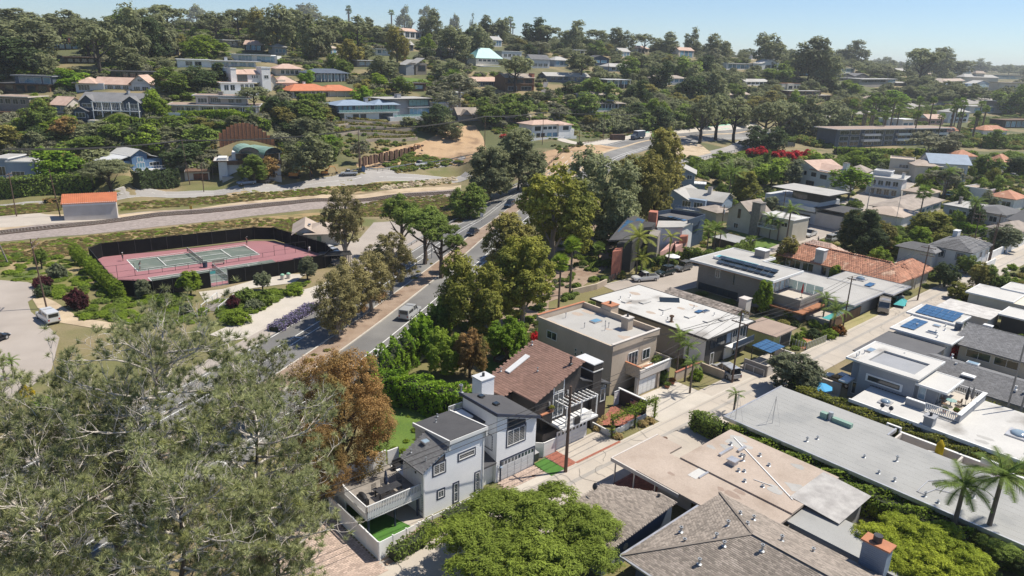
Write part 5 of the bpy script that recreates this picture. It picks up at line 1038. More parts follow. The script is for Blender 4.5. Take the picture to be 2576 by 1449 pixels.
KIND={'torrey':('flat','leaf_torrey','spread','bark_dark','grey-green spreading pine','pine_tree'),'torreyr':('round','leaf_torrey','tall','bark_dark','grey-green rounded pine','pine_tree'),'grey':('round','leaf_grey','multi','bark_pale','hazy grey-leaved tree','tree'),'greyf':('flat','leaf_grey','spread','bark_pale','loose grey spreading tree','tree'),'dark':('round','leaf_dark','short','bark_dark','dense very dark evergreen tree','evergreen_tree'),'cypress':('tall','leaf_dark','tall','bark_dark','tall dark cypress','cypress_tree'),'euc':('tall','leaf_euc','multi','bark_pale','reddish olive eucalyptus with pale trunk','eucalyptus_tree'),'olive':('round','leaf_olive','multi','bark','olive brown rounded tree','tree'),'yellow':('round','leaf_yellow','multi','bark_pale','golden green full-crowned tree','tree'),'lime':('round','leaf_lime','short','bark','lime green rounded tree','tree'),'green':('round','leaf_green','short','bark','mid green leafy tree','tree'),'bright':('round','leaf_bright','short','bark','bright green leafy tree','tree'),'greenf':('flat','leaf_green','spread','bark','dark green flat-topped pine','pine_tree'),'rust':('round','leaf_rust','multi','bark','rusty orange-brown tree','tree'),'sage':('round','leaf_sage','short','bark','sage green rounded tree','tree'),}
BUSH={'b':('leaf_green','dark green rounded shrub'),'bb':('leaf_bright','bright green rounded shrub'),'bl':('leaf_lime','lime green shrub'),'bs':('leaf_sage','silvery sage shrub'),'bm':('leaf_maroon','maroon leaved shrub'),'br':('leaf_red','scarlet bougainvillea'),'bo':('leaf_orange','orange flowering shrub'),'bp':('leaf_purple','purple flowering shrub'),'by':('leaf_gold','golden yellow flowering shrub'),'bd':('leaf_dark','very dark green shrub'),'bt':('leaf_olive','olive brown shrub'),'bw':('straw','pale straw-coloured ornamental grass clump')}
_rt=random.Random(3);TREE_N=0
def place_tree(kind,G,h,r,cb=.2,label=None,lod=None,px=None,crown_key=None,off=(0,0),name=None,group=None,leaf=None):
 global TREE_N;TREE_N+=1
 cs,lf,tk,bk,adj,nm=KIND[kind];d=G.length
 lod=lod or('mid' if d<235 else 'far');e=thing(name or nm,label or '','tree',G,_rt.uniform(0,6.28),group)
 i=_rt.randrange(5 if lod=='far' else 3);me=CR[crown_key]if crown_key else CR[cs+'_'+lod,i]
 t=link(bpy.data.objects.new('trunk',trunk_of(tk,bk)),e);t.scale=(max(h,r*1.4),max(h,r*1.4),h*.98)
 c=link(bpy.data.objects.new('crown',withmat(me,leaf or lf)),e);c.location=(off[0],off[1],h*cb);k=_rt.uniform(.92,1.08);c.scale=(r*k,r/k,h*(1-cb)*1.02/me['zs'])
 if not label:THINGS.append((e,adj,px or proj(G+Vector((0,0,h*.5)))))
 return e
def T_(kind,cx_,yt,yb,w,cb=.2,bx=None,**k):
 G=P(bx if bx is not None else cx_,yb);h=max(ztop(G,cx_,yt),1.5);r=w/2*G.y/F/cos(PITCH)*(1.15 if w>80 and kind in('yellow','olive','torreyr')and yb>470 else 1.12)
 return place_tree(kind,G,h,r,cb,px=(cx_,(yt+yb)/2),**k)
def bush(kind,cx_,yt,yb,w,label=None,group=None,far=False,name='shrub',G=None,h=None,r=None):
 lf,adj=BUSH[kind];G=G or P(cx_,yb);h=h or max(ztop(G,cx_,yt),.4);r=r or w/2*G.y/F/cos(PITCH)
 e=thing({'br':'bougainvillea','bw':'ornamental_grass'}.get(kind,name),label or '','shrub',G,_rt.uniform(0,6.28),group);key=('bush_far' if far or r*F/G.y<18 else 'bush',_rt.randrange(2))
 c=link(bpy.data.objects.new('foliage',withmat(CR[key],lf)),e);c.scale=(r,r,h/CR[key]['zs'])
 t=link(bpy.data.objects.new('stem',trunk_of('short','bark')),e);t.scale=(h*.8,h*.8,h*.6)
 if not label:THINGS.append((e,adj,proj(G+Vector((0,0,h*.5)))))
 return e
 # hedges
def hedge(label,pts,w,h,m,leaf=.13,dens=60,name='hedge',group=None,core=True,z0=None,rough=.18):
 pts=[Vector(p[:2])for p in pts];o=pts[0];zb=hz(o.x,o.y)if z0 is None else z0;e=thing(name,label,'hedge',(o.x,o.y,zb),0,group);PP,NN=[],[];cb_=MB()
 g=np.random.default_rng(int(abs(o.x*13+o.y*7))+1)
 for i in range(len(pts)-1):
  a,b=pts[i],pts[i+1];d=b-a;L=d.length;t=d/L;n=Vector((t.y,-t.x));N_=int(L*(w+2*h)*dens)
  s=g.uniform(-.2,L+.2,N_);q=g.uniform(0,w+2*h,N_);x=np.clip(q-h-w/2,-w/2,w/2);z=np.where(q<h,q,np.where(q>h+w,2*h+w-q,h))
  bulge=1+rough*np.sin(s*2.1+i)*np.sin(s*.83+z*1.7);zz=z*(1+rough*.5*np.sin(s*1.7+x*2));x=x*bulge
  dep=g.uniform(-.25,.08,N_);nx=np.where(q<h,-1.,np.where(q>h+w,1.,0.));nz=np.where(nx==0,1.,.25)
  zg=np.array([hz(a.x+t.x*k,a.y+t.y*k)for k in(0,L/2,L)]);zgi=np.interp(s,[0,L/2,L],zg)-zb
  X=a.x-o.x+t.x*s+n.x*(x+nx*dep);Y=a.y-o.y+t.y*s+n.y*(x+nx*dep)
  PP.append(np.stack([X,Y,zgi+zz+(nx==0)*dep+.05],-1));NN.append(np.stack([n.x*nx,n.y*nx,nz],-1))
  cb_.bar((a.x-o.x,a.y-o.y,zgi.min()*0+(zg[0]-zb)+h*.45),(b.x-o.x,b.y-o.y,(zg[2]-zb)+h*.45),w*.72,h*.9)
 global RNG;RNG=g;V,Fq=leaves(np.concatenate(PP),np.concatenate(NN),leaf,.6,.6);me=npmesh('foliage',V,Fq,4);me.materials.append(MATS[m])
 link(bpy.data.objects.new('foliage',me),e)
 if core:cb_.build('branches_or_core','leaf_shade_core',e)  # solid dark box inside the leaves, painted as the hedge's inner shade
 return e
 # palms
def frond_mesh(L=1.,n=22,droop=.55,wid=.2,seed=0):
 mb=MB();pts=[]
 for k in range(9):t=k/8;pts.append(Vector((t*(1-.12*t),0,.35*t-droop*t*t)))
 mb.tube(pts,[.018*(1-.8*k/8)for k in range(9)],3)
 r=random.Random(seed)
 for k in range(n):
  t=.12+.86*k/n;i=min(int(t*8),7);p=pts[i].lerp(pts[i+1],t*8-i);q=pts[i+1]-pts[i];l=wid*math.sin(pi*min(.12+t*.85,1))**.6*r.uniform(.85,1.1)
  for sd in(-1,1):
   tip=p+Vector((.55*l,sd*l,-.25*l));mb.face(p,p+q.normalized()*.035,tip)
 return mb
FR=[frond_mesh(seed=i,droop=.45+.12*i)for i in range(3)];_fm={}
def frond(i,m):
 if(i,m)not in _fm:_fm[i,m]=FR[i].mesh('frond',m)
 return _fm[i,m]
def fan_mesh():
 mb=MB()
 for k in range(15):
  a=-1.9+3.8*k/14;d=Vector((cos(a),sin(a),0));s=Vector((-sin(a),cos(a),0));mb.add([Vector((.45,0,0))+d*.03,Vector((.45,0,0))+d*.32+s*.045,Vector((.45,0,-.03))+d*.58,Vector((.45,0,0))+d*.32-s*.045],[(0,1,2,3)])
 mb.tube([(0,0,0),(.46,0,0)],[.018,.012],3);return mb
FAN=fan_mesh()
def palm(label,G,h,L,kind='feather',n=16,m='leaf_palm',name='palm_tree',lean=(0,0),px=None,thick=None,group=None,single=False):
 e=thing(name,label or '','palm tree',G,_rt.uniform(0,6.28),group);th=thick or max(.12,h*.02);pts=[Vector((lean[0]*(k/6)**1.6,lean[1]*(k/6)**1.6,h*k/6-.2*(k==0)))for k in range(7)]
 MB().tube(pts,[th*(1.25-.06*k)for k in range(7)],7).build('trunk','palm_bark',e);top=pts[-1];parts=[]
 if('fan',m)not in _fm:_fm['fan',m]=FAN.mesh('frond',m)
 for k in range(n):
  a=k*2.4;el=(.95-1.5*(k/n))if kind=='feather' else(1.25-2.1*k/n);q=bpy.data.objects.new('frond',frond(k%3,m)if kind=='feather' else _fm['fan',m])
  Mx=Matrix.Translation(top)@Matrix.Rotation(a,4,'Z')@Matrix.Rotation(-el,4,'Y')@Matrix.Rotation(_rt.uniform(-.4,.4),4,'X')@Matrix.Scale(L*_rt.uniform(.85,1.1),4)
  if single:parts.append((q.data,Mx));bpy.data.objects.remove(q)
  else:COL.objects.link(q);q.parent=e;q.matrix_local=Mx
 if single:
  V,Fc=[],[]
  for me,Mx in parts:nb=len(V);V+=[Mx@v.co for v in me.vertices];Fc+=[tuple(i+nb for i in p.vertices)for p in me.polygons]
  me=bpy.data.meshes.new('crown');me.from_pydata(V,[],Fc);me.materials.append(MATS[m]);link(bpy.data.objects.new('crown',me),e)
 if not label:THINGS.append((e,'tall fan palm' if kind!='feather' else 'feathery palm',px or proj(G+Vector((0,0,h*.8)))))
 return e
def PT(cx_,yt,yb,Lpx,kind='feather',bx=None,label=None,**k):
 G=P(bx or cx_,yb);s=G.y/F/cos(PITCH);h=ztop(G,cx_,yt)-.2*Lpx*s;return palm(label,G,max(h,.5),Lpx*s,kind,px=(cx_,yt),**k)
 # foreground pines with long pale crooked twigs and needle tufts
def tuft_proto(seed,n=46):
 r=np.random.default_rng(seed);d=r.normal(size=(n,3));d[:,2]+=.9;d/=np.linalg.norm(d,axis=1,keepdims=True);s=np.cross(d,r.normal(size=(n,3)));s/=np.linalg.norm(s,axis=1,keepdims=True)
 L=r.uniform(.75,1.1,(n,1));V=np.stack([-s*.045,s*.045,d*L],1);return V.reshape(-1,3)
TUF=[tuft_proto(i)for i in range(6)]
def near_pine(label,G,h,R,cb,seed,limbs=18,group=None,lean=(0,0),tuft=.5,twigs=11,bare=.45):
 r=random.Random(seed);e=thing('torrey_pine',label,'tree',G,0,group);tk,br,tips=MB(),MB(),[]
 pts=[Vector((lean[0]*t**1.3+r.uniform(-.2,.2)*(t>0),lean[1]*t**1.3+r.uniform(-.2,.2)*(t>0),h*.93*t))for t in[k/9 for k in range(10)]]
 tk.tube([pts[0]+Vector((0,0,-.4))]+pts,[.34]+[.3*(1-.085*k)for k in range(10)],8)
 def wig(p,d,L,r0,n,up,cr,mb):
  out=[p];ds=[d]
  for k in range(n):d=(d+Vector((r.uniform(-cr,cr),r.uniform(-cr,cr),r.uniform(-cr,cr)+up))).normalized();p=p+d*L/n;out.append(p);ds.append(d)
  mb.tube(out,[r0*(1-.75*k/n)for k in range(n+1)],4 if r0<.05 else 6,cap=False);return out,ds
 limbs=int(limbs*1.45)
 for i in range(limbs):
  t=cb+(1-cb)*((i+.3)/limbs)**.9;k=min(int(t*9),8);b=pts[k].lerp(pts[k+1],t*9-k);a=i*2.4+r.uniform(-.4,.4);prof=math.sin(pi*min(1,.28+.74*(1-(t-cb)/(1-cb))))**.7
  L=R*prof*r.uniform(.75,1.1);d=Vector((cos(a),sin(a),r.uniform(.0,.35)+.5*(t>.85))).normalized();lp,ld=wig(b,d,L,.075*(.4+prof),7,.03,.24,br)
  for w in range(twigs):
   j=1+int(w*6.9/twigs);q=lp[j];sd=(ld[j]+Vector((r.uniform(-1,1),r.uniform(-1,1),r.uniform(-.3,.8)))).normalized();l2=L*r.uniform(.2,.42)+.5;tp,td=wig(q,sd,l2,.03,5,.07,.42,br)
   for x in range(3 if r.random()>bare else 4):
    m=r.choice((2,3,4));s3=(td[m]+Vector((r.uniform(-1,1),r.uniform(-1,1),r.uniform(-.1,.9)))).normalized();up_,ud=wig(tp[m],s3,l2*r.uniform(.35,.75),.02,4,.1,.45,br)
    if r.random()>bare:tips.append(up_[-1])
    if r.random()>.8:tips.append(up_[-2])
   tips.append(tp[-1])
  tips+=lp[-1:]
 V=[]
 for p in tips:
  s=tuft*r.uniform(.7,1.2);a=r.uniform(0,6.28);M=np.array(Matrix.Rotation(a,3,'Z')@Matrix.Rotation(r.uniform(-.5,.5),3,'X'));V.append(TUF[r.randrange(6)]@M.T*s+np.array(p))
 V=np.concatenate(V);me=npmesh('needles',V,np.arange(len(V)).reshape(-1,3),3);me.materials.append(MATS['leaf_pine_near']);link(bpy.data.objects.new('needles',me),e)
 tk.build('trunk','bark',e,smooth=True);br.build('branches_or_core','bark_silver',e,smooth=True)
 print('near pine',label[:20],'h',round(h,1),'tufts',len(tips));return e
 # ground cover: instances on points, one object of kind stuff
_pc={}
def scatter(name,pts,scs,key,m,label=None):
 if not pts:return
 if(key,m)not in _pc:
  c=bpy.data.collections.new(name+'_plants');o=bpy.data.objects.new('plant',withmat(CR[key],m));c.objects.link(o);_pc[key,m]=o
 me=bpy.data.meshes.new(name);me.from_pydata([tuple(p)for p in pts],[],[])
 a=me.attributes.new('sc','FLOAT_VECTOR','POINT');a.data.foreach_set('vector',np.asarray(scs,np.float32).ravel())
 b=me.attributes.new('rz','FLOAT','POINT');b.data.foreach_set('value',np.random.default_rng(1).uniform(0,6.28,len(pts)).astype(np.float32))
 o=link(bpy.data.objects.new(name,me));o['kind']='stuff'
 if label:o['label']=label
 ng=bpy.data.node_groups.new(name,'GeometryNodeTree');ng.interface.new_socket('Geometry',in_out='INPUT',socket_type='NodeSocketGeometry');ng.interface.new_socket('Geometry',in_out='OUTPUT',socket_type='NodeSocketGeometry')
 N,Lk=ng.nodes,ng.links;gi,go=N.new('NodeGroupInput'),N.new('NodeGroupOutput');ip=N.new('GeometryNodeInstanceOnPoints');oi=N.new('GeometryNodeObjectInfo');oi.inputs[0].default_value=_pc[key,m];oi.inputs['As Instance'].default_value=True
 s=N.new('GeometryNodeInputNamedAttribute');s.data_type='FLOAT_VECTOR';s.inputs[0].default_value='sc';z=N.new('GeometryNodeInputNamedAttribute');z.data_type='FLOAT';z.inputs[0].default_value='rz';cx3=N.new('ShaderNodeCombineXYZ')
 Lk.new(gi.outputs[0],ip.inputs['Points']);Lk.new(oi.outputs['Geometry'],ip.inputs['Instance']);Lk.new(s.outputs[0],ip.inputs['Scale']);Lk.new(z.outputs[0],cx3.inputs[2]);Lk.new(cx3.outputs[0],ip.inputs['Rotation']);Lk.new(ip.outputs[0],go.inputs[0])
 md=o.modifiers.new('scatter','NODES');md.node_group=ng;return o
 # houses on the hill and beyond: front base line, depth, then pieces
HR=[]
def FH(label,xL,yL,xR,yR,depth,ops,lm=None,name='hillside_house',zoff=0.,cat='house',clear=.0,group=None):
 A_,B_=P(xL,yL),P(xR,yR)
 zm=(A_.z+B_.z)/2
 A_,B_=PZ(xL,yL,zm)if abs(A_.z-B_.z)>1.5 and zm<30 else A_,B_
 d=Vector((B_.x-A_.x,B_.y-A_.y));w=d.length;h=House(name,label,cat,fr=(A_.x,A_.y,atan2(d.y,d.x)),z0=zm+zoff,group=group);h.w=w
 h.lz=h.l;h.l=lambda u,v,z:Vector((u,-v,z));top=0
 s0=Vector((A_.x,A_.y,zm));sc=A_.length/F
 for op in ops:
  k=op[0]
  f=lambda x:x*w
  if k=='B':_,a,b,v0,v1,z0,z1,m=op;h.box('wall',f(a),f(b),v0,v1,z0-(4 if z0==0 else 0),z1,m);h.foot(f(a),f(b),v0,v1);top=max(top,z1)
  elif k=='F':_,a,b,v0,v1,z,m,ov,ed=op;h.flat(f(a),f(b),v0,v1,z,m,ov,.25,ed)
  elif k=='P':_,a,b,v0,v1,z,m,ed,ph=op;h.flat(f(a),f(b),v0,v1,z,m,0,.05,ed,ph)
  elif k=='G':_,a,b,v0,v1,z,zr,m,ax,wm=op;h.gable(f(a),f(b),v0,v1,z,zr,m,ax,.5,wm);top=max(top,zr)
  elif k=='H':_,a,b,v0,v1,z,zr,m=op;h.hip(f(a),f(b),v0,v1,z,zr,m,.6);top=max(top,zr)
  elif k=='W':_,a,b,v,z0,z1,n,nu,m,g=op;h.row('v+',v+.02,f(a),f(b),n,z0,z1,gap=min(1.2,f(b-a)/n*.25),nu=nu,m=m,g=g,fw=.1)
  elif k=='S':_,face,at,a,b,z0,z1,n,nu,m,g=op;h.row(face,f(at),a,b,n,z0,z1,gap=.8,nu=nu,m=m,g=g,fw=.1)
  elif k=='R':_,a,b,v,z,m=op;h.rail([(f(a),v),(f(b),v)],z,.95,m,.9,.05,joined=True)
  elif k=='RG':_,a,b,v,z=op;h.glassrail([(f(a),v),(f(b),v)],z,.95)
  elif k=='C':_,a,b,v0,v1,z0,z1,m=op;h.chim(f(a),f(b),v0,v1,z0,z1,m,'concrete_dark',0)
  elif k=='X':_,nm,a,b,v0,v1,z0,z1,m=op;h.box(nm,f(a),f(b),v0,v1,z0,z1,m)
  elif k=='Col':_,a,b,n,v,z0,z1,m=op;[h.box('column',f(a+(b-a)*i/(n-1))-.12,f(a+(b-a)*i/(n-1))+.12,v-.24,v,z0,z1,m)for i in range(n)]
  elif k=='T':_,a,b,v0,v1,z,zr,m,wm=op;h.plane([(f(a),v0,z),(f(a),v1,z),(f(b),v1,zr),(f(b),v0,zr)],m,.2)
 tp=top*F/A_.length;HR.append((min(xL,xR)-2,min(yL,yR)-tp*(1-clear),max(xL,xR)+2,max(yL,yR)))
 if lm:landmark(lm,(xL+xR)/2,(yL+yR)/2-tp/2)
 return h
W_,D_,Gs,Gb='white','dark_wall','glass','glass_blue'
FH('navy blue gabled house with white columns, balconies and trim on the slope',208,302,361,300,11,[('B',0,1,-11,0,0,6,'siding_navy'),('G',0,1,-11,0,6,8.6,'roof_shingle_grey','u','siding_navy'),('G',.02,.24,-3,.6,6,7.9,'roof_shingle_grey','v','siding_navy'),('G',.7,.98,-3,.6,6,7.9,'roof_shingle_grey','v','siding_navy'),('B',0,.22,0,.6,0,6,'siding_navy'),('B',.72,.98,0,.6,0,6,'siding_navy'),('B',-.08,.14,0,2.2,0,3,'siding_navy'),('G',-.08,.14,0,2.2,3,4.2,'roof_shingle_grey','v','siding_navy'),('W',-.05,.11,2.2,.6,2.4,1,3,W_,Gs),('W',.04,.2,.6,3.9,5.2,1,2,W_,Gs),('W',.26,.7,0,.2,2.6,4,3,W_,Gs),('W',.26,.7,0,3.4,5.6,4,3,W_,Gs),('W',.76,.95,.6,.4,2.5,1,3,W_,Gs),('W',.76,.95,.6,3.6,5.4,1,3,W_,Gs),('X','balcony_floor',.22,.98,0,2,2.9,3.15,W_),('R',.24,.98,2,3.15,W_),('Col',.24,.98,6,2.05,0,6,W_),('X','terrace',.2,1.02,0,5,-1.2,.1,'stucco_pale'),('X','fascia',.22,.72,1.9,2.1,5.7,6,W_),('C',.68,.71,-6,-4.5,7,9.4,'grey_wall')],'the navy house with white columns')
FH('white two-tier house with curved flat roofs and long sea-facing terrace',432,288,652,288,12,[('B',0,1,-12,0,0,3.1,'stucco_pale'),('F',-.03,1.0,-12,2.2,3.1,'roof_brownflat',.3,W_),('B',.28,.42,-10,-1,3.4,6.3,'stucco_pale'),('B',.42,.85,-10,-2.5,3.4,6.1,'stucco_pale'),('F',.26,.84,-10,-1,6.3,'roof_brownflat',.4,W_),('F',.55,.9,-9,-.5,5.6,'roof_brownflat',.2,W_),('W',.06,.27,0,.6,2.4,4,2,W_,Gs),('W',.34,.5,0,.2,2.6,1,6,W_,Gs),('W',.53,.96,0,.6,2.5,7,2,W_,Gs),('W',.3,.41,-1,3.9,5.6,1,3,W_,Gs),('W',.44,.56,-2.5,3.9,5.6,1,5,W_,Gs),('W',.64,.8,-2.5,3.9,5.4,2,2,W_,Gs),('C',.53,.58,-6,-4,3.4,7.6,'grey_block'),('X','terrace',-.04,1.05,0,6,-1.5,.15,'stucco_pale'),('X','parapet',-.04,1.05,5.7,6,.15,.9,W_),('Col',.0,.98,7,2.1,0.1,3.1,W_)],'the white curved terrace house')
FH('long mauve-grey house with pinkish brown gabled roofs and white window trim',192,233,428,231,9,[('B',0,.3,-8,0,0,3,'pale_grey'),('H',0,.22,-8,1,3,5,'roof_tile_pink'),('B',.2,.68,-8,-1,0,3,'pale_grey'),('G',.2,.68,-8,-1,3,5.2,'roof_tile_pink','u','pale_grey'),('B',.6,.8,-8,.6,0,3.6,'pale_grey'),('G',.58,.8,-8,.6,3.4,6.4,'roof_tile_pink','v','pale_grey'),('B',.8,1,-8,-.5,0,3,'pale_grey'),('G',.84,1,-7,-.4,3,4.9,'roof_tile_pink','v','pale_grey'),('W',.03,.15,0,.3,2.4,1,4,W_,Gs),('W',.24,.55,-1,.4,2.4,4,3,W_,Gs),('W',.62,.78,.6,.3,2.3,2,3,W_,Gs),('W',.67,.73,.6,4,5,1,3,W_,Gs),('W',.86,.98,-.5,.4,2.4,2,2,W_,Gs),('C',.0,.03,-6,-5,3,6.4,'brick_red')],'the long pinkish roofed house')
FH('large white Mediterranean house with tower, tiled roofs and stepped terraces',556,231,690,231,14,[('B',0,.62,-10,0,0,3.4,W_),('F',-.02,.64,-10,.6,3.4,'roof_tile_pink',.3,W_),('X','terrace',-.06,.62,0,4,-1.4,.1,W_),('X','parapet',-.06,.62,3.8,4,.1,.8,W_),('B',.24,.95,-12,-3,3.4,6.8,W_),('B',.24,.34,-12,-2,3.4,8.6,W_),('P',.24,.34,-12,-2,8.6,'roof_tile_pink',W_,.3),('G',.34,.62,-12,-3,6.8,8.2,'roof_tile_pink','u',W_),('G',.6,.96,-12,-3,6.8,8.4,'roof_tile_pink','u',W_),('B',.8,.97,-6,-1,0,9,W_),('P',.8,.97,-6,-1,9,'roof_tile_pink',W_,.5),('W',.06,.26,0,.5,2.7,2,2,W_,Gs),('W',.36,.6,0,.3,2.9,3,2,W_,Gs),('W',.37,.56,-3,3.6,6.4,1,4,'wood',Gs),('W',.64,.76,-3,5,6.2,3,1,W_,Gs),('W',.84,.93,-1,5,6.4,1,2,W_,Gs),('B',.95,1.28,-9,-2,0,4.6,'cream'),('G',.95,1.1,-10,-2,4.6,6.6,'roof_tile_pink','v','cream'),('B',1.1,1.5,-9,-2,0,3.4,'cream'),('H',1.1,1.5,-9,-2,3.4,6,'roof_tile_pink'),('W',1.14,1.45,-2,1,2.6,4,2,W_,Gs)],'the white mansion with the tower')
FH('low white house under a long bright orange tile hip roof',732,246,890,243,10,[('B',0,1,-9,0,0,2.8,'cream'),('H',-.02,.62,-9,1,2.8,5.2,'roof_orange'),('H',.5,1.0,-8,1,2.6,4.8,'roof_orange'),('W',.05,.6,0,.3,2.4,5,3,'cream',Gs),('C',.3,.33,-6,-5,3,6,W_),('Col',.02,.98,8,.9,0,2.8,'cream')],'the bright orange hip roof')
FH('modern slate grey house with flat roofs and tall turquoise glazing',975,292,1078,290,12,[('B',0,.62,-12,0,0,6.8,'grey_wall'),('B',.62,1,-12,.8,0,6.8,'siding_slate'),('F',-.08,1.04,-12,1.2,6.8,'roof_grey',.8,'dark_wall'),('W',.48,.96,.82,4,6.6,1,5,'metal_dark','glass_teal'),('W',.5,.98,.82,.5,3,1,5,W_,Gb),('X','balcony_floor',.42,1.06,.8,2.6,3.3,3.6,'grey_wall'),('C',.36,.46,-6,-4,7,8.6,'grey_wall'),('X','terrace',-.1,1.3,0,5,-2.5,.1,'pale_grey'),('RG',.0,1.28,4.9,.1)],'the slate grey modern house')
FH('blue-grey hip roofed house with glazed upper floor over a white lower storey',851,303,1000,301,11,[('B',.1,1,-11,0,0,3.1,W_),('B',0,1,-11,-.8,3.1,5.9,'siding_slate'),('H',-.02,.6,-11,.4,5.9,7.6,'siding_blue_grey'),('H',.6,1.02,-9,.4,5.9,7.8,'siding_blue_grey'),('W',.02,.25,-.8,3.6,5.6,3,1,'siding_slate',Gb),('W',.3,.55,-.8,3.4,5.7,4,1,W_,'glass_teal'),('W',.62,.98,-.8,3.4,5.7,3,2,W_,'glass_teal'),('X','balcony_floor',.0,1.02,-.8,1,3.0,3.2,W_),('RG',.0,1.02,1,3.2),('W',.24,.46,0,.3,2.4,2,1,'metal_dark',Gs),('W',.68,.92,0,.2,2.5,1,4,'metal_dark',Gs),('C',.52,.57,-5,-3.6,5.9,8.4,'grey_wall'),('X','retaining_wall',-.0,1.35,4,4.4,-2.2,-.4,'stucco')],'the glazed blue hip roofed house')
FH('dark timber house with big blue windows and flat roof at the slope edge',2,234,133,232,9,[('B',0,.95,-9,0,0,3,'wood'),('F',-.04,.95,-9,.8,3,'roof_dark',.4,'dark_wall'),('B',.28,1,-8,-1,3.2,6,'siding_slate'),('F',.26,1,-8,-.6,6,'roof_dark',.4,'grey_wall'),('W',.36,.78,-1,3.5,5.7,1,3,W_,Gb),('W',.82,.96,-1,3.5,5.7,1,1,W_,Gb),('W',.1,.9,0,.4,2.7,4,1,'dark_wall',Gs)],'the dark timber house')
FH('brown flat-roofed house with white parasols on its terrace',-10,280,78,282,9,[('B',0,1,-9,0,0,5,'wood_grey'),('F',0,1,-9,.5,5,'roof_brownflat',.3,'cream'),('W',.1,.9,0,2.6,4.4,4,2,'cream',Gs),('X','terrace',0,1.05,0,4,-1.5,.2,'wood'),('R',0,1,3.9,.2,'wood')])
FH('long low white house with flat roof and blue glass doors high on the slope',447,170,645,170,9,[('B',0,.42,-8,0,0,3,W_),('F',0,.42,-8,.3,3,W_,.2,W_),('B',.42,1,-8,-1,0,2.8,W_),('F',.42,1.05,-8,.6,2.8,'roof_grey',.3,W_),('W',.1,.3,0,.5,2.5,2,2,W_,Gs),('W',.34,.98,-1,.2,2.5,6,2,W_,Gb),('C',.6,.64,-4,-3,2.8,4.6,W_)],'the long low white house')
FH('white flat roofed house with corner of blue glass above the long white house',583,152,698,160,9,[('B',0,1,-8,0,0,3.2,W_),('F',0,.85,-8,.6,3.2,W_,.4,W_),('W',.15,.45,0,.3,2.9,1,4,W_,Gb),('W',.55,.95,0,.1,2.9,1,4,W_,Gb)])
FH('dark house with wide flat roof and blue windows among big pines',108,126,205,124,10,[('B',0,1,-9,0,0,3.3,D_),('F',-.04,1,-9,1,3.3,'wood',.4,'dark_wall'),('W',.1,.9,0,.6,2.8,5,2,'siding_blue_grey',Gb),('C',.7,.75,-5,-4,3.3,5.6,'brick_red')],'the dark house among the big pines')
FH('low dark flat roofed house beside a small lawn',280,196,390,196,8,[('B',0,1,-8,0,0,2.4,D_),('F',0,1,-8,.5,2.4,'roof_dark',.4,'wood_grey'),('W',.1,.9,0,.3,2.1,5,1,'wood',Gs)])
FH('dark brown low house with thin flat roof below the hill road',163,160,245,160,8,[('B',0,1,-8,0,0,2.6,D_),('F',0,1,-8,.5,2.6,'wood_grey',.4,'wood'),('W',.1,.9,0,.5,2.1,4,1,'dark_wall',Gs)])
FH('slate blue house with arched window and white deck stair by the hedge',-12,452,98,454,10,[('B',0,.36,-9,0,0,6.2,'siding_blue_grey'),('B',.36,1,-9,1,0,5.4,'siding_blue_grey'),('P',.36,1,-9,1,5.4,'roof_grey',W_,.3),('F',0,.36,-9,0,6.2,'roof_grey',.2,W_),('W',.45,.75,1,1,2.8,1,3,W_,Gs),('W',.12,.28,0,1.2,4,1,2,W_,Gs),('S','u+',1,-6,-2,1.4,2.8,1,3,W_,Gs),('R',.38,.95,2.4,.4,W_),('X','deck_floor',.38,.98,1,2.5,.1,.4,W_)],'the slate blue house at the hedge')
FH('bright blue gabled house with big arched window and white deck',280,436,411,432,10,[('B',0,1,-9,0,0,3.2,'siding_blue'),('B',.38,.68,-9,.8,0,5.2,'siding_blue'),('T',-.02,.4,-9,.5,3.2,4.9,'pale_grey',0),('T',.66,1.02,-9,.5,4.9,3.2,'pale_grey',0),('G',.36,.7,-9,1,5,6.6,'roof_white','v','siding_blue'),('W',.46,.62,.8,.4,2.4,1,3,W_,Gb),('W',.48,.6,.8,2.6,4.2,1,2,W_,Gb),('W',.1,.3,0,.9,2.1,1,3,W_,Gs),('W',.74,.94,0,.9,2.1,1,3,W_,Gs),('X','deck_floor',.25,1,0,2.2,-.2,.1,W_),('R',.25,1,2.2,.1,W_)],'the bright blue gabled house')
FH('white house with two arched verdigris roofs and dark timber balcony',553,452,708,449,12,[('B',0,1,-10,0,0,5.4,W_),('B',.0,.14,-4,.8,0,7,W_),('F',-.06,.3,-8,1.4,5.9,'roof_white',.2,'wood'),('B',.22,1,-10,-.6,5.4,8.2,W_),('X','balcony',.14,1.02,-.6,1.2,4.8,6,'wood'),('W',.28,.5,-.58,6,8,1,4,'wood',Gs),('W',.56,.66,-.58,6.2,7.6,1,3,W_,Gs),('W',.74,.98,-.58,6,8,1,4,'wood',Gs),('W',.3,.9,0,1.2,3.6,4,2,'wood',Gs),('X','terrace_wall',.05,1.0,0,3,-1,1.2,'stucco_pale')],'the white house with arched roofs')
HR.append((545,322,695,372))
h=FH('timber arched retaining wall of rusty panels above the white arched house',553,372,692,368,2,[],name='arched_wall',cat='wall')
for i in range(14):
 t0,t1=i/14,(i+.94)/14;q=lambda t:1.2+6.8*math.sin(pi*min(1,.12+.88*t))**.8 if t<.5 else 1.2+6.8*math.sin(pi*(.12+.88*t))**.8
 h.box('panel',h.w*t0,h.w*t1,-.3,0,-3,max(1.,q((t0+t1)/2)),'wood_orange');h.box('post',h.w*t1-.05,h.w*t1+.12,-.1,.1,-3,max(1.,q((t0+t1)/2)),'dark_wall')
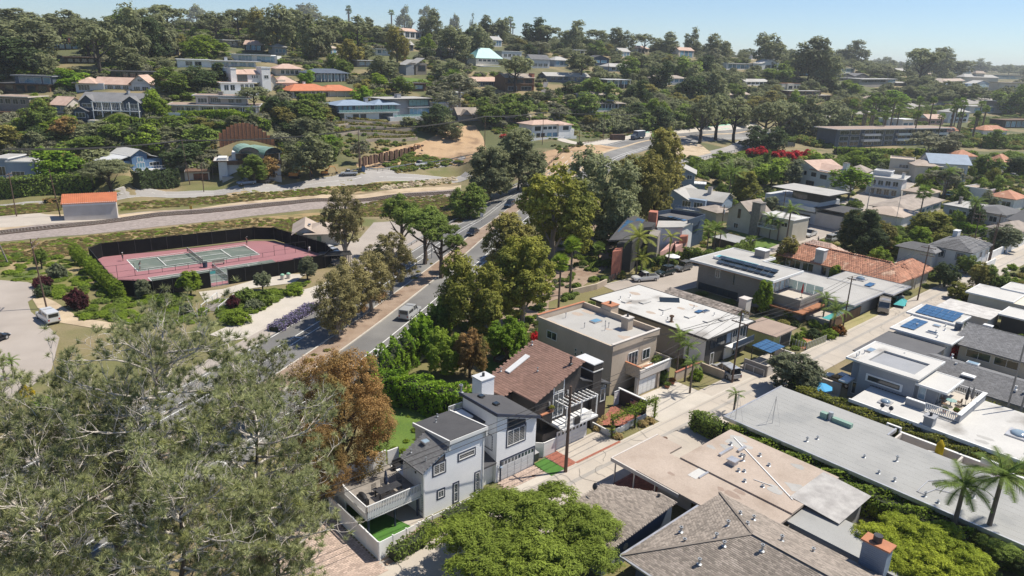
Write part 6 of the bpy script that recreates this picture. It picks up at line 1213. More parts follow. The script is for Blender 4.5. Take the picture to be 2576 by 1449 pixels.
for x0,x1 in((603,656),(664,708)):
 g_=FH('arched verdigris vault roof of the white house, %s'%('over its middle' if x0<640 else 'over its far end'),x0,451,x1,450,10,[],name='vault_roof',cat='roof');mb=MB();n=9
 for k in range(n):
  a0,a1=pi*k/n,pi*(k+1)/n;c=g_.w/2
  mb.add([Vector((c-cos(a)*c,y,8.1+sin(a)*2.0))for a in(a0,a1)for y in(-1.2,9)],[(0,1,3,2)])
 mb.build('vault','roof_verdigris',g_.e);MB().add([Vector((g_.w/2-cos(pi*k/n)*g_.w/2*.97,-.55,8.1+sin(pi*k/n)*1.9))for k in range(n+1)],[tuple(range(n+1))]).build('tympanum','glass',g_.e)
FH('sloping white garage with brown doors cut into the bank beside the pole',466,455,528,453,7,[('B',0,1,-7,0,0,2.8,'stucco_pale'),('W',.35,.95,0,.1,2.2,1,4,'wood','interior_wood'),('F',.1,1,-6,.6,2.8,'wood',.3,'wood')],name='garage',cat='garage')
FH('cream house with steep turquoise pyramid roof standing over the trees',1197,166,1262,164,11,[('B',0,1,-11,0,0,4.4,'cream'),('H',0,1,-11,0,4.2,10,'roof_teal'),('W',.1,.9,0,2.2,3.6,5,2,W_,Gs),('B',.15,.8,0,4,-6,-.5,'pale_grey'),('W',.2,.75,4,-4,-1.5,3,3,W_,Gb),('X','balcony',0,.8,0,4.4,-.5,-.2,W_),('C',.25,.32,-6,-4.6,6,10,W_)],'the turquoise pyramid roof')
FH('pale grey block of a house right behind the turquoise roof',1262,150,1312,150,9,[('B',0,1,-8,0,0,5,'pale_grey'),('F',0,1,-8,0,5,'roof_white',.2,W_),('W',.1,.9,0,1.6,3.6,4,2,W_,Gs)])
FH('white house with grey gable roof behind a dark pine',1336,172,1382,172,9,[('B',0,1,-9,0,0,5.5,'pale_grey'),('G',0,1,-9,0,5.5,8,'roof_shingle_grey','u','pale_grey'),('W',.1,.9,0,1,3,3,2,W_,Gs)],'the white house with grey gable')
FH('long grey low house with gently pitched roof above the pale zigzag stair',1374,206,1482,206,9,[('B',0,1,-9,0,0,3.2,'siding_slate'),('G',0,1,-9,0,3.2,5,'roof_grey','u','siding_slate'),('W',.1,.95,0,.8,2.6,6,2,'siding_blue_grey',Gs)],'the long grey low house')
FH('brown shingled two-storey house with white ground floor windows and brick chimney',1270,231,1343,229,9,[('B',0,1,-9,0,0,7,'wood'),('G',0,1,-9,0,7,8.8,'roof_shake','u','wood'),('X','balcony',0,1,0,1.6,3.6,3.9,'wood'),('R',0,1,1.6,3.9,'dark_wall'),('W',.1,.4,0,.6,2.6,1,3,W_,Gs),('W',.55,.9,0,.6,2.6,1,3,W_,Gs),('W',.08,.92,0,4,6,3,2,'wood',Gs),('C',.92,1.0,-3,0,0,9,'brick_red')],'the brown shingled house')
FH('deep blue cottage with orange brown roof among bushes',1192,219,1262,218,8,[('B',0,1,-8,0,0,3,'siding_navy'),('G',0,1,-8,0,3,4.8,'roof_tile_pink','u','siding_navy'),('W',.08,.92,0,.8,2.4,4,2,W_,Gs)])
FH('pale blue two-tier house with brown hip roofs and veranda on a knoll',1464,276,1563,276,10,[('B',0,1,-10,0,0,3.3,'siding_blue_grey'),('H',-.02,1.02,-10,2.5,3.2,4.8,'roof_shake'),('B',.08,.82,-9,-1,4,7.2,'siding_blue_grey'),('H',.05,.85,-9.4,-.6,7.2,8.8,'roof_shake'),('W',.12,.78,-1,5.2,6.8,4,2,W_,Gs),('W',.05,.95,0,.3,2.8,6,2,W_,Gs),('Col',.02,1,7,2.6,0,3.2,W_),('X','terrace',-.02,1.3,0,4,-1,.1,W_),('RG',.3,1.3,4,.1)],'the pale blue two-tier house')
FH('white Spanish house with arched windows and tiled roof above the highway',1338,350,1441,346,10,[('B',0,.66,-9,0,0,6,W_),('H',-.02,.7,-9,.4,6,7.4,'roof_tile_pink'),('B',.6,.92,-9,1,0,5.4,W_),('H',.6,.92,-8,1,5.6,6.8,'roof_tile_pink'),('B',.88,1.0,-6,.6,0,3.6,W_),('W',.06,.2,0,3.4,5.2,1,2,'metal_dark',Gs),('W',.26,.58,0,3.8,5,3,2,'siding_blue_grey',Gs),('W',.1,.3,0,.1,2.4,2,1,'wood',Gs),('W',.7,.84,1,3.4,5,1,1,'metal_dark',Gs),('W',.36,.6,0,.4,2.4,2,2,'siding_blue_grey',Gb),('X','retaining_wall',-.12,1.0,2,2.3,-1,.8,W_)],'the white Spanish house')
FH('white framed dark glass house beside the round dark tree',1520,222,1580,222,8,[('B',0,1,-8,0,0,4.6,D_),('F',0,1.0,-8,1.5,4.6,W_,.2,W_),('W',.1,.95,0,2.2,4.3,3,2,W_,Gb),('Col',.5,1,3,1.5,0,4.6,W_)])
FH('grey brown hip roofed house with a line of blue windows',1640,210,1722,210,9,[('B',0,1,-9,0,0,3.2,'pale_grey'),('H',-.02,1.02,-9,.5,3.2,5,'roof_shake'),('W',.05,.95,0,.8,2.8,6,2,W_,Gb),('X','terrace',0,1,0,3,-1.2,.1,'grey_wall')],'the grey brown hip roof')
FH('dark blue gabled house with two square white windows',1487,166,1532,166,8,[('B',0,1,-8,0,0,5,'siding_navy'),('G',0,1,-8,0,5,7,'roof_dark','v','siding_navy'),('W',.15,.85,0,2,3.8,2,2,W_,Gb)])
FH('low house with pale grey hip roof between trees',1532,180,1590,180,9,[('B',0,1,-8,0,0,3,'siding_blue_grey'),('H',0,1,-8,.4,3,5,'roof_grey'),('W',.1,.9,0,.8,2.4,4,2,W_,Gs)])
FH('pair of steep grey shed-roofed cottages on the slope',1019,190,1073,188,9,[('B',.05,.42,-8,0,0,5,'grey_wall'),('T',0,.45,-8,.5,5,7.6,'roof_grey',0),('B',.5,1,-8,0,0,6,'wood_grey'),('T',.46,.9,-8,.5,5.4,8.6,'roof_grey',0),('W',.6,.95,0,2,5,1,2,'wood',Gs)],'the steep shed-roofed cottages')
FH('small white house with reddish roof edge high in the trees',946,140,988,140,8,[('B',0,1,-7,0,0,3.6,W_),('F',0,1,-7,.8,3.6,'roof_tile_pink',.5,W_),('W',.1,.9,0,1.2,3.2,3,2,W_,Gb)])
FH('dark timber house with gable roof high in the trees',1112,146,1146,146,8,[('B',0,1,-7,0,0,4,D_),('G',0,1,-7,0,4,6,'roof_shake','u',D_),('W',.1,.9,0,1.2,3,3,2,'wood',Gs)])
FH('small house with pink gable roof and dark windows',616,131,661,131,8,[('B',0,1,-7,0,0,4,D_),('G',0,1,-7,0,4,6,'roof_tile_pink','u','cream'),('W',.1,.9,0,1,3.4,3,2,W_,Gb)])
FH('grey house with pale hip roof under the high trees',690,138,722,138,8,[('B',0,1,-7,0,0,4,'grey_wall'),('H',0,1,-7,.4,4,6,'roof_grey'),('W',.1,.9,0,1,3,3,2,W_,Gb)])
FH('brown low house with crossing gable roofs under the pole',1152,305,1212,303,10,[('B',0,1,-9,0,0,2.8,'grey_wall'),('G',0,1,-9,0,2.8,5.4,'roof_shake','u','grey_wall'),('G',.1,.5,-4,2,2.8,4.8,'roof_shake','v','grey_wall'),('W',.6,.9,0,.8,2.2,2,2,W_,Gs)])
FH('dark house with long brown pitched roof behind the red bougainvillea',1270,312,1334,308,9,[('B',0,1,-8,0,0,3,D_),('G',0,1,-8,0,3,5.4,'roof_shake','u',D_),('W',.1,.9,0,.8,2.4,3,2,'wood',Gs)])
FH('small white cube house beside the slate modern house',1096,278,1152,278,7,[('B',0,1,-6,0,0,3,W_),('F',0,1,-6,.4,3,'roof_white',.2,W_),('W',.6,.95,0,.8,2.4,1,2,W_,Gs)])
FH('white conservatory-like house with slim columns behind the orange roof',776,205,872,204,8,[('B',0,1,-8,0,0,3.6,'siding_slate'),('H',-.02,1.02,-8,1.4,3.6,5.4,'siding_slate'),('Col',.3,1,9,1.4,0,3.6,W_),('W',.05,.95,0,.4,3,6,2,W_,Gb)],'the conservatory-like house')
FH('tan hip roofed low house beside the white mansion',694,190,758,190,8,[('B',0,1,-8,0,0,3,'cream'),('H',-.02,1.02,-8,1,3,5,'roof_tile_pink'),('W',.2,.9,0,.6,2.4,4,2,W_,Gs)])
# the right part of the ridge
for lab,a,b,c,d,dp,ops,lm in(('white glass-fronted house under the trees of the ridge',1826,176,1886,174,9,[('B',0,1,-8,0,0,4.5,'pale_grey'),('F',0,1,-8,.8,4.5,W_,.3,W_),('W',.08,.92,0,.6,4,5,2,W_,Gb)],None),('white gabled house behind the largest dark pines',1914,176,1962,176,9,[('B',0,1,-8,0,0,5,W_),('G',0,1,-8,0,5,8.5,'roof_white','v',W_),('W',.2,.8,0,1,4,2,2,W_,Gs)],None),('low white ranch house with grey roof beneath the ridge',1874,215,1933,215,8,[('B',0,1,-8,0,0,2.8,W_),('G',0,1,-8,0,2.8,4.4,'roof_grey','u',W_),('W',.08,.92,0,.6,2.3,5,2,W_,Gs)],None),('pale yellow flat-topped cottage with arched door',1965,225,2012,224,8,[('B',0,1,-7,0,0,4,'cream'),('B',.25,.6,0,1,0,4.2,'cream'),('P',0,1,-7,0,4,'roof_tan','terracotta',.2),('W',.32,.52,1,.2,2.6,1,2,W_,Gs),('W',.66,.95,0,.8,2.8,2,1,W_,Gs)],'the pale yellow cottage'),('brown timber two-level house with stacked flat white roofs',1982,255,2088,253,10,[('B',0,1,-9,0,0,3.6,'wood'),('F',0,1,-9,.8,3.6,'roof_white',.4,'wood'),('B',.05,.8,-8,-1.5,4,6.4,'wood'),('F',.04,.8,-8,-1,6.4,'roof_white',.4,'dark_wall'),('W',.08,.9,0,.6,3,6,2,W_,Gs),('W',.1,.75,-1.5,4.4,6,4,2,'wood',Gs)],'the brown two-level timber house'),('square house with pale brown pyramid roof above the highway trees',1830,252,1880,250,9,[('B',0,1,-9,0,0,3.4,'wood_grey'),('H',-.04,1.04,-9.4,.5,3.2,6.2,'roof_tan')],'the pale brown pyramid roof'),('dark house with two grey gables behind the long flat roof',2103,203,2185,202,10,[('B',0,1,-9,0,0,3.6,D_),('G',0,.5,-9,0,3.6,6.2,'roof_shingle_grey','v',D_),('G',.5,1,-9,0,3.6,6.2,'roof_shingle_grey','v',D_),('W',.1,.9,0,.8,3,4,2,'dark_wall',Gs)],'the dark house with twin gables'),('long grey flat house with white roof line at the bluff edge',2160,216,2250,215,9,[('B',0,1,-9,0,0,5.6,'grey_block'),('F',0,1,-9,1,5.6,'roof_white',.4,W_),('W',.05,.7,0,2.8,5,4,2,'grey_wall',Gs),('W',.78,.99,0,1.8,5.2,1,3,W_,Gb)],'the long flat house on the bluff'),('small pavilion with grey roof at the end of the bluff lawn',2252,216,2282,216,7,[('B',.1,.9,-6,-.5,0,2.8,'wood_grey'),('H',0,1,-6,.5,2.8,3.8,'roof_grey')],None),('white house with tan hip roof on the far plateau',2378,217,2422,216,10,[('B',0,1,-9,0,0,5.6,W_),('H',-.04,1.04,-9,.5,5.6,8,'roof_tan'),('W',.1,.9,0,3.4,5,4,2,W_,Gs),('W',.2,.8,0,.6,2.4,3,2,W_,Gs)],'the white house on the plateau'),('blue-grey arched window house with white balconies on the plateau',2432,226,2498,225,10,[('B',0,1,-9,0,0,6.4,'siding_blue_grey'),('G',.2,.8,-9,.4,6.4,9.6,'roof_grey','v','siding_blue_grey'),('W',.3,.7,.02,1.4,5.4,3,2,W_,Gb),('W',.04,.26,0,1.4,4.4,2,2,W_,Gb),('R',0,1,1.5,3,W_)],'the blue-grey plateau house'),('beige flat building at the far edge of the plateau',2512,230,2590,230,12,[('B',0,1,-12,0,0,8,'cream'),('F',0,1,-12,1,8,'roof_white',.4,'dark_wall'),('W',.15,.5,0,3,5.4,2,2,W_,Gs)],'the beige plateau building'),('tan low roofed house half hidden on the plateau',2312,196,2350,196,9,[('B',0,1,-9,0,0,3.4,'cream'),('H',0,1,-9,0,3.4,6,'roof_tan')],None),('wide beige complex with grey cupola roof on the plateau',2424,206,2510,207,14,[('B',0,1,-12,0,0,6,'cream'),('H',0,1,-12,0,6,9.5,'roof_grey'),('B',.35,.6,-6,-2,8,11,'cream'),('H',.33,.62,-6.5,-1.5,11,14,'roof_tan')],None),('brown gable roofed house beside the parked cars on the bluff',2348,218,2376,217,9,[('B',0,1,-9,0,0,4,'wood'),('G',0,1,-9,0,4,8,'roof_shake','u','wood')],None),('small white house in the palms below the far road',2232,318,2262,318,9,[('B',0,1,-8,0,0,4.4,W_),('F',0,1,-8,.4,4.4,W_,.2,W_),('W',.2,.8,0,.8,2.6,2,2,W_,Gb)],None),('white shed-roofed house behind the long motel roof',2268,322,2298,321,9,[('B',0,1,-8,0,0,5,W_),('F',0,1,-8,1,5,W_,.3,W_),('W',.1,.9,0,1,3,2,2,'grey_wall',Gb)],None),('white two-storey house with row of dark windows among palms',2384,309,2434,308,10,[('B',0,1,-9,0,0,7,W_),('H',0,1,-9,.4,7,9,'roof_grey'),('W',.1,.9,0,3.6,5.6,4,2,W_,Gs),('W',.1,.9,0,.8,2.6,4,2,W_,Gs)],'the white house among the palms'),('pinkish house with stepped roofs behind the motel',2332,313,2372,314,10,[('B',0,1,-9,0,0,4,'pink_wall'),('G',0,1,-9,0,4,6.4,'roof_tile_pink','u',W_),('W',.2,.8,0,.8,2.6,2,2,W_,Gs)],None),('modern flat house in two white bands beside the far road',2436,285,2560,283,12,[('B',0,1,-10,0,0,5,'pale_grey'),('F',0,1,-10,1,5,'roof_grey',.4,W_),('B',.55,1,-9,1,5,9,'wood_grey'),('F',.5,1.02,-9,2,9,'roof_grey',.4,W_),('W',.1,.5,0,1,4,3,2,W_,Gb),('W',.6,.95,1,5.8,8.4,3,2,W_,Gb)],'the white banded modern house'),('low white and charcoal house at the far right trees',2520,322,2600,321,10,[('B',0,1,-9,0,0,5,D_),('F',0,1,-9,1,5,'wood',.4,'wood'),('W',.1,.9,0,.6,4.2,5,2,W_,Gb)],None),('orange tiled roof house by the round green tree',2470,345,2530,345,9,[('B',0,1,-8,0,0,4,W_),('H',0,1,-8,.4,4,6.6,'roof_tile'),('W',.2,.8,0,.8,2.6,2,2,W_,Gs)],None),('white low house with orange tiles beside the tall palms',2338,345,2410,343,9,[('B',0,1,-8,0,0,3.2,W_),('G',0,1,-8,0,3.2,5.2,'roof_tile','u',W_),('W',.2,.8,0,.8,2.6,3,2,W_,Gs)],None)):
 FH(lab,a,b,c,d,dp,ops,lm)
FH('long dark three-storey motel with flat roof and white balconies behind palms',2098,372,2375,362,14,[('B',0,1,-12,0,0,8.6,'siding_slate'),('F',-.02,1.02,-12,2,8.6,'roof_brownflat',.4,W_)]+[('X','balcony',a,b,0,1.8,z,z+1.1,W_)for a,b in((.22,.36),(.52,.64),(.88,.98))for z in(2.6,5.4)]+[('W',a,b,0,z,z+2.2,n,2,W_,Gs)for z in(.4,3,5.9)for a,b,n in((.03,.2,2),(.24,.5,3),(.54,.86,4),(.89,.97,1))],'the long dark motel',name='motel',cat='motel')
# neighbourhood between the highway and the alley
NH=[('grey-blue three-storey gabled house with white deck at the highway trees',1681,489,1742,497,9,[('B',0,1,-9,0,0,7.4,'siding_blue_grey'),('G',0,1,-9,0,7.4,9,'roof_grey','v','siding_blue_grey'),('W',.12,.9,0,5.4,6.8,3,2,W_,Gs),('W',.15,.6,0,1.6,3.6,1,3,W_,Gs),('X','deck_floor',1.0,1.5,-6,-1,3.8,4.1,W_),('X','wall',1.0,1.45,-6,-1.2,0,3.8,'siding_blue_grey'),('R',1.0,1.5,-1,4.1,W_)],'the grey-blue three-storey house'),('blue-grey house with broad grey hip roof and small chimney',1658,527,1770,548,12,[('B',0,1,-12,0,0,4.6,'siding_blue_grey'),('G',0,.62,-12,.6,4.6,6.6,'roof_grey','v','siding_blue_grey'),('G',.3,1.3,-12,-2,4.6,6.4,'roof_grey','u','siding_blue_grey'),('B',1,1.3,-12,-2,0,4.4,'siding_blue_grey'),('W',.08,.3,0,2.4,3.8,1,2,W_,Gs),('W',.5,.95,0,2,3.9,2,3,W_,Gs),('X','deck_floor',.4,1.0,0,1.8,1.5,1.7,W_),('R',.4,1.0,1.8,1.7,W_),('C',.9,.98,-6,-5,5,7.6,'stucco_pale')],'the blue-grey house with hip roof'),('pale yellow gabled house with dark brick chimney and white balcony wing',1827,576,1884,590,8,[('B',0,1,-8,0,0,5.4,'cream'),('G',0,1,-8,0,5.4,8,'roof_shake','v','cream'),('W',.3,.5,0,.8,2.2,1,2,W_,Gs),('W',.42,.54,0,3.6,6,1,1,'wood',Gs),('C',1.0,1.35,-2,.3,0,8.4,'wood_grey'),('B',1.3,2.6,-8,-1,0,5.6,'cream'),('P',1.3,2.6,-8,-1,5.6,'roof_white',W_,.1),('W',1.5,2,-1,3.4,5,1,3,W_,Gs),('W',2.15,2.4,-1,3.6,4.8,1,2,W_,Gs),('X','balcony_floor',1.35,2.0,-1,.5,2.6,2.8,W_),('R',1.35,2,.5,2.8,W_)],'the pale yellow house with chimney'),('modern white and charcoal house with cantilevered flat roofs',1985,552,2048,566,12,[('B',-.4,1,-12,0,0,3,'pale_grey'),('B',-1.2,1.0,-12,-1,3,6,'pale_grey'),('B',.0,1.0,-10,-1.2,6,8.2,'dark_wall'),('F',-.8,1.3,-11,-.3,8.2,'roof_grey',.6,'dark_wall'),('W',-.1,.5,-1.18,6.1,8,1,3,'metal_dark',Gs),('X','balcony',-.4,1.0,-1,1,3.6,4.8,W_),('W',.1,.8,0,.2,2.4,1,2,'wood_grey','black'),('B',1.0,2.0,-10,0,0,3.6,'stucco_pale'),('F',1.0,2.0,-9,.3,4.6,'roof_dark',.4,'dark_wall')],'the white and charcoal modern house'),('small tan flat-roofed annexe with sloped tile skirt beside the pole',1757,548,1800,562,7,[('B',0,1,-6,0,0,3,'cream'),('H',0,1,-6,0,3,4.2,'roof_shake')],None),('white stucco house with mottled orange tile roof and arched loggia',1985,463,2084,487,12,[('B',0,1,-12,0,0,7,W_),('G',-.02,.68,-12,.4,7,9.4,'roof_tile_pink','v',W_),('G',.5,1.1,-11,0,6.8,8.6,'roof_tile_pink','u',W_),('W',.1,.24,0,4.6,6,1,2,'wood',Gs),('W',.34,.4,0,4.4,5.8,1,1,'wood',Gs),('W',.52,.64,0,4.4,5.8,1,2,'wood',Gs),('W',.74,.9,0,4.2,5.6,1,3,'wood',Gs),('W',.42,.62,0,.4,2.8,1,3,'wood',Gs),('W',.04,.2,0,.8,2.4,2,1,'wood',Gs),('C',1.05,1.14,-5,-3.6,6,10,W_)],'the white house with mottled orange tiles'),('grey-white house with roof terrace box and white railed balconies',2176,487,2262,500,11,[('B',0,1,-10,0,0,6,'pale_grey'),('F',0,1,-10,0,6,'roof_grey',.5,W_),('B',.1,.6,-8,-3,6.2,7.6,'pale_grey'),('P',.1,.6,-8,-3,7.6,'roof_white',W_,.3),('W',.1,.9,0,3.4,5.2,4,2,W_,Gs),('X','balcony_floor',.2,.9,0,1.6,2.8,3,W_),('R',.2,.9,1.6,3,W_),('W',.1,.9,0,.4,2.4,4,2,W_,Gs),('C',.92,1.0,-3,-2,6,8,W_)],'the grey-white house with balconies'),('tan stucco cube house with flat parapet roof beyond the umbrella tree',2232,442,2292,450,10,[('B',0,1,-10,0,0,6.6,'cream'),('P',0,1,-10,0,6.6,'roof_tan','cream',.4),('W',.4,.8,0,3.6,5,1,3,W_,Gs),('X','balcony',.2,.9,0,1,2.6,3.6,'cream')],'the tan cube house'),('large cream house with blue-grey gable roof and stepped balconies',2297,458,2392,466,14,[('B',0,.75,-12,0,0,6.4,'cream'),('B',.5,1.4,-14,-2,0,7.6,'pale_grey'),('G',.4,1.45,-14,-2,7.6,10.4,'siding_blue_grey','u','pale_grey'),('H',0,.6,-12,0,6.4,8,'roof_tan'),('X','balcony',.2,.9,0,1.4,3,4,'cream'),('W',.3,.8,0,4.2,6,2,2,W_,Gs),('W',.05,.5,0,.4,2.4,2,2,'wood',Gs),('W',1.0,1.35,-2,1,6,2,2,W_,Gb)],'the large cream house with blue gable'),('white house with orange pyramid tile roof far along the street',2478,430,2518,434,10,[('B',0,1,-9,0,0,4.4,W_),('H',0,1,-9,0,4.4,7.2,'roof_tile'),('W',.1,.9,0,1,3,3,2,W_,Gb)],'the orange pyramid tile roof'),('low house with small orange hip roof behind the cream house',2404,412,2452,412,9,[('B',0,1,-8,0,0,3.4,W_),('H',0,1,-8,0,3.4,5.8,'roof_tile')],None),('brown low house with wide hip roofs across the dry lot',2125,448,2175,455,10,[('B',0,1,-9,0,0,3,'wood_grey'),('H',0,1,-9,0,3,5,'roof_shake')],None),('pale house with low tan hip roofs in front of the balconied house',2268,500,2330,512,10,[('B',0,1,-9,0,0,3,'stucco_pale'),('H',0,1,-9,0,3,4.6,'roof_tan'),('W',.1,.9,0,.6,2.4,2,3,W_,Gs)],None),('white walled house with tan hip roof beside the golden tree',2264,574,2300,560,10,[('B',0,1.1,-10,0,0,3,W_),('B',1,3.6,-12,-2,0,3.2,W_),('H',.9,3.7,-12,-2,3.2,4.8,'roof_shake'),('H',0,1.1,-10,0,3,4.4,'roof_tan'),('W',1.2,3.4,-2,1,2.4,4,2,W_,Gb)],'the white walled house with tan roof'),('long white house with orange tile end roof on the upper street',2418,508,2480,520,10,[('B',0,1,-9,0,0,5,W_),('P',0,1,-9,0,5,'roof_tan',W_,.4),('B',1,2,-9,0,0,3.6,W_),('H',1,2,-9,0,3.6,5.6,'roof_tile'),('W',1.1,1.9,0,1,2.6,2,2,W_,Gs)],'the long white house with orange tile end'),('low complex of grey flat roofs with small chimneys on the upper street',2370,540,2520,572,12,[('B',0,1,-12,0,0,3.2,'pale_grey'),('F',0,.45,-12,0,3.2,'roof_grey',.3,'grey_wall'),('H',.45,1,-12,0,3.3,4.8,'roof_shingle_grey'),('C',.1,.14,-6,-5,3,5.4,'wood_grey'),('W',.1,.9,0,.8,2.4,5,2,W_,Gs)],'the grey flat roofs on the upper street'),('dark navy barn-like house with metal ribbed roof at the right edge',2528,592,2600,610,12,[('B',0,1,-12,0,0,4.6,'siding_navy'),('G',0,1,-12,0,4.6,7,'roof_asphalt','u','siding_navy'),('W',.2,.8,0,1,3,2,2,W_,Gs)],'the dark navy barn-like house'),('tan shingle roofed house beside the white boundary wall',2480,600,2540,615,11,[('B',0,1,-10,0,0,3.2,'cream'),('H',0,1,-10,0,3.2,5.2,'roof_shake')],None),]
for lab,a,b,c,d,dp,ops,lm in NH:FH(lab,a,b,c,d,dp,ops,lm,name='house')
# red and grey house with leaning solar roof
def pxp(h,name,pxs,z,z0,m,zs=None,parent=None):
 Mi=h.M.inverted();T=[Mi@PZ(x,y,zs[k]if zs else z)for k,(x,y)in enumerate(pxs)];n=len(T);zb=z0-h.z0
 B=[Vector((p.x,p.y,zb))if zs is None or z0<z else p-Vector((0,0,.3))for p in T]
 FOOT.append([tuple((h.M@p)[:2])for p in T]);return MB().add(T+B,[tuple(range(n)),tuple(range(n,2*n))[::-1]]+[(k,(k+1)%n,n+(k+1)%n,n+k)for k in range(n)]).build(name,m,parent or h.e)
X_=FH('angular house of red brick and slate with solar panelled shed roof',1560,688,1700,655,14,[],'the angular red brick and slate house',name='house');HR[-1]=(1530,520,1790,680)
q4=[(1531,604),(1585,601.5),(1624,552),(1585,538)];zz=[7.4,7.2,9.6,9.8];pxp(X_,'roof',q4,9.8,99,'roof_dark',zz)
pxp(X_,'wall',[(1552,612),(1590,612),(1622,585),(1600,575)],7,0,'dark_wall');pxp(X_,'wall',[(1594,575),(1640,570),(1650,560),(1618,556)],8.4,0,'dark_wall');pxp(X_,'wall',[(1632,590),(1655,595),(1662,580),(1640,576)],7.4,0,'wood_grey')
pxp(X_,'wall',[(1654,576),(1717,572),(1744,557),(1664,557)],7,0,'pale_grey');pxp(X_,'roof',[(1652,572),(1718,571),(1747,556),(1656,555)],7.3,7.05,'roof_grey')
pxp(X_,'wall',[(1653,545),(1731,560),(1773,547),(1689,533)],7.0,0,'siding_navy');pxp(X_,'roof',[(1653,541),(1731,556),(1774,543),(1689,529)],7.3,7.05,'roof_asphalt')
for a_,b_ in(((1652,532),(1689,526)),((1689,526),(1774,539)),((1774,539),(1731,553))):p_,r_=[X_.M.inverted()@PZ(*c,8.2)for c in(a_,b_)];MB().bar(p_-Vector((0,0,.6)),r_-Vector((0,0,.6)),.25,1.2).build('parapet','siding_navy',X_.e)
pxp(X_,'chimney',[(1632,533),(1653,535),(1656,530),(1636,528)],10,0,'brick_red');pxp(X_,'wall',[(1660,634),(1680,626),(1705,606),(1690,606)],3.6,0,'pink_wall');pxp(X_,'wall',[(1700,622),(1730,606),(1722,596),(1696,600)],3.8,0,'pink_wall');pxp(X_,'brick_wall',[(1541,633),(1562,630),(1567,622),(1548,624)],6.4,0,'brick_red');pxp(X_,'brick_wall',[(1578,625),(1596,622),(1600,616),(1582,618)],4.6,0,'brick_red');pxp(X_,'planter',[(1710,596),(1729,594),(1732,590),(1713,590)],5.4,3.8,'brick_red');pxp(X_,'garage_door',[(1702,628),(1724,616),(1723,615),(1701,626)],2.8,0,'black')
Mi_=X_.M.inverted();Q_=[Mi_@PZ(*q4[k],zz[k])+Vector((0,0,.12))for k in range(4)]
for i,j in((0,1),(0,2),(0,3),(1,2),(1,3),(2,3),(2,4),(3,4),(3,3)):
 fu=lambda a,b:(Q_[0].lerp(Q_[1],a)).lerp(Q_[3].lerp(Q_[2],a),b);u0,v0=.12+i*.22-.0,.12+j*.165;c4_=[fu(u0,v0),fu(u0+.2,v0),fu(u0+.2,v0+.15),fu(u0,v0+.15)];MB().add(c4_+[p-Vector((0,0,.08))for p in c4_],[(0,1,2,3),(7,6,5,4),(0,4,5,1),(1,5,6,2),(2,6,7,3),(3,7,4,0)]).build('solar_panel','solar',X_.e)
X_.l=lambda u,v,z:Vector((u,-v,z));
for k in range(4):p_=Mi_@PZ(1690+k*9,548+k*2.2,7.3);MB().box(p_.x-.7,p_.x+.7,p_.y-.9,p_.y+.9,p_.z+.15,p_.z+.22).build('solar_panel','solar',X_.e)
Hs=FH('grey flat garden pavilion inside the tall clipped hedge',1790,622,1850,640,6,[('B',0,1,-6,0,0,2.4,'dark_wall'),('F',0,1,-6,0,2.4,'roof_bluegrey',.3,'dark_wall')],name='garden_pavilion',cat='pavilion')
# clubhouse and rail hut
FH('small white clubhouse with tan ribbed gable roof beside the tennis court',764,618,830,616,8,[('B',-.25,.15,-9,-.5,0,3,'pale_grey'),('G',-.35,.5,-10,.2,3,4.4,'roof_tan','v','pale_grey'),('B',.15,1,-8,0,0,2.8,W_),('H',.1,1.5,-8,.6,2.8,4.6,'roof_tan'),('B',1,1.4,-7,0,0,2.8,W_),('W',.5,.7,0,.1,2.2,1,1,W_,'roof_verdigris'),('X','skylight',.2,.3,-3,-2,4.2,4.4,'glass')],'the tennis clubhouse',name='clubhouse',cat='clubhouse')
hut=FH('windowless stucco rail hut with bright orange ribbed metal roof',163,556,297,551,7,[('B',0,1,-5,0,0,4.4,'stucco_pale'),('X','fascia',0,1,0,.2,3.8,4.5,'white')],'the orange-roofed rail hut',name='rail_hut',cat='hut')
hut.plane([(-.3,.3,4.4),(hut.w+.3,.3,4.4),(hut.w+.3,-5.4,5.9),(-.3,-5.4,5.9)],'roof_orange',.12)
for i in range(27):p0,p1=hut.l(i*hut.w/26,.32,4.44),hut.l(i*hut.w/26,-5.4,5.94);MB().bar(p0,p1,.1,.12).build('roof_rib','roof_orange',hut.e)
for k_,(x_,y_)in enumerate(((1600,990),)):pass
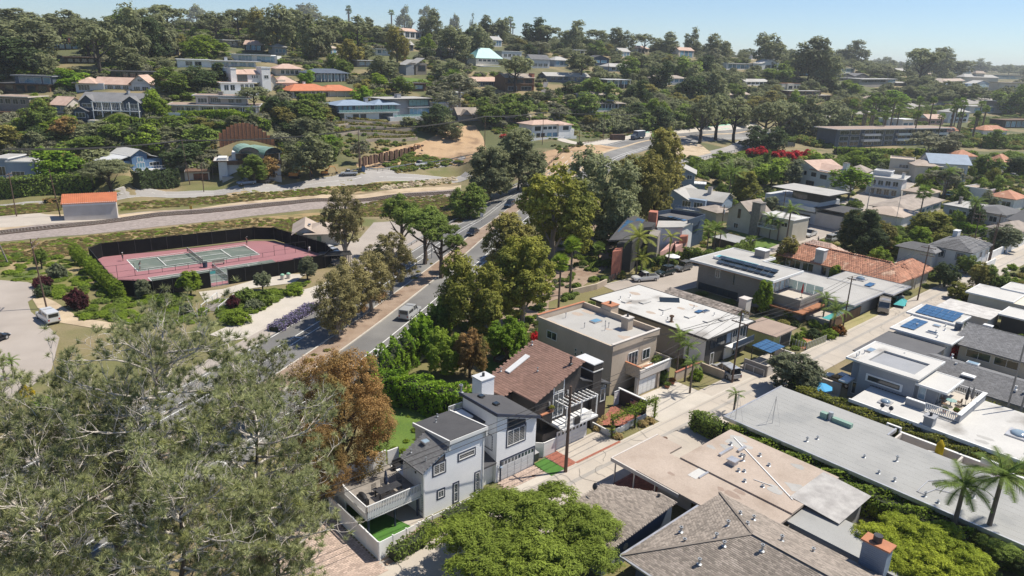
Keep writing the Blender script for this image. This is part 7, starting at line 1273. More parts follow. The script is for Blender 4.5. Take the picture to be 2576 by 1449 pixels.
for i_,(x0,x1,y_,hh_,wm,rm,rt_,lab)in enumerate(((-8,22,118,3.4,'pale_grey','roof_white','F','pale house cut by the left photo edge under the tall pines'),(398,434,124,3,'siding_blue_grey','roof_grey','F','small house with glassy grey roof above the dark pine clump'),(396,450,140,3.4,'dark_wall','wood','F','dark glazed house under the lime green canopy'),(482,520,133,3.6,'white','roof_white','F','white cabin behind the broad lime canopy'),(985,1072,229,3.4,'wood','roof_dark','F','brown flat-roofed house behind the slate grey modern house'),(899,955,168,3,'wood_grey','wood','F','low brown flat house in the scrub under the pines'),(1602,1632,134,4,'cream','roof_tile_pink','H','house with pink hip roof on the middle ridge'),(1560,1584,144,4.5,'white','roof_grey','G','tiny white gabled house on the middle ridge'),(1706,1744,146,6.5,'stucco_pale','roof_tile_pink','G','tall pink and white gabled house standing on the ridge'),(1890,1917,150,4,'white','roof_white','F','white-roofed house peeping out under the ridge pines'),(2004,2060,192,3.6,'dark_wall','roof_dark','F','dark flat house beneath the largest dark pines'),(2114,2150,182,4,'white','roof_white','F','white-topped house behind the twin gables'),(2257,2278,188,5,'siding_blue_grey','roof_grey','G','small grey-blue gable house left of the tall ridge pine'),(2400,2444,186,7,'pale_grey','roof_white','F','pale house high on the plateau among round trees'),(130,168,284,3,'stucco_pale','roof_tile_pink','G','little pinkish roofed house behind the rust brown tree'),(1015,1060,98,5,'pale_grey','roof_tile_pink','H','pale house on the skyline between two palms'),(1280,1312,88,5,'white','roof_tile_pink','H','white house with red roof on the skyline'),(1240,1262,118,5,'white','roof_grey','G','white house behind the turquoise roof, uphill'),(1440,1470,140,4,'pale_grey','roof_white','F','pale flat house between ridge pines'),(1835,1858,140,5,'cream','roof_tan','H','cream house in the ridge treetops'),(2460,2576,200,7,'cream','roof_white','F','long row of pale flat buildings at the far plateau edge'),(560,600,118,3.4,'wood_grey','roof_grey','F','grey cabin uphill of the long low white house'),(320,372,118,3.4,'dark_wall','wood_grey','F','shaded flat house between tall pines uphill'),(815,850,140,4,'stucco_pale','roof_tan','H','tan hip roofed house below the skyline pines'),(1010,1040,128,4,'siding_slate','roof_grey','G','slate house among olive eucalyptus trees'),(1395,1430,168,4,'siding_blue_grey','roof_grey','H','grey-blue hip roofed house right of the grey gable'),(1770,1800,222,4,'white','roof_grey','G','white gabled house over the highway pines'),(2190,2225,262,4,'cream','roof_tan','H','cream house in the palms below the bluff'),(1130,1160,250,3,'white','roof_white','F','white garden room above the small cube house'))):
 op=[('B',0,1,-8,0,0,hh_,wm),('W',.1,.9,0,.8,hh_-.6,3,2,'white' if i_%2 else 'wood','glass_blue' if i_%3 else 'glass')]+([('F',0,1,-8,1,hh_,rm,.4,'white' if i_%2 else wm)]if rt_=='F' else[('H',0,1,-8,0,hh_,hh_+2.2,rm)]if rt_=='H' else[('G',0,1,-8,0,hh_,hh_+2.4,rm,'u',wm)])
 FH(lab,x0,y_,x1,y_,8,op)
 # planting
gp='foreground pines over the cul-de-sac and road'
def NP(label,bx,by,topx,topy,wpx,cb,seed,**k):
 G=PZ(bx,by,0);h=ztop(G,topx,topy);d=ray(topx,topy);q=Vector((d.x,d.y))*hypot(G.x,G.y);lean=((q.x-G.x)*.8,(q.y-G.y)*.8);R=wpx/2*(G.y*.93)/F
 return near_pine(label,Vector((G.x,G.y,0)),h,R,cb,seed,lean=lean,group=gp,**k)
NP('tallest foreground pine with dense bright needles, its top below the tennis court',420,1490,400,835,560,.14,1,limbs=30)
NP('wide foreground pine with bare pale twigs beside the rust coloured tree',660,1520,640,990,430,.14,2,limbs=26)
NP('foreground pine leaning out over the cul-de-sac near the small palms',130,1490,150,1030,430,.16,3,limbs=26)
NP('sparse foreground pine cut by the left photo edge, mostly bare twigs',-60,1480,-20,960,330,.18,4,limbs=20,bare=.5)
NP('short foreground pine with thick needles beside the paved court corner',690,1640,720,1240,360,.12,5,limbs=20,tuft=.5)
NP('low foreground pine crown filling the lower left corner',120,1700,130,1230,560,.2,6,limbs=26,tuft=.5)
NP('slender grey foreground pine between the road and the parking trees',650,1080,655,925,210,.12,7,limbs=16,tuft=.5)
NP('pine between the two middle foreground pines, partly hidden behind them',300,1400,300,960,380,.12,8,limbs=24)
NP('low pine at the bottom edge in front of the paved court',470,1720,470,1200,460,.15,9,limbs=24,tuft=.5)
T_('rust',865,925,1225,262,.12,label='large rusty orange-brown tree between the highway and the white house',crown_key=('rust',0))
T_('rust',800,1080,1290,170,.2,label='smaller rust brown tree under the edge of the foreground pines',crown_key=('rust',0))
place_tree('bright',NB(-15.4,9.8),6.2,7.9,.04,label='broad bright green fine-needled pine at the bottom centre by the shingle roofs',crown_key=('near_pine',0),leaf='leaf_pinegreen',name='pine_tree')
hedge('low dark green hedge along the white fence of the deck house',nbp((-23.2,.7),(-20.2,.5),(-18.2,-.3)),1.3,1.2,'leaf_green',.12,60)
hedge('clipped low hedge between the white house wall and the alley',nbp((-16.4,-.9),(-9.6,-.9)),1.2,.75,'leaf_green',.11,60)
hedge('tall thick bright green hedge behind the white and brown houses',[P(950,1000),P(1010,1010),P(1100,1035),P(1190,1052)],3.2,3.4,'leaf_lime',.2,45,rough=.25)
hedge('tall yellow-green hedge following the highway kerb',[P(925,1000),P(985,950),P(1040,905),P(1090,855),P(1128,815)],2.8,4.2,'leaf_lime',.2,45,rough=.35)
hedge('long glossy green hedge between the sandy tan roof and the long blue-grey roof',nbp((17.4,8.5),(17.2,16),(17,24),(16.8,33)),2.3,2.6,'leaf_bright',.16,60,rough=.3)
hedge('ivy covered wall end standing beside the alley drive',nbp((17.8,3.2),(17.6,7.4)),1.7,2.3,'leaf_green',.14,70)
hedge('long yellow-tipped hedge between the courtyard wall and the grey terrace house',nbp((33.9,8.2),(33.9,20),(34,30),(34,40)),1.8,2.6,'leaf_yellow',.15,60)
hedge('dark clipped hedge around the blue parasol terrace',nbp((35.5,6.2),(41,6.6)),1.4,2,'leaf_green',.14,60)
hedge('low square hedge at the alley corner by the round sage tree',nbp((30.5,6.5),(33,6.8)),1.6,1.3,'leaf_bright',.13,60)
hedge('hedge beside the terrace railing of the grey house',nbp((49.2,24),(49.2,36)),1.5,2.2,'leaf_yellow',.15,50)
hedge('tall clipped hedge with yellow-green top enclosing the garden pavilion',[P(1718,655),P(1770,668),P(1850,650),P(1890,625)],1.6,2.9,'leaf_green',.2,40)
hedge('hedge bank below the slate house terrace of the angular house',[P(1606,672),P(1650,668),P(1700,652)],1.8,1.8,'leaf_green',.2,35)
hedge('dense dark hedge wall along the frontage road',[P(-20,498),P(60,494),P(150,488),P(235,480)],3,5.2,'leaf_green',.35,12)
hedge('dark hedge with red flowering top below the bright blue house',[P(345,474),P(390,472),P(446,468)],3,5,'leaf_dark',.35,12)
hedge('rust red flowering ground hedge beside the frontage road',[P(115,512),P(170,505),P(225,500)],2,1.2,'leaf_rust',.3,14)
hedge('bright hedge at the front of the white curved terrace house',[P(450,303),P(540,300),P(630,312),P(680,328)],3.5,3,'leaf_bright',.4,10)
hedge('hedge row beneath the navy blue house',[P(262,330),P(330,322),P(440,315)],3.5,3.2,'leaf_bright',.4,10)
hedge('clipped rectangular hedge below the bright orange roof',[P(752,268),P(815,266)],3.5,4.5,'leaf_bright',.4,12)
hedge('reddish sloping hedge under the long white house',[P(385,205),P(440,218),P(500,236)],2.5,2.2,'leaf_olive',.4,10)
hedge('long dark hedge in front of the motel lawn',[P(2100,388),P(2220,392),P(2330,392),P(2450,398)],4,3,'leaf_bright',.5,7)
hedge('yellow-edged hedge by the white and grey hip roofed house',[P(2398,578),P(2480,596)],2,2.2,'leaf_lime',.25,24)
hedge('tidy hedge beside the grey-blue three-storey house',[P(1700,440),P(1722,440)],3,3,'leaf_bright',.3,20)
hedge('lavender flower bank along the highway edge',[P(690,835),P(730,812),P(790,776)],2.4,1.0,'leaf_purple',.16,40,name='flower_bank')
for i in range(9):
 G=PZ(200+i*13,655+i*12,0);e=place_tree('cypress',G,3.6,1.5,.02,label='%s of the nine dark cypresses leaning against the court end screen'%['first and farthest','second','third','fourth','fifth','sixth','seventh','eighth','ninth and nearest'][i],leaf='leaf_bright',group='cypresses at the court end')
 e.rotation_euler=(0,radians(-18),0)
MID=[('yellow',1390,440,655,178,.1,'huge golden-olive tree beside the highway, tallest on the bank'),('torreyr',1508,383,615,185,.12,'big dark grey-green pine right behind the golden-olive tree'),('olive',1592,385,560,130,.1,'brown-olive eucalyptus mass between the dark pine and the highway curve'),('olive',1655,350,520,110,.1,'olive tree with brown lower boughs beside the sandy bank'),('olive',1640,430,575,90,.08,'smaller olive tree just above the grey-blue three-storey house'),('torreyr',1302,345,478,128,.08,'dark pine standing above the highway bridge rail'),('torreyr',1232,386,505,115,.08,'dense dark pine at the end of the railway'),('green',1178,468,548,98,.06,'bushy bright-edged tree beside the highway guardrail'),('greenf',1012,488,640,108,.25,'rounded dark green pine behind the car park, farthest of its clump'),('greenf',1068,510,665,120,.3,'dark green pine in the middle of the highway clump'),('greenf',1110,548,700,98,.42,'flat-topped dark green pine with bare trunk on the median'),('greenf',1148,592,684,52,.45,'small dark green pine at the near end of the median clump'),('euc',868,478,655,108,.3,'tall white-trunked eucalyptus beside the clubhouse'),('euc',985,588,742,112,.25,'eucalyptus with multiple white trunks on the median'),('euc',935,640,785,118,.2,'eucalyptus second along the median from the car park'),('euc',882,658,812,125,.18,'broad reddish eucalyptus over the left carriageway'),('euc',850,690,850,125,.15,'nearest reddish eucalyptus of the median row'),('yellow',1184,648,868,168,.25,'tall golden green tree beside the right carriageway'),('yellow',1312,622,820,150,.22,'golden green full tree standing uphill of the tall fan palms'),('olive',1282,562,720,140,.15,'olive-gold spreading tree at the highway bend'),('lime',1275,800,912,112,.15,'round lime green tree next to the beige stucco house'),('bright',1118,832,945,96,.12,'mixed green and copper tree inside the tall hedge'),('rust',1182,838,950,84,.12,'copper-tipped young tree beside the lawn'),('lime',1385,862,902,52,.1,'small round lime tree behind the brown house roof'),('green',1105,770,880,70,.08,'dark leafy tree at the highway hedge top'),('lime',1062,800,900,76,.05,'bright green column tree at the kerb hedge'),('sage',1990,893,985,132,.1,'round sage green tree at the alley corner'),('dark',2158,540,648,105,.15,'dark spreading evergreen beyond the long terracotta roof'),('olive',2206,566,642,84,.15,'olive tree between dark evergreen and golden tree'),('yellow',2335,543,618,106,.15,'full golden green tree above the white hip roofed house'),('sage',2522,572,630,78,.15,'wind-shaped sage tree beside the white boundary wall'),('bright',2260,592,650,55,.1,'bright green shrub tree at the tile roof end'),('torrey',1845,395,470,92,.3,'grey umbrella-shaped tree above the seaside slope'),('yellow',1872,440,505,66,.1,'golden shrub tree behind the grey hip roof'),('bright',1940,405,468,76,.1,'bright green tree left of the mottled orange tiles'),('sage',1985,408,470,60,.1,'sage tree just behind the mottled orange tiles'),('lime',2132,428,502,88,.42,'umbrella-shaped lime green tree beside the white tiled house'),('sage',2062,478,540,62,.1,'pale green tree beside the modern charcoal house'),('green',2492,450,512,56,.1,'dark round tree at the upper street corner'),('greyf',2370,418,495,100,.3,'grey feathery tree in front of the large cream house'),('bright',2470,452,500,40,.1,'lime young tree in front of the orange pyramid roof'),('green',2140,505,560,40,.3,'small tree in the dry lot'),('green',1650,905,960,60,.1,'leafy tree beside the beige chimney and the broad white roof'),('bright',1915,715,790,46,.1,'small bright tree against the grey board house'),('green',2015,640,700,0,.1,None),('bright',2170,655,712,44,.1,'bright green tree in front of the long terracotta roof'),('bright',2098,672,712,34,.1,'smaller bright tree at the terracotta roof eaves'),('olive',1975,600,672,60,.12,'reddish olive tree behind the modern grey house chimney'),('dark',2375,660,722,60,.1,'dark shrub tree beside the tile roof garage'),('green',2430,640,690,52,.1,'bushy tree in front of the white hip roofed house'),('green',2490,665,735,76,.05,'broad leafy plant mass at the alley bend'),('yellow',2415,712,752,62,.05,'yellow-green shrub tree behind the corner roof'),('sage',662,683,732,42,.25,'small round clipped tree by the court litter bins'),('sage',775,652,705,46,.25,'small pale tree at the court screen corner'),('bright',480,688,745,56,.25,'small bright tree left of the court gate'),('sage',361,708,752,40,.2,'small dark grey tree at the near court corner'),('green',105,628,676,36,.2,'small round tree by the wooden crossarm pole'),('torrey',280,395,495,135,.3,'leaning pine beside the frontage road below the blue house'),('torreyr',783,352,452,104,.22,'dark rounded pine beside the orange excavator'),('lime',145,385,470,108,.12,'bright lime rounded tree between the two blue houses'),('green',640,398,462,70,.15,'dull green tree in front of the white arched house'),('rust',675,402,455,52,.12,'orange-leaved tree beside the white arched house'),('greyf',905,350,412,52,.1,'silvery tree beside the construction slope')]
for k_,x_,t_,b_,w_,c_,l_ in MID:
 if w_:T_(k_,x_,t_,b_,w_,c_,label=l_)
HR+=[(850,318,1050,396),(0,398,100,452)]
HILL=[('torrey',45,20,95,120),('torrey',30,45,160,160),('torrey',155,22,110,95),('torreyr',95,60,175,110),('torrey',225,42,150,120),('torrey',255,55,190,110),('greyf',240,60,150,90),('dark',40,108,195,120),('torrey',370,22,130,110),('torreyr',330,35,165,90),('dark',380,60,155,90),('torrey',425,8,95,90),('torreyr',400,50,150,80),('torrey',600,18,95,70),('torrey',545,25,100,80),('torrey',495,5,62,55),('torrey',650,25,110,70),('olive',660,35,120,60),('torrey',780,2,62,80),('torreyr',700,30,135,80),('torrey',740,20,120,70),('cypress',735,40,130,40),('torrey',830,35,140,90),('torreyr',790,55,150,80),('torrey',900,38,130,80),('torrey',1018,12,68,42),('torrey',1078,14,68,52),('torreyr',1085,35,100,50),('torrey',1144,34,72,32),('cypress',1187,42,82,20),('dark',1350,55,115,60),('torreyr',1262,55,110,44),('torreyr',1225,50,105,50),('torrey',1375,60,120,60),('torreyr',1440,62,130,60),('torrey',1500,72,125,60),('torreyr',1560,78,130,55),('torrey',1620,82,135,60),('torreyr',1675,90,140,55),('torreyr',1740,80,140,36),('torreyr',1800,96,150,60),('torreyr',1925,96,170,72),('olive',1000,80,160,50),('torreyr',1200,75,150,70),('torreyr',1140,78,150,70),('torrey',1295,136,232,80),('torrey',1462,128,205,80),('dark',1665,165,228,62),('greyf',1155,185,275,105),('greyf',1130,225,300,70),('green',1225,256,312,68),('green',1290,248,305,80),('dark',1100,272,335,72),('torreyr',1130,300,350,60),('dark',1608,210,262,60),('dark',1740,200,252,60),('green',1500,205,262,95),('torreyr',2030,108,205,92),('torreyr',2070,125,215,70),('torreyr',2142,110,168,66),('torrey',2310,116,215,82),('torreyr',2345,130,200,80),('torreyr',2390,140,195,80),('torrey',1760,240,360,80),('torrey',1800,235,352,76),('torrey',1845,240,358,84),('torrey',1920,250,370,84),('torrey',1955,245,365,70),('torreyr',2020,255,345,90),('torreyr',2090,265,340,70),('dark',1900,325,378,66),('dark',1945,330,384,60),('greyf',2330,330,402,96),('grey',2380,340,400,60),('bright',2040,385,430,60),('bright',2150,385,425,50),('olive',2280,385,430,56),('green',2210,388,428,60),('green',2500,330,372,56),('green',2550,225,290,90),('dark',2560,400,440,60),('green',2480,395,440,60),('bright',520,95,140,90),('bright',495,105,150,60),('lime',165,180,222,70),('lime',205,188,225,60),('bright',75,168,200,60),('lime',1020,268,0,0),('dark',540,165,215,70),('dark',500,175,230,70),('green',430,180,235,70),('torrey',640,215,280,80),('dark',700,250,300,60),('green',105,262,330,70),('rust',165,300,352,62),('bright',385,235,300,40),('bright',410,255,300,36),('green',780,260,312,84),('lime',910,222,258,42),('lime',775,182,212,40),('torreyr',960,150,200,60),('green',850,145,195,60),('green',1010,200,240,50),('olive',880,110,165,60),('green',560,268,0,0),('green',1470,240,290,70),('green',1580,150,200,50),('green',1720,150,200,70),('cypress',2277,150,190,16),('cypress',1955,120,160,16),('green',2210,240,280,60),('bright',2000,235,275,40),('bright',1650,255,305,50),('green',1850,215,250,40),('torreyr',1790,190,250,60),('torreyr',1750,175,235,60),('green',1955,165,205,60)]
for k_,x_,t_,b_,w_ in HILL:
 if w_:T_(k_,x_,t_,b_,w_,.22 if k_ in('torrey','greyf')else .08,group='big trees over the hillside')
def clear_of(x,t,b,w):
 for x0,y0,x1,y1 in HR:
  if x+w*.42>x0 and x-w*.42<x1 and t<y1 and b>y0+2:return False
 return True
rr=random.Random(17);n_fill=0;used=[(x,b,w)for _,x,t,b,w in HILL if w]
def band(x):
 top=np.interp(x,[0,300,600,900,1200,1500,1800,2100,2400,2576],[85,82,72,88,98,122,148,168,180,190]);bot=np.interp(x,[0,250,450,700,900,1100,1300,1550,1750,2000,2300,2576],[440,440,440,430,395,330,330,320,330,300,250,232]);return top,bot
for it in range(9000):
 if n_fill>=240:break
 x=rr.uniform(-40,2600);tp,bt=band(x);b=tp+(bt-tp)*rr.random()**1.55+2;fr=(b-tp)/(bt-tp)
 w=rr.uniform(34,74)*(.75+.5*fr)*(1.1-.4*min(x,2400)/2400);h=w*rr.uniform(.7,1.05)*(1 if fr<.5 else .7);t=b-h
 if not clear_of(x,t,b,w):continue
 if any(abs(x-q[0])<(w+q[2])*.28 and abs(b-q[1])<16 for q in used):continue
 used.append((x,b,w));n_fill+=1
 kk=rr.choices(['torrey','torreyr','dark','green','olive','greyf','bright','lime','cypress'],[28,26,9,10,8,12,3,1,2]if fr<.45 else[10,12,12,18,16,16,9,3,1])[0]
 if kk=='cypress':w*=.35
 T_(kk,x,t,b,w,.12 if fr<.5 else .04,group='trees of the wooded hillside',lod='far')
def scat(name,key,m,regions,n,s0,s1,hh=.7,label=None,jit=None,keep=True,seed=4):
 r=random.Random(seed+len(name));pts,sc=[],[]
 for reg in regions:
  xs=[p[0]for p in reg];ys=[p[1]for p in reg];a=0;cnt=0;want=int(n)
  while cnt<want and a<want*8:
   a+=1;x,y=r.uniform(min(xs),max(xs)),r.uniform(min(ys),max(ys))
   if not inpoly(x,y,reg):continue
   if keep and not clear_of(x,y-19,y+1,14):continue
   p=P(x,y);s=r.uniform(s0,s1);pts.append(p);sc.append((s,s*r.uniform(.8,1.2),s*hh*r.uniform(.6,1.2)));cnt+=1
 return scatter(name,pts,sc,key,m,label)
HL=[(-60,470),(-60,90),(300,85),(600,75),(900,90),(1200,102),(1500,125),(1500,330),(1330,330),(1250,330),(1140,300),(900,395),(720,440),(450,440),(240,455)]
HR2=[(1500,125),(1800,150),(2100,172),(2400,190),(2620,200),(2620,235),(2330,255),(2080,290),(1900,305),(1700,325),(1500,335)]
scat('hillside_undergrowth',('bush_far',0),'leaf_green',[HL],1900,1.2,3.2,.8,'dark green undergrowth covering the hillside');scat('hillside_scrub',('bush_far',1),'leaf_grey',[HL],1500,1.5,4.0,.8);scat('hillside_shrubs',('bush_far',0),'leaf_olive',[HL],900,1.,2.6,.8);scat('hillside_bushes',('bush_far',1),'leaf_bright',[HL],620,1.,2.4,.7)
scat('ridge_undergrowth',('bush_far',0),'leaf_green',[HR2],1500,1.8,4.5,.8);scat('ridge_scrub',('bush_far',1),'leaf_torrey',[HR2],1700,2.2,6,.9);scat('ridge_shrubs',('bush_far',1),'leaf_olive',[HR2],450,1.5,4,.8)
MR=[(1700,425),(1800,405),(1900,380),(2080,395),(2400,392),(2620,385),(2620,450),(2300,440),(2050,430),(1900,470),(1750,440)]
scat('garden_thicket',('bush_far',0),'leaf_green',[MR],420,1.2,3.2,.9);scat('garden_bushes',('bush_far',1),'leaf_bright',[MR],330,1.2,2.6,.8)
MM=[(1960,300),(2080,305),(2330,272),(2576,255),(2620,380),(2450,372),(2240,372),(2060,372),(1960,352)]
scat('motel_gardens',('bush_far',0),'leaf_green',[MM],700,1.4,3.6,1.);scat('motel_shrubs',('bush_far',1),'leaf_olive',[MM],380,1.2,3.2,1.);scat('motel_bushes',('bush_far',1),'leaf_bright',[MM],170,1.,2.6,1.)
STR=[[(1380,760),(1340,700),(1420,600),(1500,520),(1560,545),(1530,600),(1545,660),(1480,720),(1420,760)],[(1180,770),(1380,745),(1350,860),(1200,900),(1140,850)],[(1960,500),(2120,430),(2200,560),(2040,560)],[(2180,560),(2576,460),(2576,560),(2300,640)]]
scat('slope_shrubs',('bush',0),'leaf_green',STR,70,.5,1.3,.9);scat('slope_bushes',('bush',1),'leaf_bright',STR,45,.4,1.1,.9);scat('slope_succulents',('bush',0),'leaf_sage',STR,45,.3,.9,.8)
ICE=[[(700,560),(790,545),(880,540),(900,560),(860,580),(740,600),(690,575)],[(880,520),(980,500),(1120,490),(1130,530),(1000,545),(900,545)],[(540,345),(640,330),(700,340),(720,440),(560,440)],[(-60,620),(150,602),(420,574),(640,550),(860,548),(760,565),(560,575),(350,610),(200,640),(100,660),(-60,660)],[(300,530),(560,512),(1130,463),(1150,448),(800,472),(560,492),(300,512)],[(0,542),(150,530),(150,512),(0,520)],[(1120,500),(1200,470),(1160,560),(1080,560)]]
scat('ice_plant_cover',('bush_far',0),'leaf_ice',ICE,1000,.3,1.0,.4,'low red and yellow ice plant cover beside the tracks');scat('ice_plant_patches',('bush_far',1),'leaf_bright',ICE,420,.25,.9,.45);scat('dry_weeds',('bush_far',1),'straw',ICE,450,.25,.7,.5)
CB=[[(-60,640),(100,645),(200,640),(240,700),(290,740),(200,770),(130,740),(90,712),(-60,700)],[(200,755),(330,740),(470,745),(520,790),(500,830),(350,820),(200,800)],[(545,765),(620,740),(700,730),(790,705),(760,722),(640,790),(560,810)]]
scat('garden_bed_plants',('bush',0),'leaf_bright',CB,90,.6,1.5,.6);scat('bed_greenery',('bush',1),'leaf_green',CB,60,.5,1.3,.7)
LW=[[(975,965),(1090,1005),(1085,1100),(1010,1175),(965,1180),(935,1100)]]
TZ=[[(760,325),(880,306),(1040,320),(1050,352),(905,405),(790,360)],[(1230,305),(1330,318),(1400,352),(1330,345),(1240,335)],[(1420,312),(1560,285),(1700,325),(1600,342),(1450,350)],[(940,400),(1010,385),(1180,408),(1000,436)]]
scat('terrace_shrubs',('bush_far',0),'leaf_green',TZ,110,.6,1.8,.8,keep=False);scat('terrace_bushes',('bush_far',1),'leaf_bright',TZ,60,.5,1.4,.7,keep=False);scat('terrace_planting',('bush_far',0),'leaf_olive',TZ,110,.5,1.5,.7,keep=False);scat('slope_weeds',('bush_far',1),'straw',TZ,90,.4,1.0,.6,keep=False)
scat('garden_plants',('bush',1),'leaf_bright',LW,16,.3,.7,.8)
for nm_,az0,az1,r0_,r1_,n,m in(('far_woods',-6,40,720,1500,2400,'leaf_torrey'),('distant_woods',12,42,1500,3600,3000,'leaf_torrey'),('crest_woods',-40,20,520,900,2600,'leaf_torrey'),('crest_thicket',-40,34,480,900,1800,'leaf_green')):
 r=random.Random(len(nm_));pts_,sc_=[],[]
 for i in range(n):
  a=radians(r.uniform(az0,az1));rad=r.uniform(r0_,r1_);p=Vector((sin(a)*rad,cos(a)*rad,0));p.z=hz(p.x,p.y);s=r.uniform(5,9)*(1 if rad<1500 else 1.6)
  px_,py_=proj(p)
  if not clear_of(px_,py_-12,py_+1,18):continue
  pts_.append(p);q_s=.5 if 'crest' in nm_ else 1;sc_.append((s*(q_s+.2),s*(q_s+.2),s*r.uniform(.9,1.6)*q_s*(.6 if 'thicket' in nm_ else 1)/2))
 scatter(nm_,pts_,sc_,('round_far',0)if n%200 else('flat_far',1),m,'distant woods along the ridge')
def near_road(x,y):
 v=Vector((x,y))-NBO;v_=v.dot(NBN)
 return-1.2<v_<5.6 or any((Vector((x,y))-p).length<6.5 for p in rs_[::3])or any((Vector((x,y))-p).length<12.5 for p in hw[::4])
def free(x,y):return not near_road(x,y)and not any(inpoly(x,y,f)for f in FOOT)
def yards(name,key,m,n,s0,s1,hh,box,seed):
 r=random.Random(seed);P_,S_=[],[]
 for i in range(n):
  x,y=r.uniform(*box[:2]),r.uniform(*box[2:])
  if not free(x,y):continue
  px_,py_=proj((x,y,0))
  if not(1340<px_<2640 and 420<py_<1120)or(py_>900 and px_<1700)or(px_<1700 and(x<hw[60].x+10)):continue
  if 2090<px_<2330 and 505<py_<560:continue
  s=r.uniform(s0,s1);P_.append(Vector((x,y,hz(x,y))));S_.append((s,s,s*hh*r.uniform(.6,1.2)))
 scatter(name,P_,S_,key,m)
bx_=(10,240,95,300)
yards('yard_shrubs',('bush',0),'leaf_green',2600,.6,1.7,.9,bx_,1);yards('yard_hedging',('bush',1),'leaf_bright',1500,.6,1.5,.9,bx_,2);yards('yard_scrub',('bush',0),'leaf_olive',1000,.6,1.6,.9,bx_,3);yards('yard_thicket',('bush',1),'leaf_dark',800,.8,1.8,1.,bx_,4)
r=random.Random(23);got=[]
for i in range(1500):
 if len(got)>=46:break
 x,y=r.uniform(35,230),r.uniform(120,300);px_,py_=proj((x,y,0))
 if not free(x,y)or not(1620<px_<2600 and 430<py_<800)or any(hypot(x-a,y-b)<9 for a,b in got)or(2090<px_<2330 and 500<py_<560)or(px_<1830 and py_>560):continue
 got.append((x,y));k_=r.choice(['green','bright','olive','sage','dark','yellow','green','bright']);place_tree(k_,Vector((x,y,hz(x,y))),r.uniform(3.5,6.5),r.uniform(1.8,3.2),.1,group='garden trees between the houses')
gc='scarlet bougainvilleas by the side road'
for x_,t_,b_,w_,l_ in((1888,376,394,24,'small scarlet bougainvillea beside the guardrail bend'),(1913,373,396,40,'rounded scarlet bougainvillea, second from the side road bend'),(1962,382,402,46,'wide scarlet bougainvillea in the middle of the garden row'),(1998,382,405,50,'deep crimson bougainvillea joined to the wide scarlet one'),(2028,380,408,36,'pointed scarlet bougainvillea at the far end of the row')):bush('br',x_,t_-7,b_,w_*1.3,l_,gc)
bush('br',1345,832,866,34,'vivid red bougainvillea against the beige stucco house wall',name='shrub');bush('br',2385,850,888,78,'large red bougainvillea between the dark roofs');bush('bo',2330,882,898,40,'orange flowering shrub at the foot of the large red bougainvillea');bush('br',1270,336,346,34,'red bougainvillea bank beside the pale wall below the brown roof');bush('br',2490,752,768,34,'small red bougainvillea behind the long ribbed shed roof');bush('br',2208,638,652,50,'orange-red shrub on the far side of the terracotta roof')
bush('by',68,965,1010,52,'golden yellow shrub on the cul-de-sac island');bush('bl',120,990,1040,90,'lime ground shrub beside the golden yellow one');bush('bm',195,722,775,72,'maroon shrub near the court end cypresses');bush('bm',108,690,722,56,'maroon shrub beside the wooden crossarm pole');bush('bm',588,740,775,46,'maroon shrub beside the wooden steps');bush('bd',108,712,745,50,'dark clipped shrub under the crossarm pole');bush('bs',640,750,778,60,'silver-green mounded shrub by the footpath');bush('b',670,725,768,62,'dark green mounded shrub above the footpath');bush('b',620,722,760,70,'green mounded shrub above the maroon one');bush('bb',740,716,742,60,'bright green low shrub by the path bend');bush('bb',600,780,812,84,'bright green shrub by the steps foot');bush('b',420,735,775,76,'green shrub in front of the court screen');bush('bs',470,760,790,40,'pale sage shrub left of the wooden steps');bush('bs',145,660,700,60,'dry pinkish shrub behind the maroon one')
place_tree('lime',NB(10.4,31.6),4.6,5.4,0,label='huge lime yellow shrub dome beside the blue chimney',crown_key=('near_pine',0),name='shrub',leaf='leaf_dome');bush('bb',2085,825,850,50,'golden hedge bush behind the picket fence');bush('bo',2110,815,842,44,'orange flowered bush by the picket fence');bush('b',2000,835,868,44,'round dark bush beside the lime green hut');bush('b',1990,770,800,56,'fern-like shrub below the grey board house');bush('bb',1750,925,955,44,'orange tinged shrub by the terrace wall');bush('bm',2245,600,622,30,'dark shrub between golden trees')
for i,(x_,y_,w_)in enumerate(((822,885,26),(790,896,22),(775,912,34),(770,945,24),(1042,702,22),(1052,685,16),(1072,655,16),(1025,722,10),(1085,665,10),(760,930,10))):bush('bt',x_,y_-w_*.35,y_,w_,None,'low shrubs on the planted median')
for i,(u,v,l_)in enumerate(((8.2,-3.6,'by the garage corner'),(9.4,-4.6,'against the brown wall'),(8.6,-.9,'at the arbour foot'),(13.4,-1.0,'under the arbour end'),(14.6,-.9,'at the patio corner'),(10.6,-5,'behind the brick patio'))):bush('bw',0,0,0,0,'straw-coloured grass clump '+l_,'ornamental grass clumps around the brick patio',G=NB(u,v),h=.8,r=.8)
e=thing('vine_arbour','timber arbour wrapped in green vine over the brick patio edge','arbour',NB(8,-1.3),atan2(NBD.y,NBD.x));mb=MB()
for u in(0,4.2,8.0):MB().tube([(u,0,0),(u+.1,.05,1.2),(u,0,2.6)],.13,6).build('post','bark_dark',e)
MB().bar((-.4,0,2.6),(8.4,0,2.6),.14).build('beam','bark_dark',e)
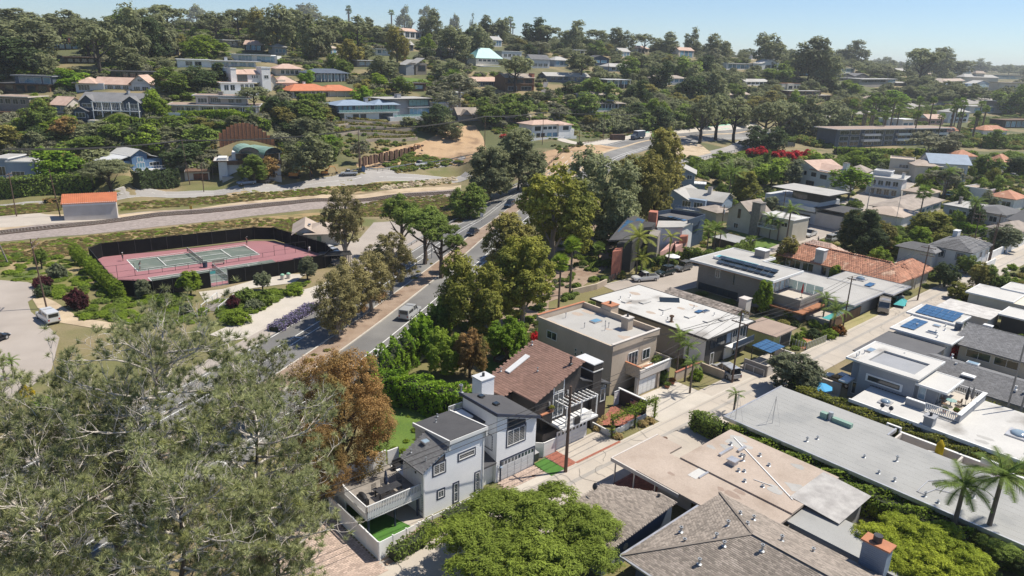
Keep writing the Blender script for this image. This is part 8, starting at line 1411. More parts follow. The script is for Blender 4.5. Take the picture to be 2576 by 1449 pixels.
PPv=np.concatenate([np.stack([RNG.uniform(-.3,8.3,1500),RNG.normal(0,.35,1500),2.7+RNG.normal(0,.22,1500)],-1),np.stack([np.repeat([0,4.2,8.],170)+RNG.normal(0,.22,510),RNG.normal(0,.22,510),RNG.uniform(.2,2.6,510)],-1)]);V,Fq=leaves(PPv,np.tile([0,0,1.],(len(PPv),1)),.11,.6,.8);me=npmesh('vine',V,Fq,4);me.materials.append(MATS['leaf_bright']);link(bpy.data.objects.new('vine',me),e)
# palms
PT(1442,612,742,27,'fan',bx=1433,n=30,m='leaf_bright',label='taller of the two fan palms above the white roofed house');PT(1410,655,775,26,'fan',bx=1405,n=30,m='leaf_bright',label='shorter fan palm with straight brown trunk beside the taller one')
PT(1600,585,690,52,n=18,m='leaf_palm_yellow',label='clustered yellow-green palm in front of the angular house');PT(1612,640,694,40,n=14,m='leaf_palm_yellow',label='low yellow palm at the foot of the clustered palm');PT(1680,588,672,34,n=12,m='leaf_palm_yellow',label='slender palm beside the pink garage of the angular house');PT(1775,572,655,38,n=16,m='leaf_palm',label='feathery palm by the clipped hedge, nearer the street');PT(1792,566,650,38,n=16,m='leaf_palm',label='feathery palm by the clipped hedge, behind its twin')
PT(1975,520,625,34,n=16,label='tall shaggy palm beside the green lawn');PT(1935,545,600,36,n=16,label='broad-leaved palm clump on the lawn');PT(1955,555,606,30,n=14,label='smaller leafy palm on the lawn edge');PT(1830,425,520,40,n=18,label='tall windswept palm behind the yellow gabled house')
PT(2062,742,812,36,n=14,bx=2068,label='leaning palm beside the alley pole');PT(2095,770,830,44,n=14,m='leaf_green',label='banana-leaved plant clump beside the alley pole');PT(2440,500,580,34,n=16,label='feathery palm above the white walled house');PT(2310,478,560,24,'fan',n=20,label='shaggy palm column in the dry garden');PT(2375,425,500,30,n=16,label='palm in front of the large cream house')
PT(1735,905,990,36,n=12,m='leaf_palm',label='spiky palm beside the beige balcony');PT(1700,840,950,48,n=14,m='leaf_green',label='broad banana plant between the stucco house and the white roof');PT(1845,985,1040,30,n=12,m='leaf_palm',label='spiky dracaena behind the low tan wall');PT(1722,862,960,40,n=12,label='tall spiky plant against the grey side wall')
PT(14,905,960,28,n=14,label='small palm at the cul-de-sac, cut by the picture edge');PT(36,900,950,28,n=14,label='small squat palm on the cul-de-sac');PT(1505,622,660,22,'fan',n=18,label=None);PT(1960,345,380,16,n=12,label=None);PT(240,362,405,34,'fan',n=24,label='wide fan palm between the lime tree and the blue gabled house');PT(222,400,440,26,n=14,m='leaf_palm_yellow',label='yellow palm left of the bright blue house');PT(537,410,452,20,n=12,m='leaf_palm_yellow',label='small yellow palm by the white arched house garage');PT(1142,188,262,22,'fan',n=22,label='tall fan palm with pale trunk beside the slate modern house');PT(630,275,305,20,n=12,label='small palm on the white curved terrace')
for i,(x_,t_,b_)in enumerate(((985,30,60),(9+868,20,50),(1276,52,82),(1284,46,80),(1290,64,84),(878,28,50))):PT(x_,t_,b_,9,'fan',n=16,single=True)
rp=random.Random(8)
for i in range(34):
 x_=rp.choice((2150,2185,2230,2260,2300,2345,2390,2420,2450))+rp.uniform(-22,22);t_=rp.uniform(245,292);PT(x_,t_,t_+rp.uniform(55,85),11,'fan',n=18,single=True,group='tall fan palms behind the motel')
for G_,h_,L_,l_ in((NB(18.8,33.9),8.2,3.6,'tall smooth-trunked king palm over the long blue-grey roof'),(NB(17.4,31.6),6.6,3.0,'shorter king palm with hanging dead fronds beside the tall one')):palm(l_,G_,h_,L_,'feather',22,'leaf_palm',thick=.2)
palm('low feather palm beneath the lime yellow shrub dome',NB(11.5,34.5),1.2,2.0,'feather',14,'leaf_palm');palm('young cycad-like palm inside the tall hedge',P(1070,905),.8,2.2,'feather',16,'leaf_sage')
place_tree('green',NB(17.0,35.5),2.8,3.2,0,label='dark shrubs under the king palms',crown_key=('near',0),name='shrub');place_tree('dark',NB(16.5,39.5),3,3.4,0,label='dense dark shrubs at the bottom right corner',crown_key=('near',0),name='shrub')
# court furniture
crz=atan2(cu.y,cu.x)
def C3(u,v,z=0.):p=ca+cu*u+cv*v;return Vector((p.x,p.y,z))
FC=[(-6.2,-2),(-3.5,-5),(27.5,-3.8),(31.2,-1.2),(35.2,18),(34.2,23),(31.2,26.6),(-1,27.2),(-6.2,23)]
e=thing('court_fence','tall black windscreened chain fence enclosing the two tennis courts','fence',C3(*FC[0]));landmark('the tennis court screen',380,700)
o0=C3(*FC[0])
for i in range(9):
 a,b=C3(*FC[i]),C3(*FC[(i+1)%9]);n=max(1,round((b-a).length/3.2))
 for k in range(n):
  p,q=a.lerp(b,k/n)-o0,a.lerp(b,(k+1)/n)-o0
  MB().tube([p,p+Vector((0,0,3.1))],.045,6).build('post','metal_dark',e)
  gate=(i==6 and k==round(n*.62))
  if gate:
   for z in(.1,1.2,2.2,3.3):MB().bar(p+Vector((0,0,z)),q+Vector((0,0,z)),.07).build('gate_rail','galvanised',e)
   for t in(.02,.35,.65,.98):MB().bar(p.lerp(q,t),p.lerp(q,t)+Vector((0,0,3.3)),.07).build('gate_rail','galvanised',e)
   MB().bar(p.lerp(q,.66)+Vector((0,0,2.75)),p.lerp(q,.98)+Vector((0,0,2.75)),.04,.5).build('sign','turquoise',e);continue
  MB().bar(p+Vector((0,0,1.45)),q+Vector((0,0,1.45)),.02,2.9).build('windscreen','windscreen',e);MB().bar(p+Vector((0,0,3.05)),q+Vector((0,0,3.05)),.05).build('top_rail','metal_dark',e)
def net(label,u,v0,v1):
 e=thing('tennis_net',label,'net',C3(u,v0),0,'tennis nets');a=Vector((0,0,0));b=C3(u,v1)-C3(u,v0)
 for p in(a,b):MB().tube([p,p+Vector((0,0,1.1))],.06,8).build('post','metal_dark',e)
 mb=MB();N_=40
 for i in range(N_):mb.bar(a.lerp(b,i/N_)+Vector((0,0,.05)),a.lerp(b,i/N_)+Vector((0,0,.95)),.02)
 for i in range(9):mb.bar(a+Vector((0,0,.1+i*.1)),b+Vector((0,0,.1+i*.1)),.02)
 mb.build('mesh','black',e,'stuff');MB().bar(a+Vector((0,0,.98)),b+Vector((0,0,.98)),.04,.07).build('tape','paint',e)
net('black net across the far full-size green court',11.9,-.6,10.5);net('black net across the near green court, half hidden by the screen',12.6,14.8,25)
e=thing('divider_fence','low chain rail fence dividing the two tennis courts','fence',C3(-7,12.6));o0=C3(-7,12.6)
for u0,u1,h in((-7,-1,2.6),(-1,11,1.1),(16,26,1.1),(26,33,2.4)):
 n=round((u1-u0)/2.6)
 for k in range(n+1):p=C3(u0+(u1-u0)*k/n,12.6)-o0;MB().tube([p,p+Vector((0,0,h))],.04,6).build('post','metal_dark',e)
 for z in(h,.1):MB().bar(C3(u0,12.6,z)-o0,C3(u1,12.6,z)-o0,.045).build('rail','metal_dark',e)
 if h>2:MB().bar(C3(u0,12.6,h/2)-o0,C3(u1,12.6,h/2)-o0,.03).build('rail','metal_dark',e)
e=thing('litter_bin','dark round litter bin beside the court bench','bin',C3(11.6,13.3));MB().cyl(0,0,0,1,.42,.48,12).build('body','siding_navy',e);MB().cyl(0,0,1,1.06,.5,n=12).build('rim','metal_dark',e)
e=thing('bench','long dark bench between the two tennis nets','bench',C3(13.2,12.9),crz);MB().box(0,2.4,-.25,.25,.4,.46).build('seat','wood_grey',e);MB().box(0,2.4,.2,.26,.5,.95).build('backrest','wood_grey',e)
for x in(.2,2.1):MB().box(x,x+.1,-.2,.2,0,.4).build('leg','metal_dark',e)
for i,(x_,y_,l_)in enumerate(((711,704,'round concrete bin with green lid, nearer the court gate'),(726,701,'round concrete bin with green arched top, farther from the gate'))):
 e=thing('litter_bin',l_,'bin',P(x_,y_));MB().cyl(0,0,0,.95,.4,n=12).build('body','stucco_pale',e);MB().dome(0,0,.95,.42,.42,.3,12,3).build('lid','paint_green',e)
e=thing('wooden_steps','broad grey wooden steps with white rails leading to the court path','steps',P(541,775),radians(-8))
for i in range(12):MB().box(-1.5,1.5,i*.42-1.6,i*.42-1.2,.05+i*.05,.13+i*.05).build('tread','wood_grey',e)
for x in(-1.6,1.5):MB().bar((x,-1.6,.9),(x,3.6,1.5),.09).build('handrail','white',e);[MB().box(x,x+.1,y,y+.1,0,1+(y+1.6)*.11).build('post','white',e)for y in(-1.6,.2,1.9,3.5)]
e=thing('shade_shelter','dark slatted timber shelter beneath the white-trunked eucalyptus','shelter',P(845,668),radians(20))
for i in range(10):MB().box(-3.2,3.2,-1.6+i*.36,-1.4+i*.36,2.5,2.58).build('slat','dark_wall',e)
for x in(-2.8,2.7):[MB().box(x,x+.15,y,y+.15,0,2.5).build('post','dark_wall',e)for y in(-1.3,1.4)]
MB().box(-1.2,1.2,-.4,.4,.7,.78).build('table_top','dark_wall',e);MB().box(-.1,.1,-.1,.1,0,.7).build('table_leg','dark_wall',e)
# people (one body surface, clothes and hair on it)
def person(label,G,rz,pose,top,legs,hair='hair',sc=1.,hat=None):
 e=thing('person',label,'person',G,rz);J=dict(pel=(0,0,.95),ch=(0,.02,1.32),nk=(0,.02,1.5),hd=(0,.04,1.66),lh=(-.1,0,.9),lk=(-.13,.05,.5),lf=(-.16,-.02,.08),rh=(.1,0,.9),rk=(.13,.03,.5),rf=(.17,0,.08),lfo=(-.17,.14,.04),rfo=(.18,.15,.04),ls=(-.19,.02,1.42),le=(-.3,.06,1.16),lw=(-.28,.24,.98),rs=(.19,.02,1.42),re=(.34,.1,1.2),rw=(.36,.34,1.16));J.update(pose)
 K=list(J);E=[('pel','ch'),('ch','nk'),('nk','hd'),('pel','lh'),('lh','lk'),('lk','lf'),('lf','lfo'),('pel','rh'),('rh','rk'),('rk','rf'),('rf','rfo'),('ch','ls'),('ls','le'),('le','lw'),('ch','rs'),('rs','re'),('re','rw')]
 R_=dict(pel=.14,ch=.15,nk=.06,hd=.10,lh=.1,rh=.1,lk=.065,rk=.065,lf=.045,rf=.045,lfo=.04,rfo=.04,ls=.065,rs=.065,le=.045,re=.045,lw=.032,rw=.032)
 def limb(nm,ks,m,k=1.):
  mb=MB()
  for a,b in E:
   if a in ks and b in ks:mb.tube([J[a],Vector(J[a]).lerp(Vector(J[b]),.5),J[b]],[R_[a]*k,(R_[a]+R_[b])/2*k*1.02,R_[b]*k],8);
  for a in ks:mb.dome(*J[a],R_[a]*k,R_[a]*k,R_[a]*k,8,3)
  return mb.build(nm,m,e,smooth=True)
 me=bpy.data.meshes.new('body');me.from_pydata([J[k]for k in K],[(K.index(a),K.index(b))for a,b in E],[]);me.materials.append(MATS['skin']);b=link(bpy.data.objects.new('body',me),e)
 md=b.modifiers.new('skin','SKIN');me.skin_vertices or None
 for i,k in enumerate(K):me.skin_vertices[0].data[i].radius=(R_[k]*.92,)*2
 me.skin_vertices[0].data[0].use_root=True;s2=b.modifiers.new('sub','SUBSURF');s2.levels=s2.render_levels=1
 limb('shirt',['pel','ch','ls','rs'],top,1.08);limb('trousers',['pel','lh','rh','lk','rk'],legs,1.12);h=J['hd'];MB().dome(h[0],h[1]-.015,h[2]+.0,.115,.12,.13,8,3).build('hair',hair,e,smooth=True)
 if hat:MB().dome(h[0],h[1],h[2]+.05,.13,.14,.1,8,2).build('cap',hat,e)
 e.scale=(sc,)*3;return e
def racket(label,G,rz):
 e=thing('tennis_racket',label,'racket',G,rz);MB().tube([(0,0,0),(0,.3,.08)],.015,5).build('handle','black',e);MB().tube([(sin(a)*.13,.47-cos(a)*.17,.1)for a in[k*pi/5 for k in range(11)]],.012,4).build('frame','cloth_white',e)
p1=C3(-.8,.6,.1);person('tennis player in white cap and dark top waiting behind the far left baseline',p1,crz-pi/2,{},'cloth_dark','cloth_dark',hat='cloth_white');
person('crouching tennis player in grey shorts at the left baseline sideline',C3(.6,8.6,.1),crz-pi/2,dict(ch=(0,.14,1.26),nk=(0,.22,1.42),hd=(0,.28,1.56),ls=(-.19,.16,1.36),rs=(.19,.16,1.36),lk=(-.16,.14,.5),rk=(.16,.14,.5)),'cloth_dark','cloth_grey')
person('tennis player in dark red swinging behind the far right baseline',C3(24.2,.8,.1),crz+pi/2,dict(re=(.4,-.05,1.45),rw=(.5,.1,1.65)),'cloth_red','cloth_dark');racket('white racket swung by the player in dark red',C3(24.6,.4,1.7),crz)
person('person in white walking inside the court gate corner',C3(33,14.5,.1),crz,{},'cloth_white','cloth_white')
person('worker in grey on the building site beside the blue portable toilet',P(2057,612),2.,{},'cloth_grey','cloth_dark')
person('worker in orange beside the excavator on the dirt slope',P(1018,386),2.,{},'orange_paint','orange_paint')
# vehicles
def vehicle(name,label,cat,G,hd,kind='sedan',col='car_white',group=None,sc=1.):
 L,Wd,Hh_=dict(sedan=(4.7,1.82,1.45),suv=(4.8,1.9,1.75),pickup=(5.5,1.95,1.85),camper=(5.6,1.95,1.95),van=(6.2,2.1,2.7),jeep=(4.6,1.9,1.9))[kind];e=thing(name,label,cat,G,hd,group);l=L/2;w=Wd/2
 b0,sill,belt=.32,.42,Hh_*.56 if kind!='van' else 1.2
 def loft(sec,m,nm,par=e,sm=False):
  vs=[];fs=[]
  for x,hw_,z0,z1 in sec:vs+=[(x,-hw_,z0),(x,-hw_*1.0,(z0+z1)/2),(x,-hw_*.93,z1),(x,hw_*.93,z1),(x,hw_,(z0+z1)/2),(x,hw_,z0)]
  n=len(sec)
  for i in range(n-1):
   for k in range(6):fs.append((i*6+k,i*6+(k+1)%6,(i+1)*6+(k+1)%6,(i+1)*6+k))
  fs+=[tuple(range(6)),tuple(range((n-1)*6,n*6))[::-1]];return MB().add(vs,fs).build(nm,m,par)
 hood=belt*.93
 if kind in('pickup','camper'):
  bd=loft([(-l,w*.9,.5,belt),(-l+.1,w,b0,belt),(l*.35,w,b0,belt),(l*.42,w,b0,hood+.05),(l-.25,w*.96,b0,hood-.06),(l,w*.86,.4,hood-.25)],col,'body')
  loft([(-.45,w*.88,belt,belt+.02),(-.3,w*.82,belt,Hh_-.05),(.25,w*.8,belt,Hh_),(.75,w*.82,belt,Hh_-.08),(1.35,w*.88,belt,belt+.03)],'car_glass','windows');loft([(-.3,w*.83,Hh_-.1,Hh_+.02),(.65,w*.8,Hh_-.1,Hh_+.02)],col,'roof')
  for x in(-.32,.28):[MB().box(x-.04,x+.04,s*w*.86-.02,s*w*.86+.02,belt,Hh_-.02).build('pillar',col,e)for s in(-1,1)]
  if kind=='pickup':MB().box(-l+.15,-.55,-w*.8,w*.8,belt-.02,belt+.02).build('bed','metal_dark',e)
  else:loft([(-l+.05,w*.92,belt,Hh_-.05),(-.5,w*.9,belt,Hh_)],col,'camper_shell');[MB().box(-l+.4,-.75,s*w*.93-.02,s*w*.93+.02,belt+.15,Hh_-.25).build('shell_window','car_glass',e)for s in(-1,1)];MB().box(-l+.0,-l+.06,-w*.7,w*.7,belt+.1,Hh_-.2).build('rear_window','car_glass',e)
 elif kind=='van':
  bd=loft([(-l,w*.94,.5,Hh_*.96),(-l+.2,w,.4,Hh_),(l*.72,w,.4,Hh_),(l*.86,w*.98,.4,Hh_*.9),(l*.93,w*.95,.4,Hh_*.55),(l,w*.9,.45,Hh_*.5)],col,'body')
  MB().add([(l*.865,-w*.8,Hh_*.88),(l*.865,w*.8,Hh_*.88),(l*.94,w*.82,Hh_*.56),(l*.94,-w*.82,Hh_*.56)],[(0,1,2,3)]).build('windscreen','car_glass',e);[MB().box(l*.5,l*.8,s*w*.995-.02,s*w*.995+.02,Hh_*.55,Hh_*.85).build('side_window','car_glass',e)for s in(-1,1)]
 else:
  bx=kind in('suv','jeep');bd=loft([(-l,w*.88,.45,belt*(1 if bx else .93)),(-l+.12,w,b0,belt*(1 if bx else .96)),(-l*.2,w,b0,belt),(l*.4,w,b0,belt*.98),(l-.3,w*.95,b0,hood*.9),(l,w*.82,.4,hood*.7)],col,'body')
  xr=-l+(.15 if bx else .75);loft([(xr,w*.86,belt*.98,belt),(xr+(.2 if bx else .6),w*.78,belt*.98,Hh_-.06),(0,w*.77,belt,Hh_),(.35,w*.78,belt,Hh_-.04),(1.15 if kind!='jeep' else .75,w*.86,belt,belt+.03)],'car_glass','windows');loft([(xr+(.25 if bx else .7),w*.78,Hh_-.08,Hh_+.01),(.3,w*.76,Hh_-.08,Hh_+.02)],col,'roof')
  for x in(-.15,xr+(.3 if bx else .7)):[MB().box(x-.05,x+.05,s*w*.8-.03,s*w*.8+.03,belt,Hh_-.03).build('pillar',col,e)for s in(-1,1)]
 for x in(-l+.95,l-.9):
  for s in(-1,1):
   t=MB().tube([(x,s*(w-.24),.34),(x,s*(w+.015),.34)],.35,14).build('wheel','rubber',e);MB().tube([(x,s*(w-.02),.34),(x,s*(w+.03),.34)],.21,10).build('rim','metal',t)
 for s in(-1,1):MB().box(l-.12,l-.01,s*w*.66-.16,s*w*.66+.16,hood*.62,hood*.78).build('headlight','headlight',e);MB().box(-l-.01,-l+.05,s*w*.74-.1,s*w*.74+.1,belt*.62,belt*.86).build('taillight','taillight',e)
 MB().box(l-.08,l+.01,-w*.4,w*.4,.42,.62).build('grille','black',e)
 for s in(-1,1):MB().box(.85,1.0,s*(w+.06)-.08,s*(w+.06)+.08,belt,belt+.14).build('mirror',col,e)
 e.scale=(sc,)*3;return e
def hdg(x0,y0,x1,y1):a,b=P(x0,y0),P(x1,y1);return atan2(b.y-a.y,b.x-a.x)
hwd=lambda px,py:(lambda g:(lambda i:atan2(hw[i+1].y-hw[i].y,hw[i+1].x-hw[i].x))(min(range(len(hw)-1),key=lambda i:(hw[i]-Vector(g[:2])).length)))(P(px,py))
vehicle('pickup_truck','silver pickup with camper shell driving away on the right carriageway','pickup',P(1032,795,.07),hwd(1032,795),'camper','car_silver')
vehicle('car','dark navy sedan driving towards the viewer beside the dark pine clump','car',P(1189,590,.07),hwd(1189,590)+pi,'sedan','car_black');vehicle('car','black car farther up the highway, half hidden by the golden-olive tree','car',P(1282,520,.07),hwd(1282,520)+pi,'suv','car_navy');vehicle('car','pale blue car at the highway bend above the dark pine','car',P(1480,388,.07),hwd(1480,388)+pi,'sedan','car_blue')
vehicle('pickup_truck','white pickup with canopy parked at the cul-de-sac kerb','pickup',P(122,806,.07),hdg(140,812,100,785),'camper','car_white');vehicle('car','dark car cut by the left picture edge on the cul-de-sac','car',P(-16,862,.07),1.4,'sedan','car_black')
sh=hdg(1590,712,1690,700)
vehicle('pickup_truck','white pickup parked with its door open on the residential street','pickup',P(1622,706,.07),sh+pi-.1,'pickup','car_white');vehicle('car','dark green boxy off-roader parked between the white pickup and the grey jeep','car',P(1672,692,.07),hdg(1640,703,1700,688)+pi,'jeep','car_green');vehicle('car','grey jeep parked last in the row on the residential street','car',P(1717,680,.07),hdg(1690,690,1740,676)+pi,'jeep','car_grey')
vehicle('pickup_truck','white pickup parked by the green lawn at the building site','pickup',P(2036,594,.07),hdg(2010,600,2060,580)+pi,'pickup','car_white');vehicle('car','silver hatchback on the street above the terracotta roof','car',P(2094,606,.07),hdg(2080,608,2110,600),'suv','car_silver');vehicle('car','dark blue car parked near the dry lot','car',P(2214,540,.07),hdg(2200,548,2240,530),'sedan','car_navy');vehicle('car','white car parked ahead of the dark blue car near the dry lot','car',P(2235,531,.07),hdg(2220,536,2250,520),'sedan','car_white');vehicle('car','black car beside the lamp post on the upper street','car',P(2243,560,.07),1.1,'suv','car_black');vehicle('car','blue pickup parked on the upper street','car',P(2355,500,.07),.8,'pickup','car_navy');vehicle('car','bright blue car behind the blue pickup on the upper street','car',P(2388,493,.07),.8,'sedan','car_blue')
vehicle('car','silver car parked in the drive behind the low tan wall','car',NB(34.6,-3.0,.07),atan2(NBD.y,NBD.x)+1.2,'suv','car_silver');vehicle('delivery_van','vintage bronze step van parked beside the alley','van',NB(83,-.9,.07),atan2(NBD.y,NBD.x)+pi+.35,'van','car_bronze',sc=.95);vehicle('car','dark car parked behind the wall of the grey terrace house','car',NB(45,8.6,.07),atan2(NBD.y,NBD.x)+1.5,'sedan','car_black')
vehicle('pickup_truck','slate blue pickup towing a flat trailer on the frontage road','pickup',P(620,464,.07),hdg(600,465,660,460)+pi,'pickup','siding_blue_grey');vehicle('pickup_truck','white work pickup near the blue portable toilet by the slope','pickup',P(878,440,.07),hdg(850,442,900,438)+pi,'pickup','car_white');vehicle('pickup_truck','white pickup parked beside the guardrail beneath the dirt slope','pickup',P(1057,417,.07),hdg(1030,420,1080,413)+pi,'pickup','car_white')
vehicle('car','dark blue car on the side road near the scarlet bougainvilleas','car',P(1862,362,.07),hdg(1850,368,1880,355),'sedan','car_navy');vehicle('car','dark van in the shade of the motel drive','car',P(1987,370,.07),.4,'van','car_grey',sc=.8);vehicle('car','blue car far up the distant road','car',P(2412,256,.15),hdg(2380,262,2440,254),'suv','car_blue');vehicle('car','white car partly hidden at the right street end','car',P(2548,445,.07),.5,'sedan','car_white');vehicle('car','white car beside the far street corner tree','car',P(2478,520,.07),.7,'sedan','car_white')
for i,(x_,y_,c_,l_)in enumerate(((826,634,'car_white','white'),(836,640,'car_silver','silver'),(846,648,'car_navy','dark blue'))):vehicle('car',l_+' car parked behind the court screen near the shelter','car',P(x_,y_,.07),2.6,'sedan',c_,'cars parked behind the court')
e=thing('box_truck','dark blue delivery box truck on the highway bridge','truck',P(1604,350,.07),hwd(1604,350)+pi);MB().box(-4.2,2,-1.2,1.2,.9,3.6).build('cargo_box','siding_navy',e);MB().box(-4.2,2,-1.2,1.2,3.6,3.68).build('box_roof','white',e)
MB().prism([(2.1,-1.05),(4.2,-1.05),(4.2,1.05),(2.1,1.05)],.6,lambda x,y:2.7 if x<3 else 1.6).build('cab','siding_slate',e);MB().box(2.3,3.1,-1.08,1.08,1.6,2.3).build('cab_window','car_glass',e)
for x in(-2.8,3.3):[MB().tube([(x,s*.85,.5),(x,s*1.2,.5)],.5,12).build('wheel','rubber',e)for s in(-1,1)]
e=thing('boat_on_trailer','small boat under a blue-grey cover on a trailer beside the vintage van','boat',NB(89,-.2,.07),atan2(NBD.y,NBD.x)+.25);MB().add([(-2.4,-.9,.5),(-2.4,.9,.5),(1.6,.9,.5),(2.8,0,.7),(1.6,-.9,.5),(-2.2,-.6,.2),(-2.2,.6,.2),(1.6,0,.2)],[(0,1,2,3,4),(0,5,6,1),(1,6,7,2),(4,7,5,0),(2,7,3),(3,7,4)]).build('hull','siding_slate',e);MB().add([(-2.45,-.95,.55),(-2.45,.95,.55),(1.6,.95,.6),(2.8,0,.75),(1.6,-.95,.6),(0,0,1.15)],[(0,1,5),(1,2,5),(2,3,5),(3,4,5),(4,0,5)]).build('cover','turquoise',e)
[MB().tube([(-.4,s*.8,.3),(-.4,s*1.0,.3)],.3,10).build('wheel','rubber',e)for s in(-1,1)]
e=thing('flat_trailer','empty black flat trailer hitched behind the slate blue pickup','trailer',P(668,460,.07),hdg(640,462,700,458));MB().box(-3,3,-1,1,.55,.7).build('bed','metal_dark',e);[MB().tube([(x,s*.8,.35),(x,s*1.05,.35)],.35,10).build('wheel','rubber',e)for s in(-1,1)for x in(-.5,.4)];MB().bar((-3,0,.55),(-4.6,0,.5),.12).build('tow_bar','metal_dark',e)
def digger(label,px,py,sc,rz):
 e=thing('excavator',label,'excavator',P(px,py,.05),rz);[MB().prism([(-1.7,s*1.0-.25),(1.7,s*1.0-.25),(1.7,s*1.0+.25),(-1.7,s*1.0+.25)],.05,.75).build('track','black',e)for s in(-1,1)]
 MB().box(-1.8,1.0,-1.1,1.1,.8,1.7).build('body','orange_paint',e);c=MB().box(-.1,1.1,-1.05,-.1,1.0,2.7).build('cab','orange_paint',e);MB().box(0,1.13,-1.08,-.2,1.6,2.55).build('cab_window','car_glass',c);a=MB().tube([(.9,.2,1.4),(2.4,.2,3.9),(4.6,.2,3.6)],[.22,.25,.16],6).build('boom','orange_paint',e);MB().tube([(4.6,.2,3.6),(5.6,.2,1.4)],[.16,.12],6).build('arm','orange_paint',e);MB().prism([(5.2,-.3),(6.1,-.3),(6.1,.7),(5.2,.7)],.6,lambda x,y:1.4 if x<5.6 else .9).build('bucket','metal_dark',e);e.scale=(sc,)*3
digger('orange excavator with raised boom parked beside the frontage road',742,448,1.,.1);digger('small orange excavator at work on the dirt slope',1032,384,.8,.3);digger('second small orange digger between the pines and the white pickup',818,440,.7,.5)
def toilet(label,px,py):e=thing('portable_toilet',label,'portable toilet',P(px,py),.3);MB().box(-.55,.55,-.55,.55,0,2.1).build('cabin','blue_plastic',e);MB().prism([(-.6,-.6),(.6,-.6),(.6,.6),(-.6,.6)],2.1,lambda x,y:2.3).build('roof','roof_white',e);MB().box(-.35,.35,-.58,-.55,.1,1.95).build('door','siding_blue',e)
toilet('blue portable toilet at the foot of the dirt slope',914,431);toilet('blue portable toilet on the building site by the white modern house',2025,566)
def motor(px,py,label):
 e=thing('motorcycle',label,'motorcycle',P(px,py,.07),.9);[MB().tube([(x,-.06,.32),(x,.06,.32)],.32,12).build('wheel','rubber',e)for x in(-.7,.7)];MB().add([(-.6,-.15,.6),(.5,-.15,.75),(.5,.15,.75),(-.6,.15,.6),(-.4,-.12,.35),(.4,-.12,.35),(.4,.12,.35),(-.4,.12,.35)],[(0,1,2,3),(4,5,6,7),(0,1,5,4),(2,3,7,6),(1,2,6,5),(0,3,7,4)]).build('frame','metal_dark',e);MB().box(-.5,.1,-.14,.14,.7,.82).build('saddle','black',e);MB().bar((.5,-.35,1.0),(.5,.35,1.0),.04).build('handlebar','metal',e)
motor(1722,404,'motorcycle travelling on the side road beside the guardrail')
# poles, wires, lamps, signs, rails
WIRE={}
def pole(label,G,h,key,arms=(.93,),al=1.2,rz=.8,m='pole_wood',tr=None,th=.15,lean=(0,0),name='utility_pole',group=None):
 e=thing(name,label,'utility pole',G,rz,group);MB().tube([(0,0,-.3),(lean[0],lean[1],h)],[th,th*.62],8).build('pole',m,e)
 for i,a in enumerate(arms):
  z=h*a;q=MB().box(-.06,.06,-al,al,z-.06,z+.06).build('crossarm',m,e)
  for y in(-.9,-.45,.45,.9):MB().cyl(0,y*al,z+.06,z+.22,.04,n=6).build('insulator','stucco_pale',q)
 if tr:MB().cyl(.3,0,h*tr-.45,h*tr+.45,.24,n=10).build('transformer','galvanised',e)
 c,s=cos(rz),sin(rz);WIRE[key]=[G+Vector((lean[0]-s*y,lean[1]+c*y,h*a+.2))for a in arms for y in(-al*.9,0,al*.9)];return e
nbz=atan2(NBD.y,NBD.x)
pole('tall brown wooden pole with crossarm standing on the brick path',NB(-1.3,.3),10.1,'A',(.86,),.8,nbz,th=.2)
pole('alley pole with grey transformer beside the broad white roof',NB(33,-1),10.7,'B',(.97,.83),1.3,nbz,tr=.9);pole('alley pole rising beside the palm and picket fence',NB(66.1,-.7),9.6,'C',(.95,),.7,nbz);pole('alley pole beside the carport with two crossarms',NB(94.3,.9),11.1,'D',(.95,.82),1.3,nbz);pole('farthest alley pole beside the white boundary wall',NB(137.2,.5),10,'E',(.95,.84),1.2,nbz)
pole('pole with transformer behind the angular house hedge',P(1807,640),11.5,'F',(.95,),1.0,1.,tr=.86);pole('thin street pole in front of the modern charcoal house',P(1965,560),9,'G',(.95,),.8,1.);pole('leaning crossarm pole at the cul-de-sac planting',PZ(118,776,0),11.9,'H',(.97,.9),1.9,.3,lean=(-.6,0));pole('bare leaning pole cut by the left picture edge',PZ(22,664,0),9.5,'I',(),lean=(-2,0),m='wood_grey')
pole('dark pole beside the orange-roofed rail hut',P(152,545),12,'J',(),lean=(-.8,0));pole('pole with twin crossarms in front of the hedge wall',P(42,545),11,'K',(.97,.9),1.7,.2);pole('tall wooden pole beside the sloping white garage',P(478,465),14,'L',(.95,),.9,.4,lean=(-1,0));pole('short bare pole at the frontage road',P(513,483),8.5,'M',());pole('tall pole at the foot of the terraced slope',P(905,432),14,'N',(.97,),1.5,.2);pole('tall pole standing above the highway trees',P(1219,385),14,'O',(.96,),1.4,.3);pole('pole at the drive of the white Spanish house',P(1364,364),13,'Q',(.97,),.7,.3);pole('short pole beside the bridge railing',P(1456,370),6.6,'R',());pole('tall thin pole with lamp arm above the highway',P(1517,350),12,'S',(.98,),.5,.4)
pole('slim pole at the dark gabled house on the ridge',P(1529,195),11,'T',(),th=.2);pole('grey pole rising over the dry lot',P(2178,540),13,'U',(.97,),.7,.8,'galvanised');pole('pale lamp post on the upper street',P(2250,575),9,'V',(),m='galvanised',th=.08);pole('pole behind the white hip roofed house',P(2440,650),11,'X',(.95,.86),1.2,.8);pole('dark pole over the white boundary wall',P(2487,668),12,'Y',(.95,),1.2,.8);pole('thin pole on the far side of the street by the terrace rail',NB(48.5,27.5),13,'Z',(),th=.13,m='wood_grey');pole('second thin pole standing next to the terrace rail pole',NB(48.9,28.8),13,'ZZ',(),th=.12,m='wood_grey')
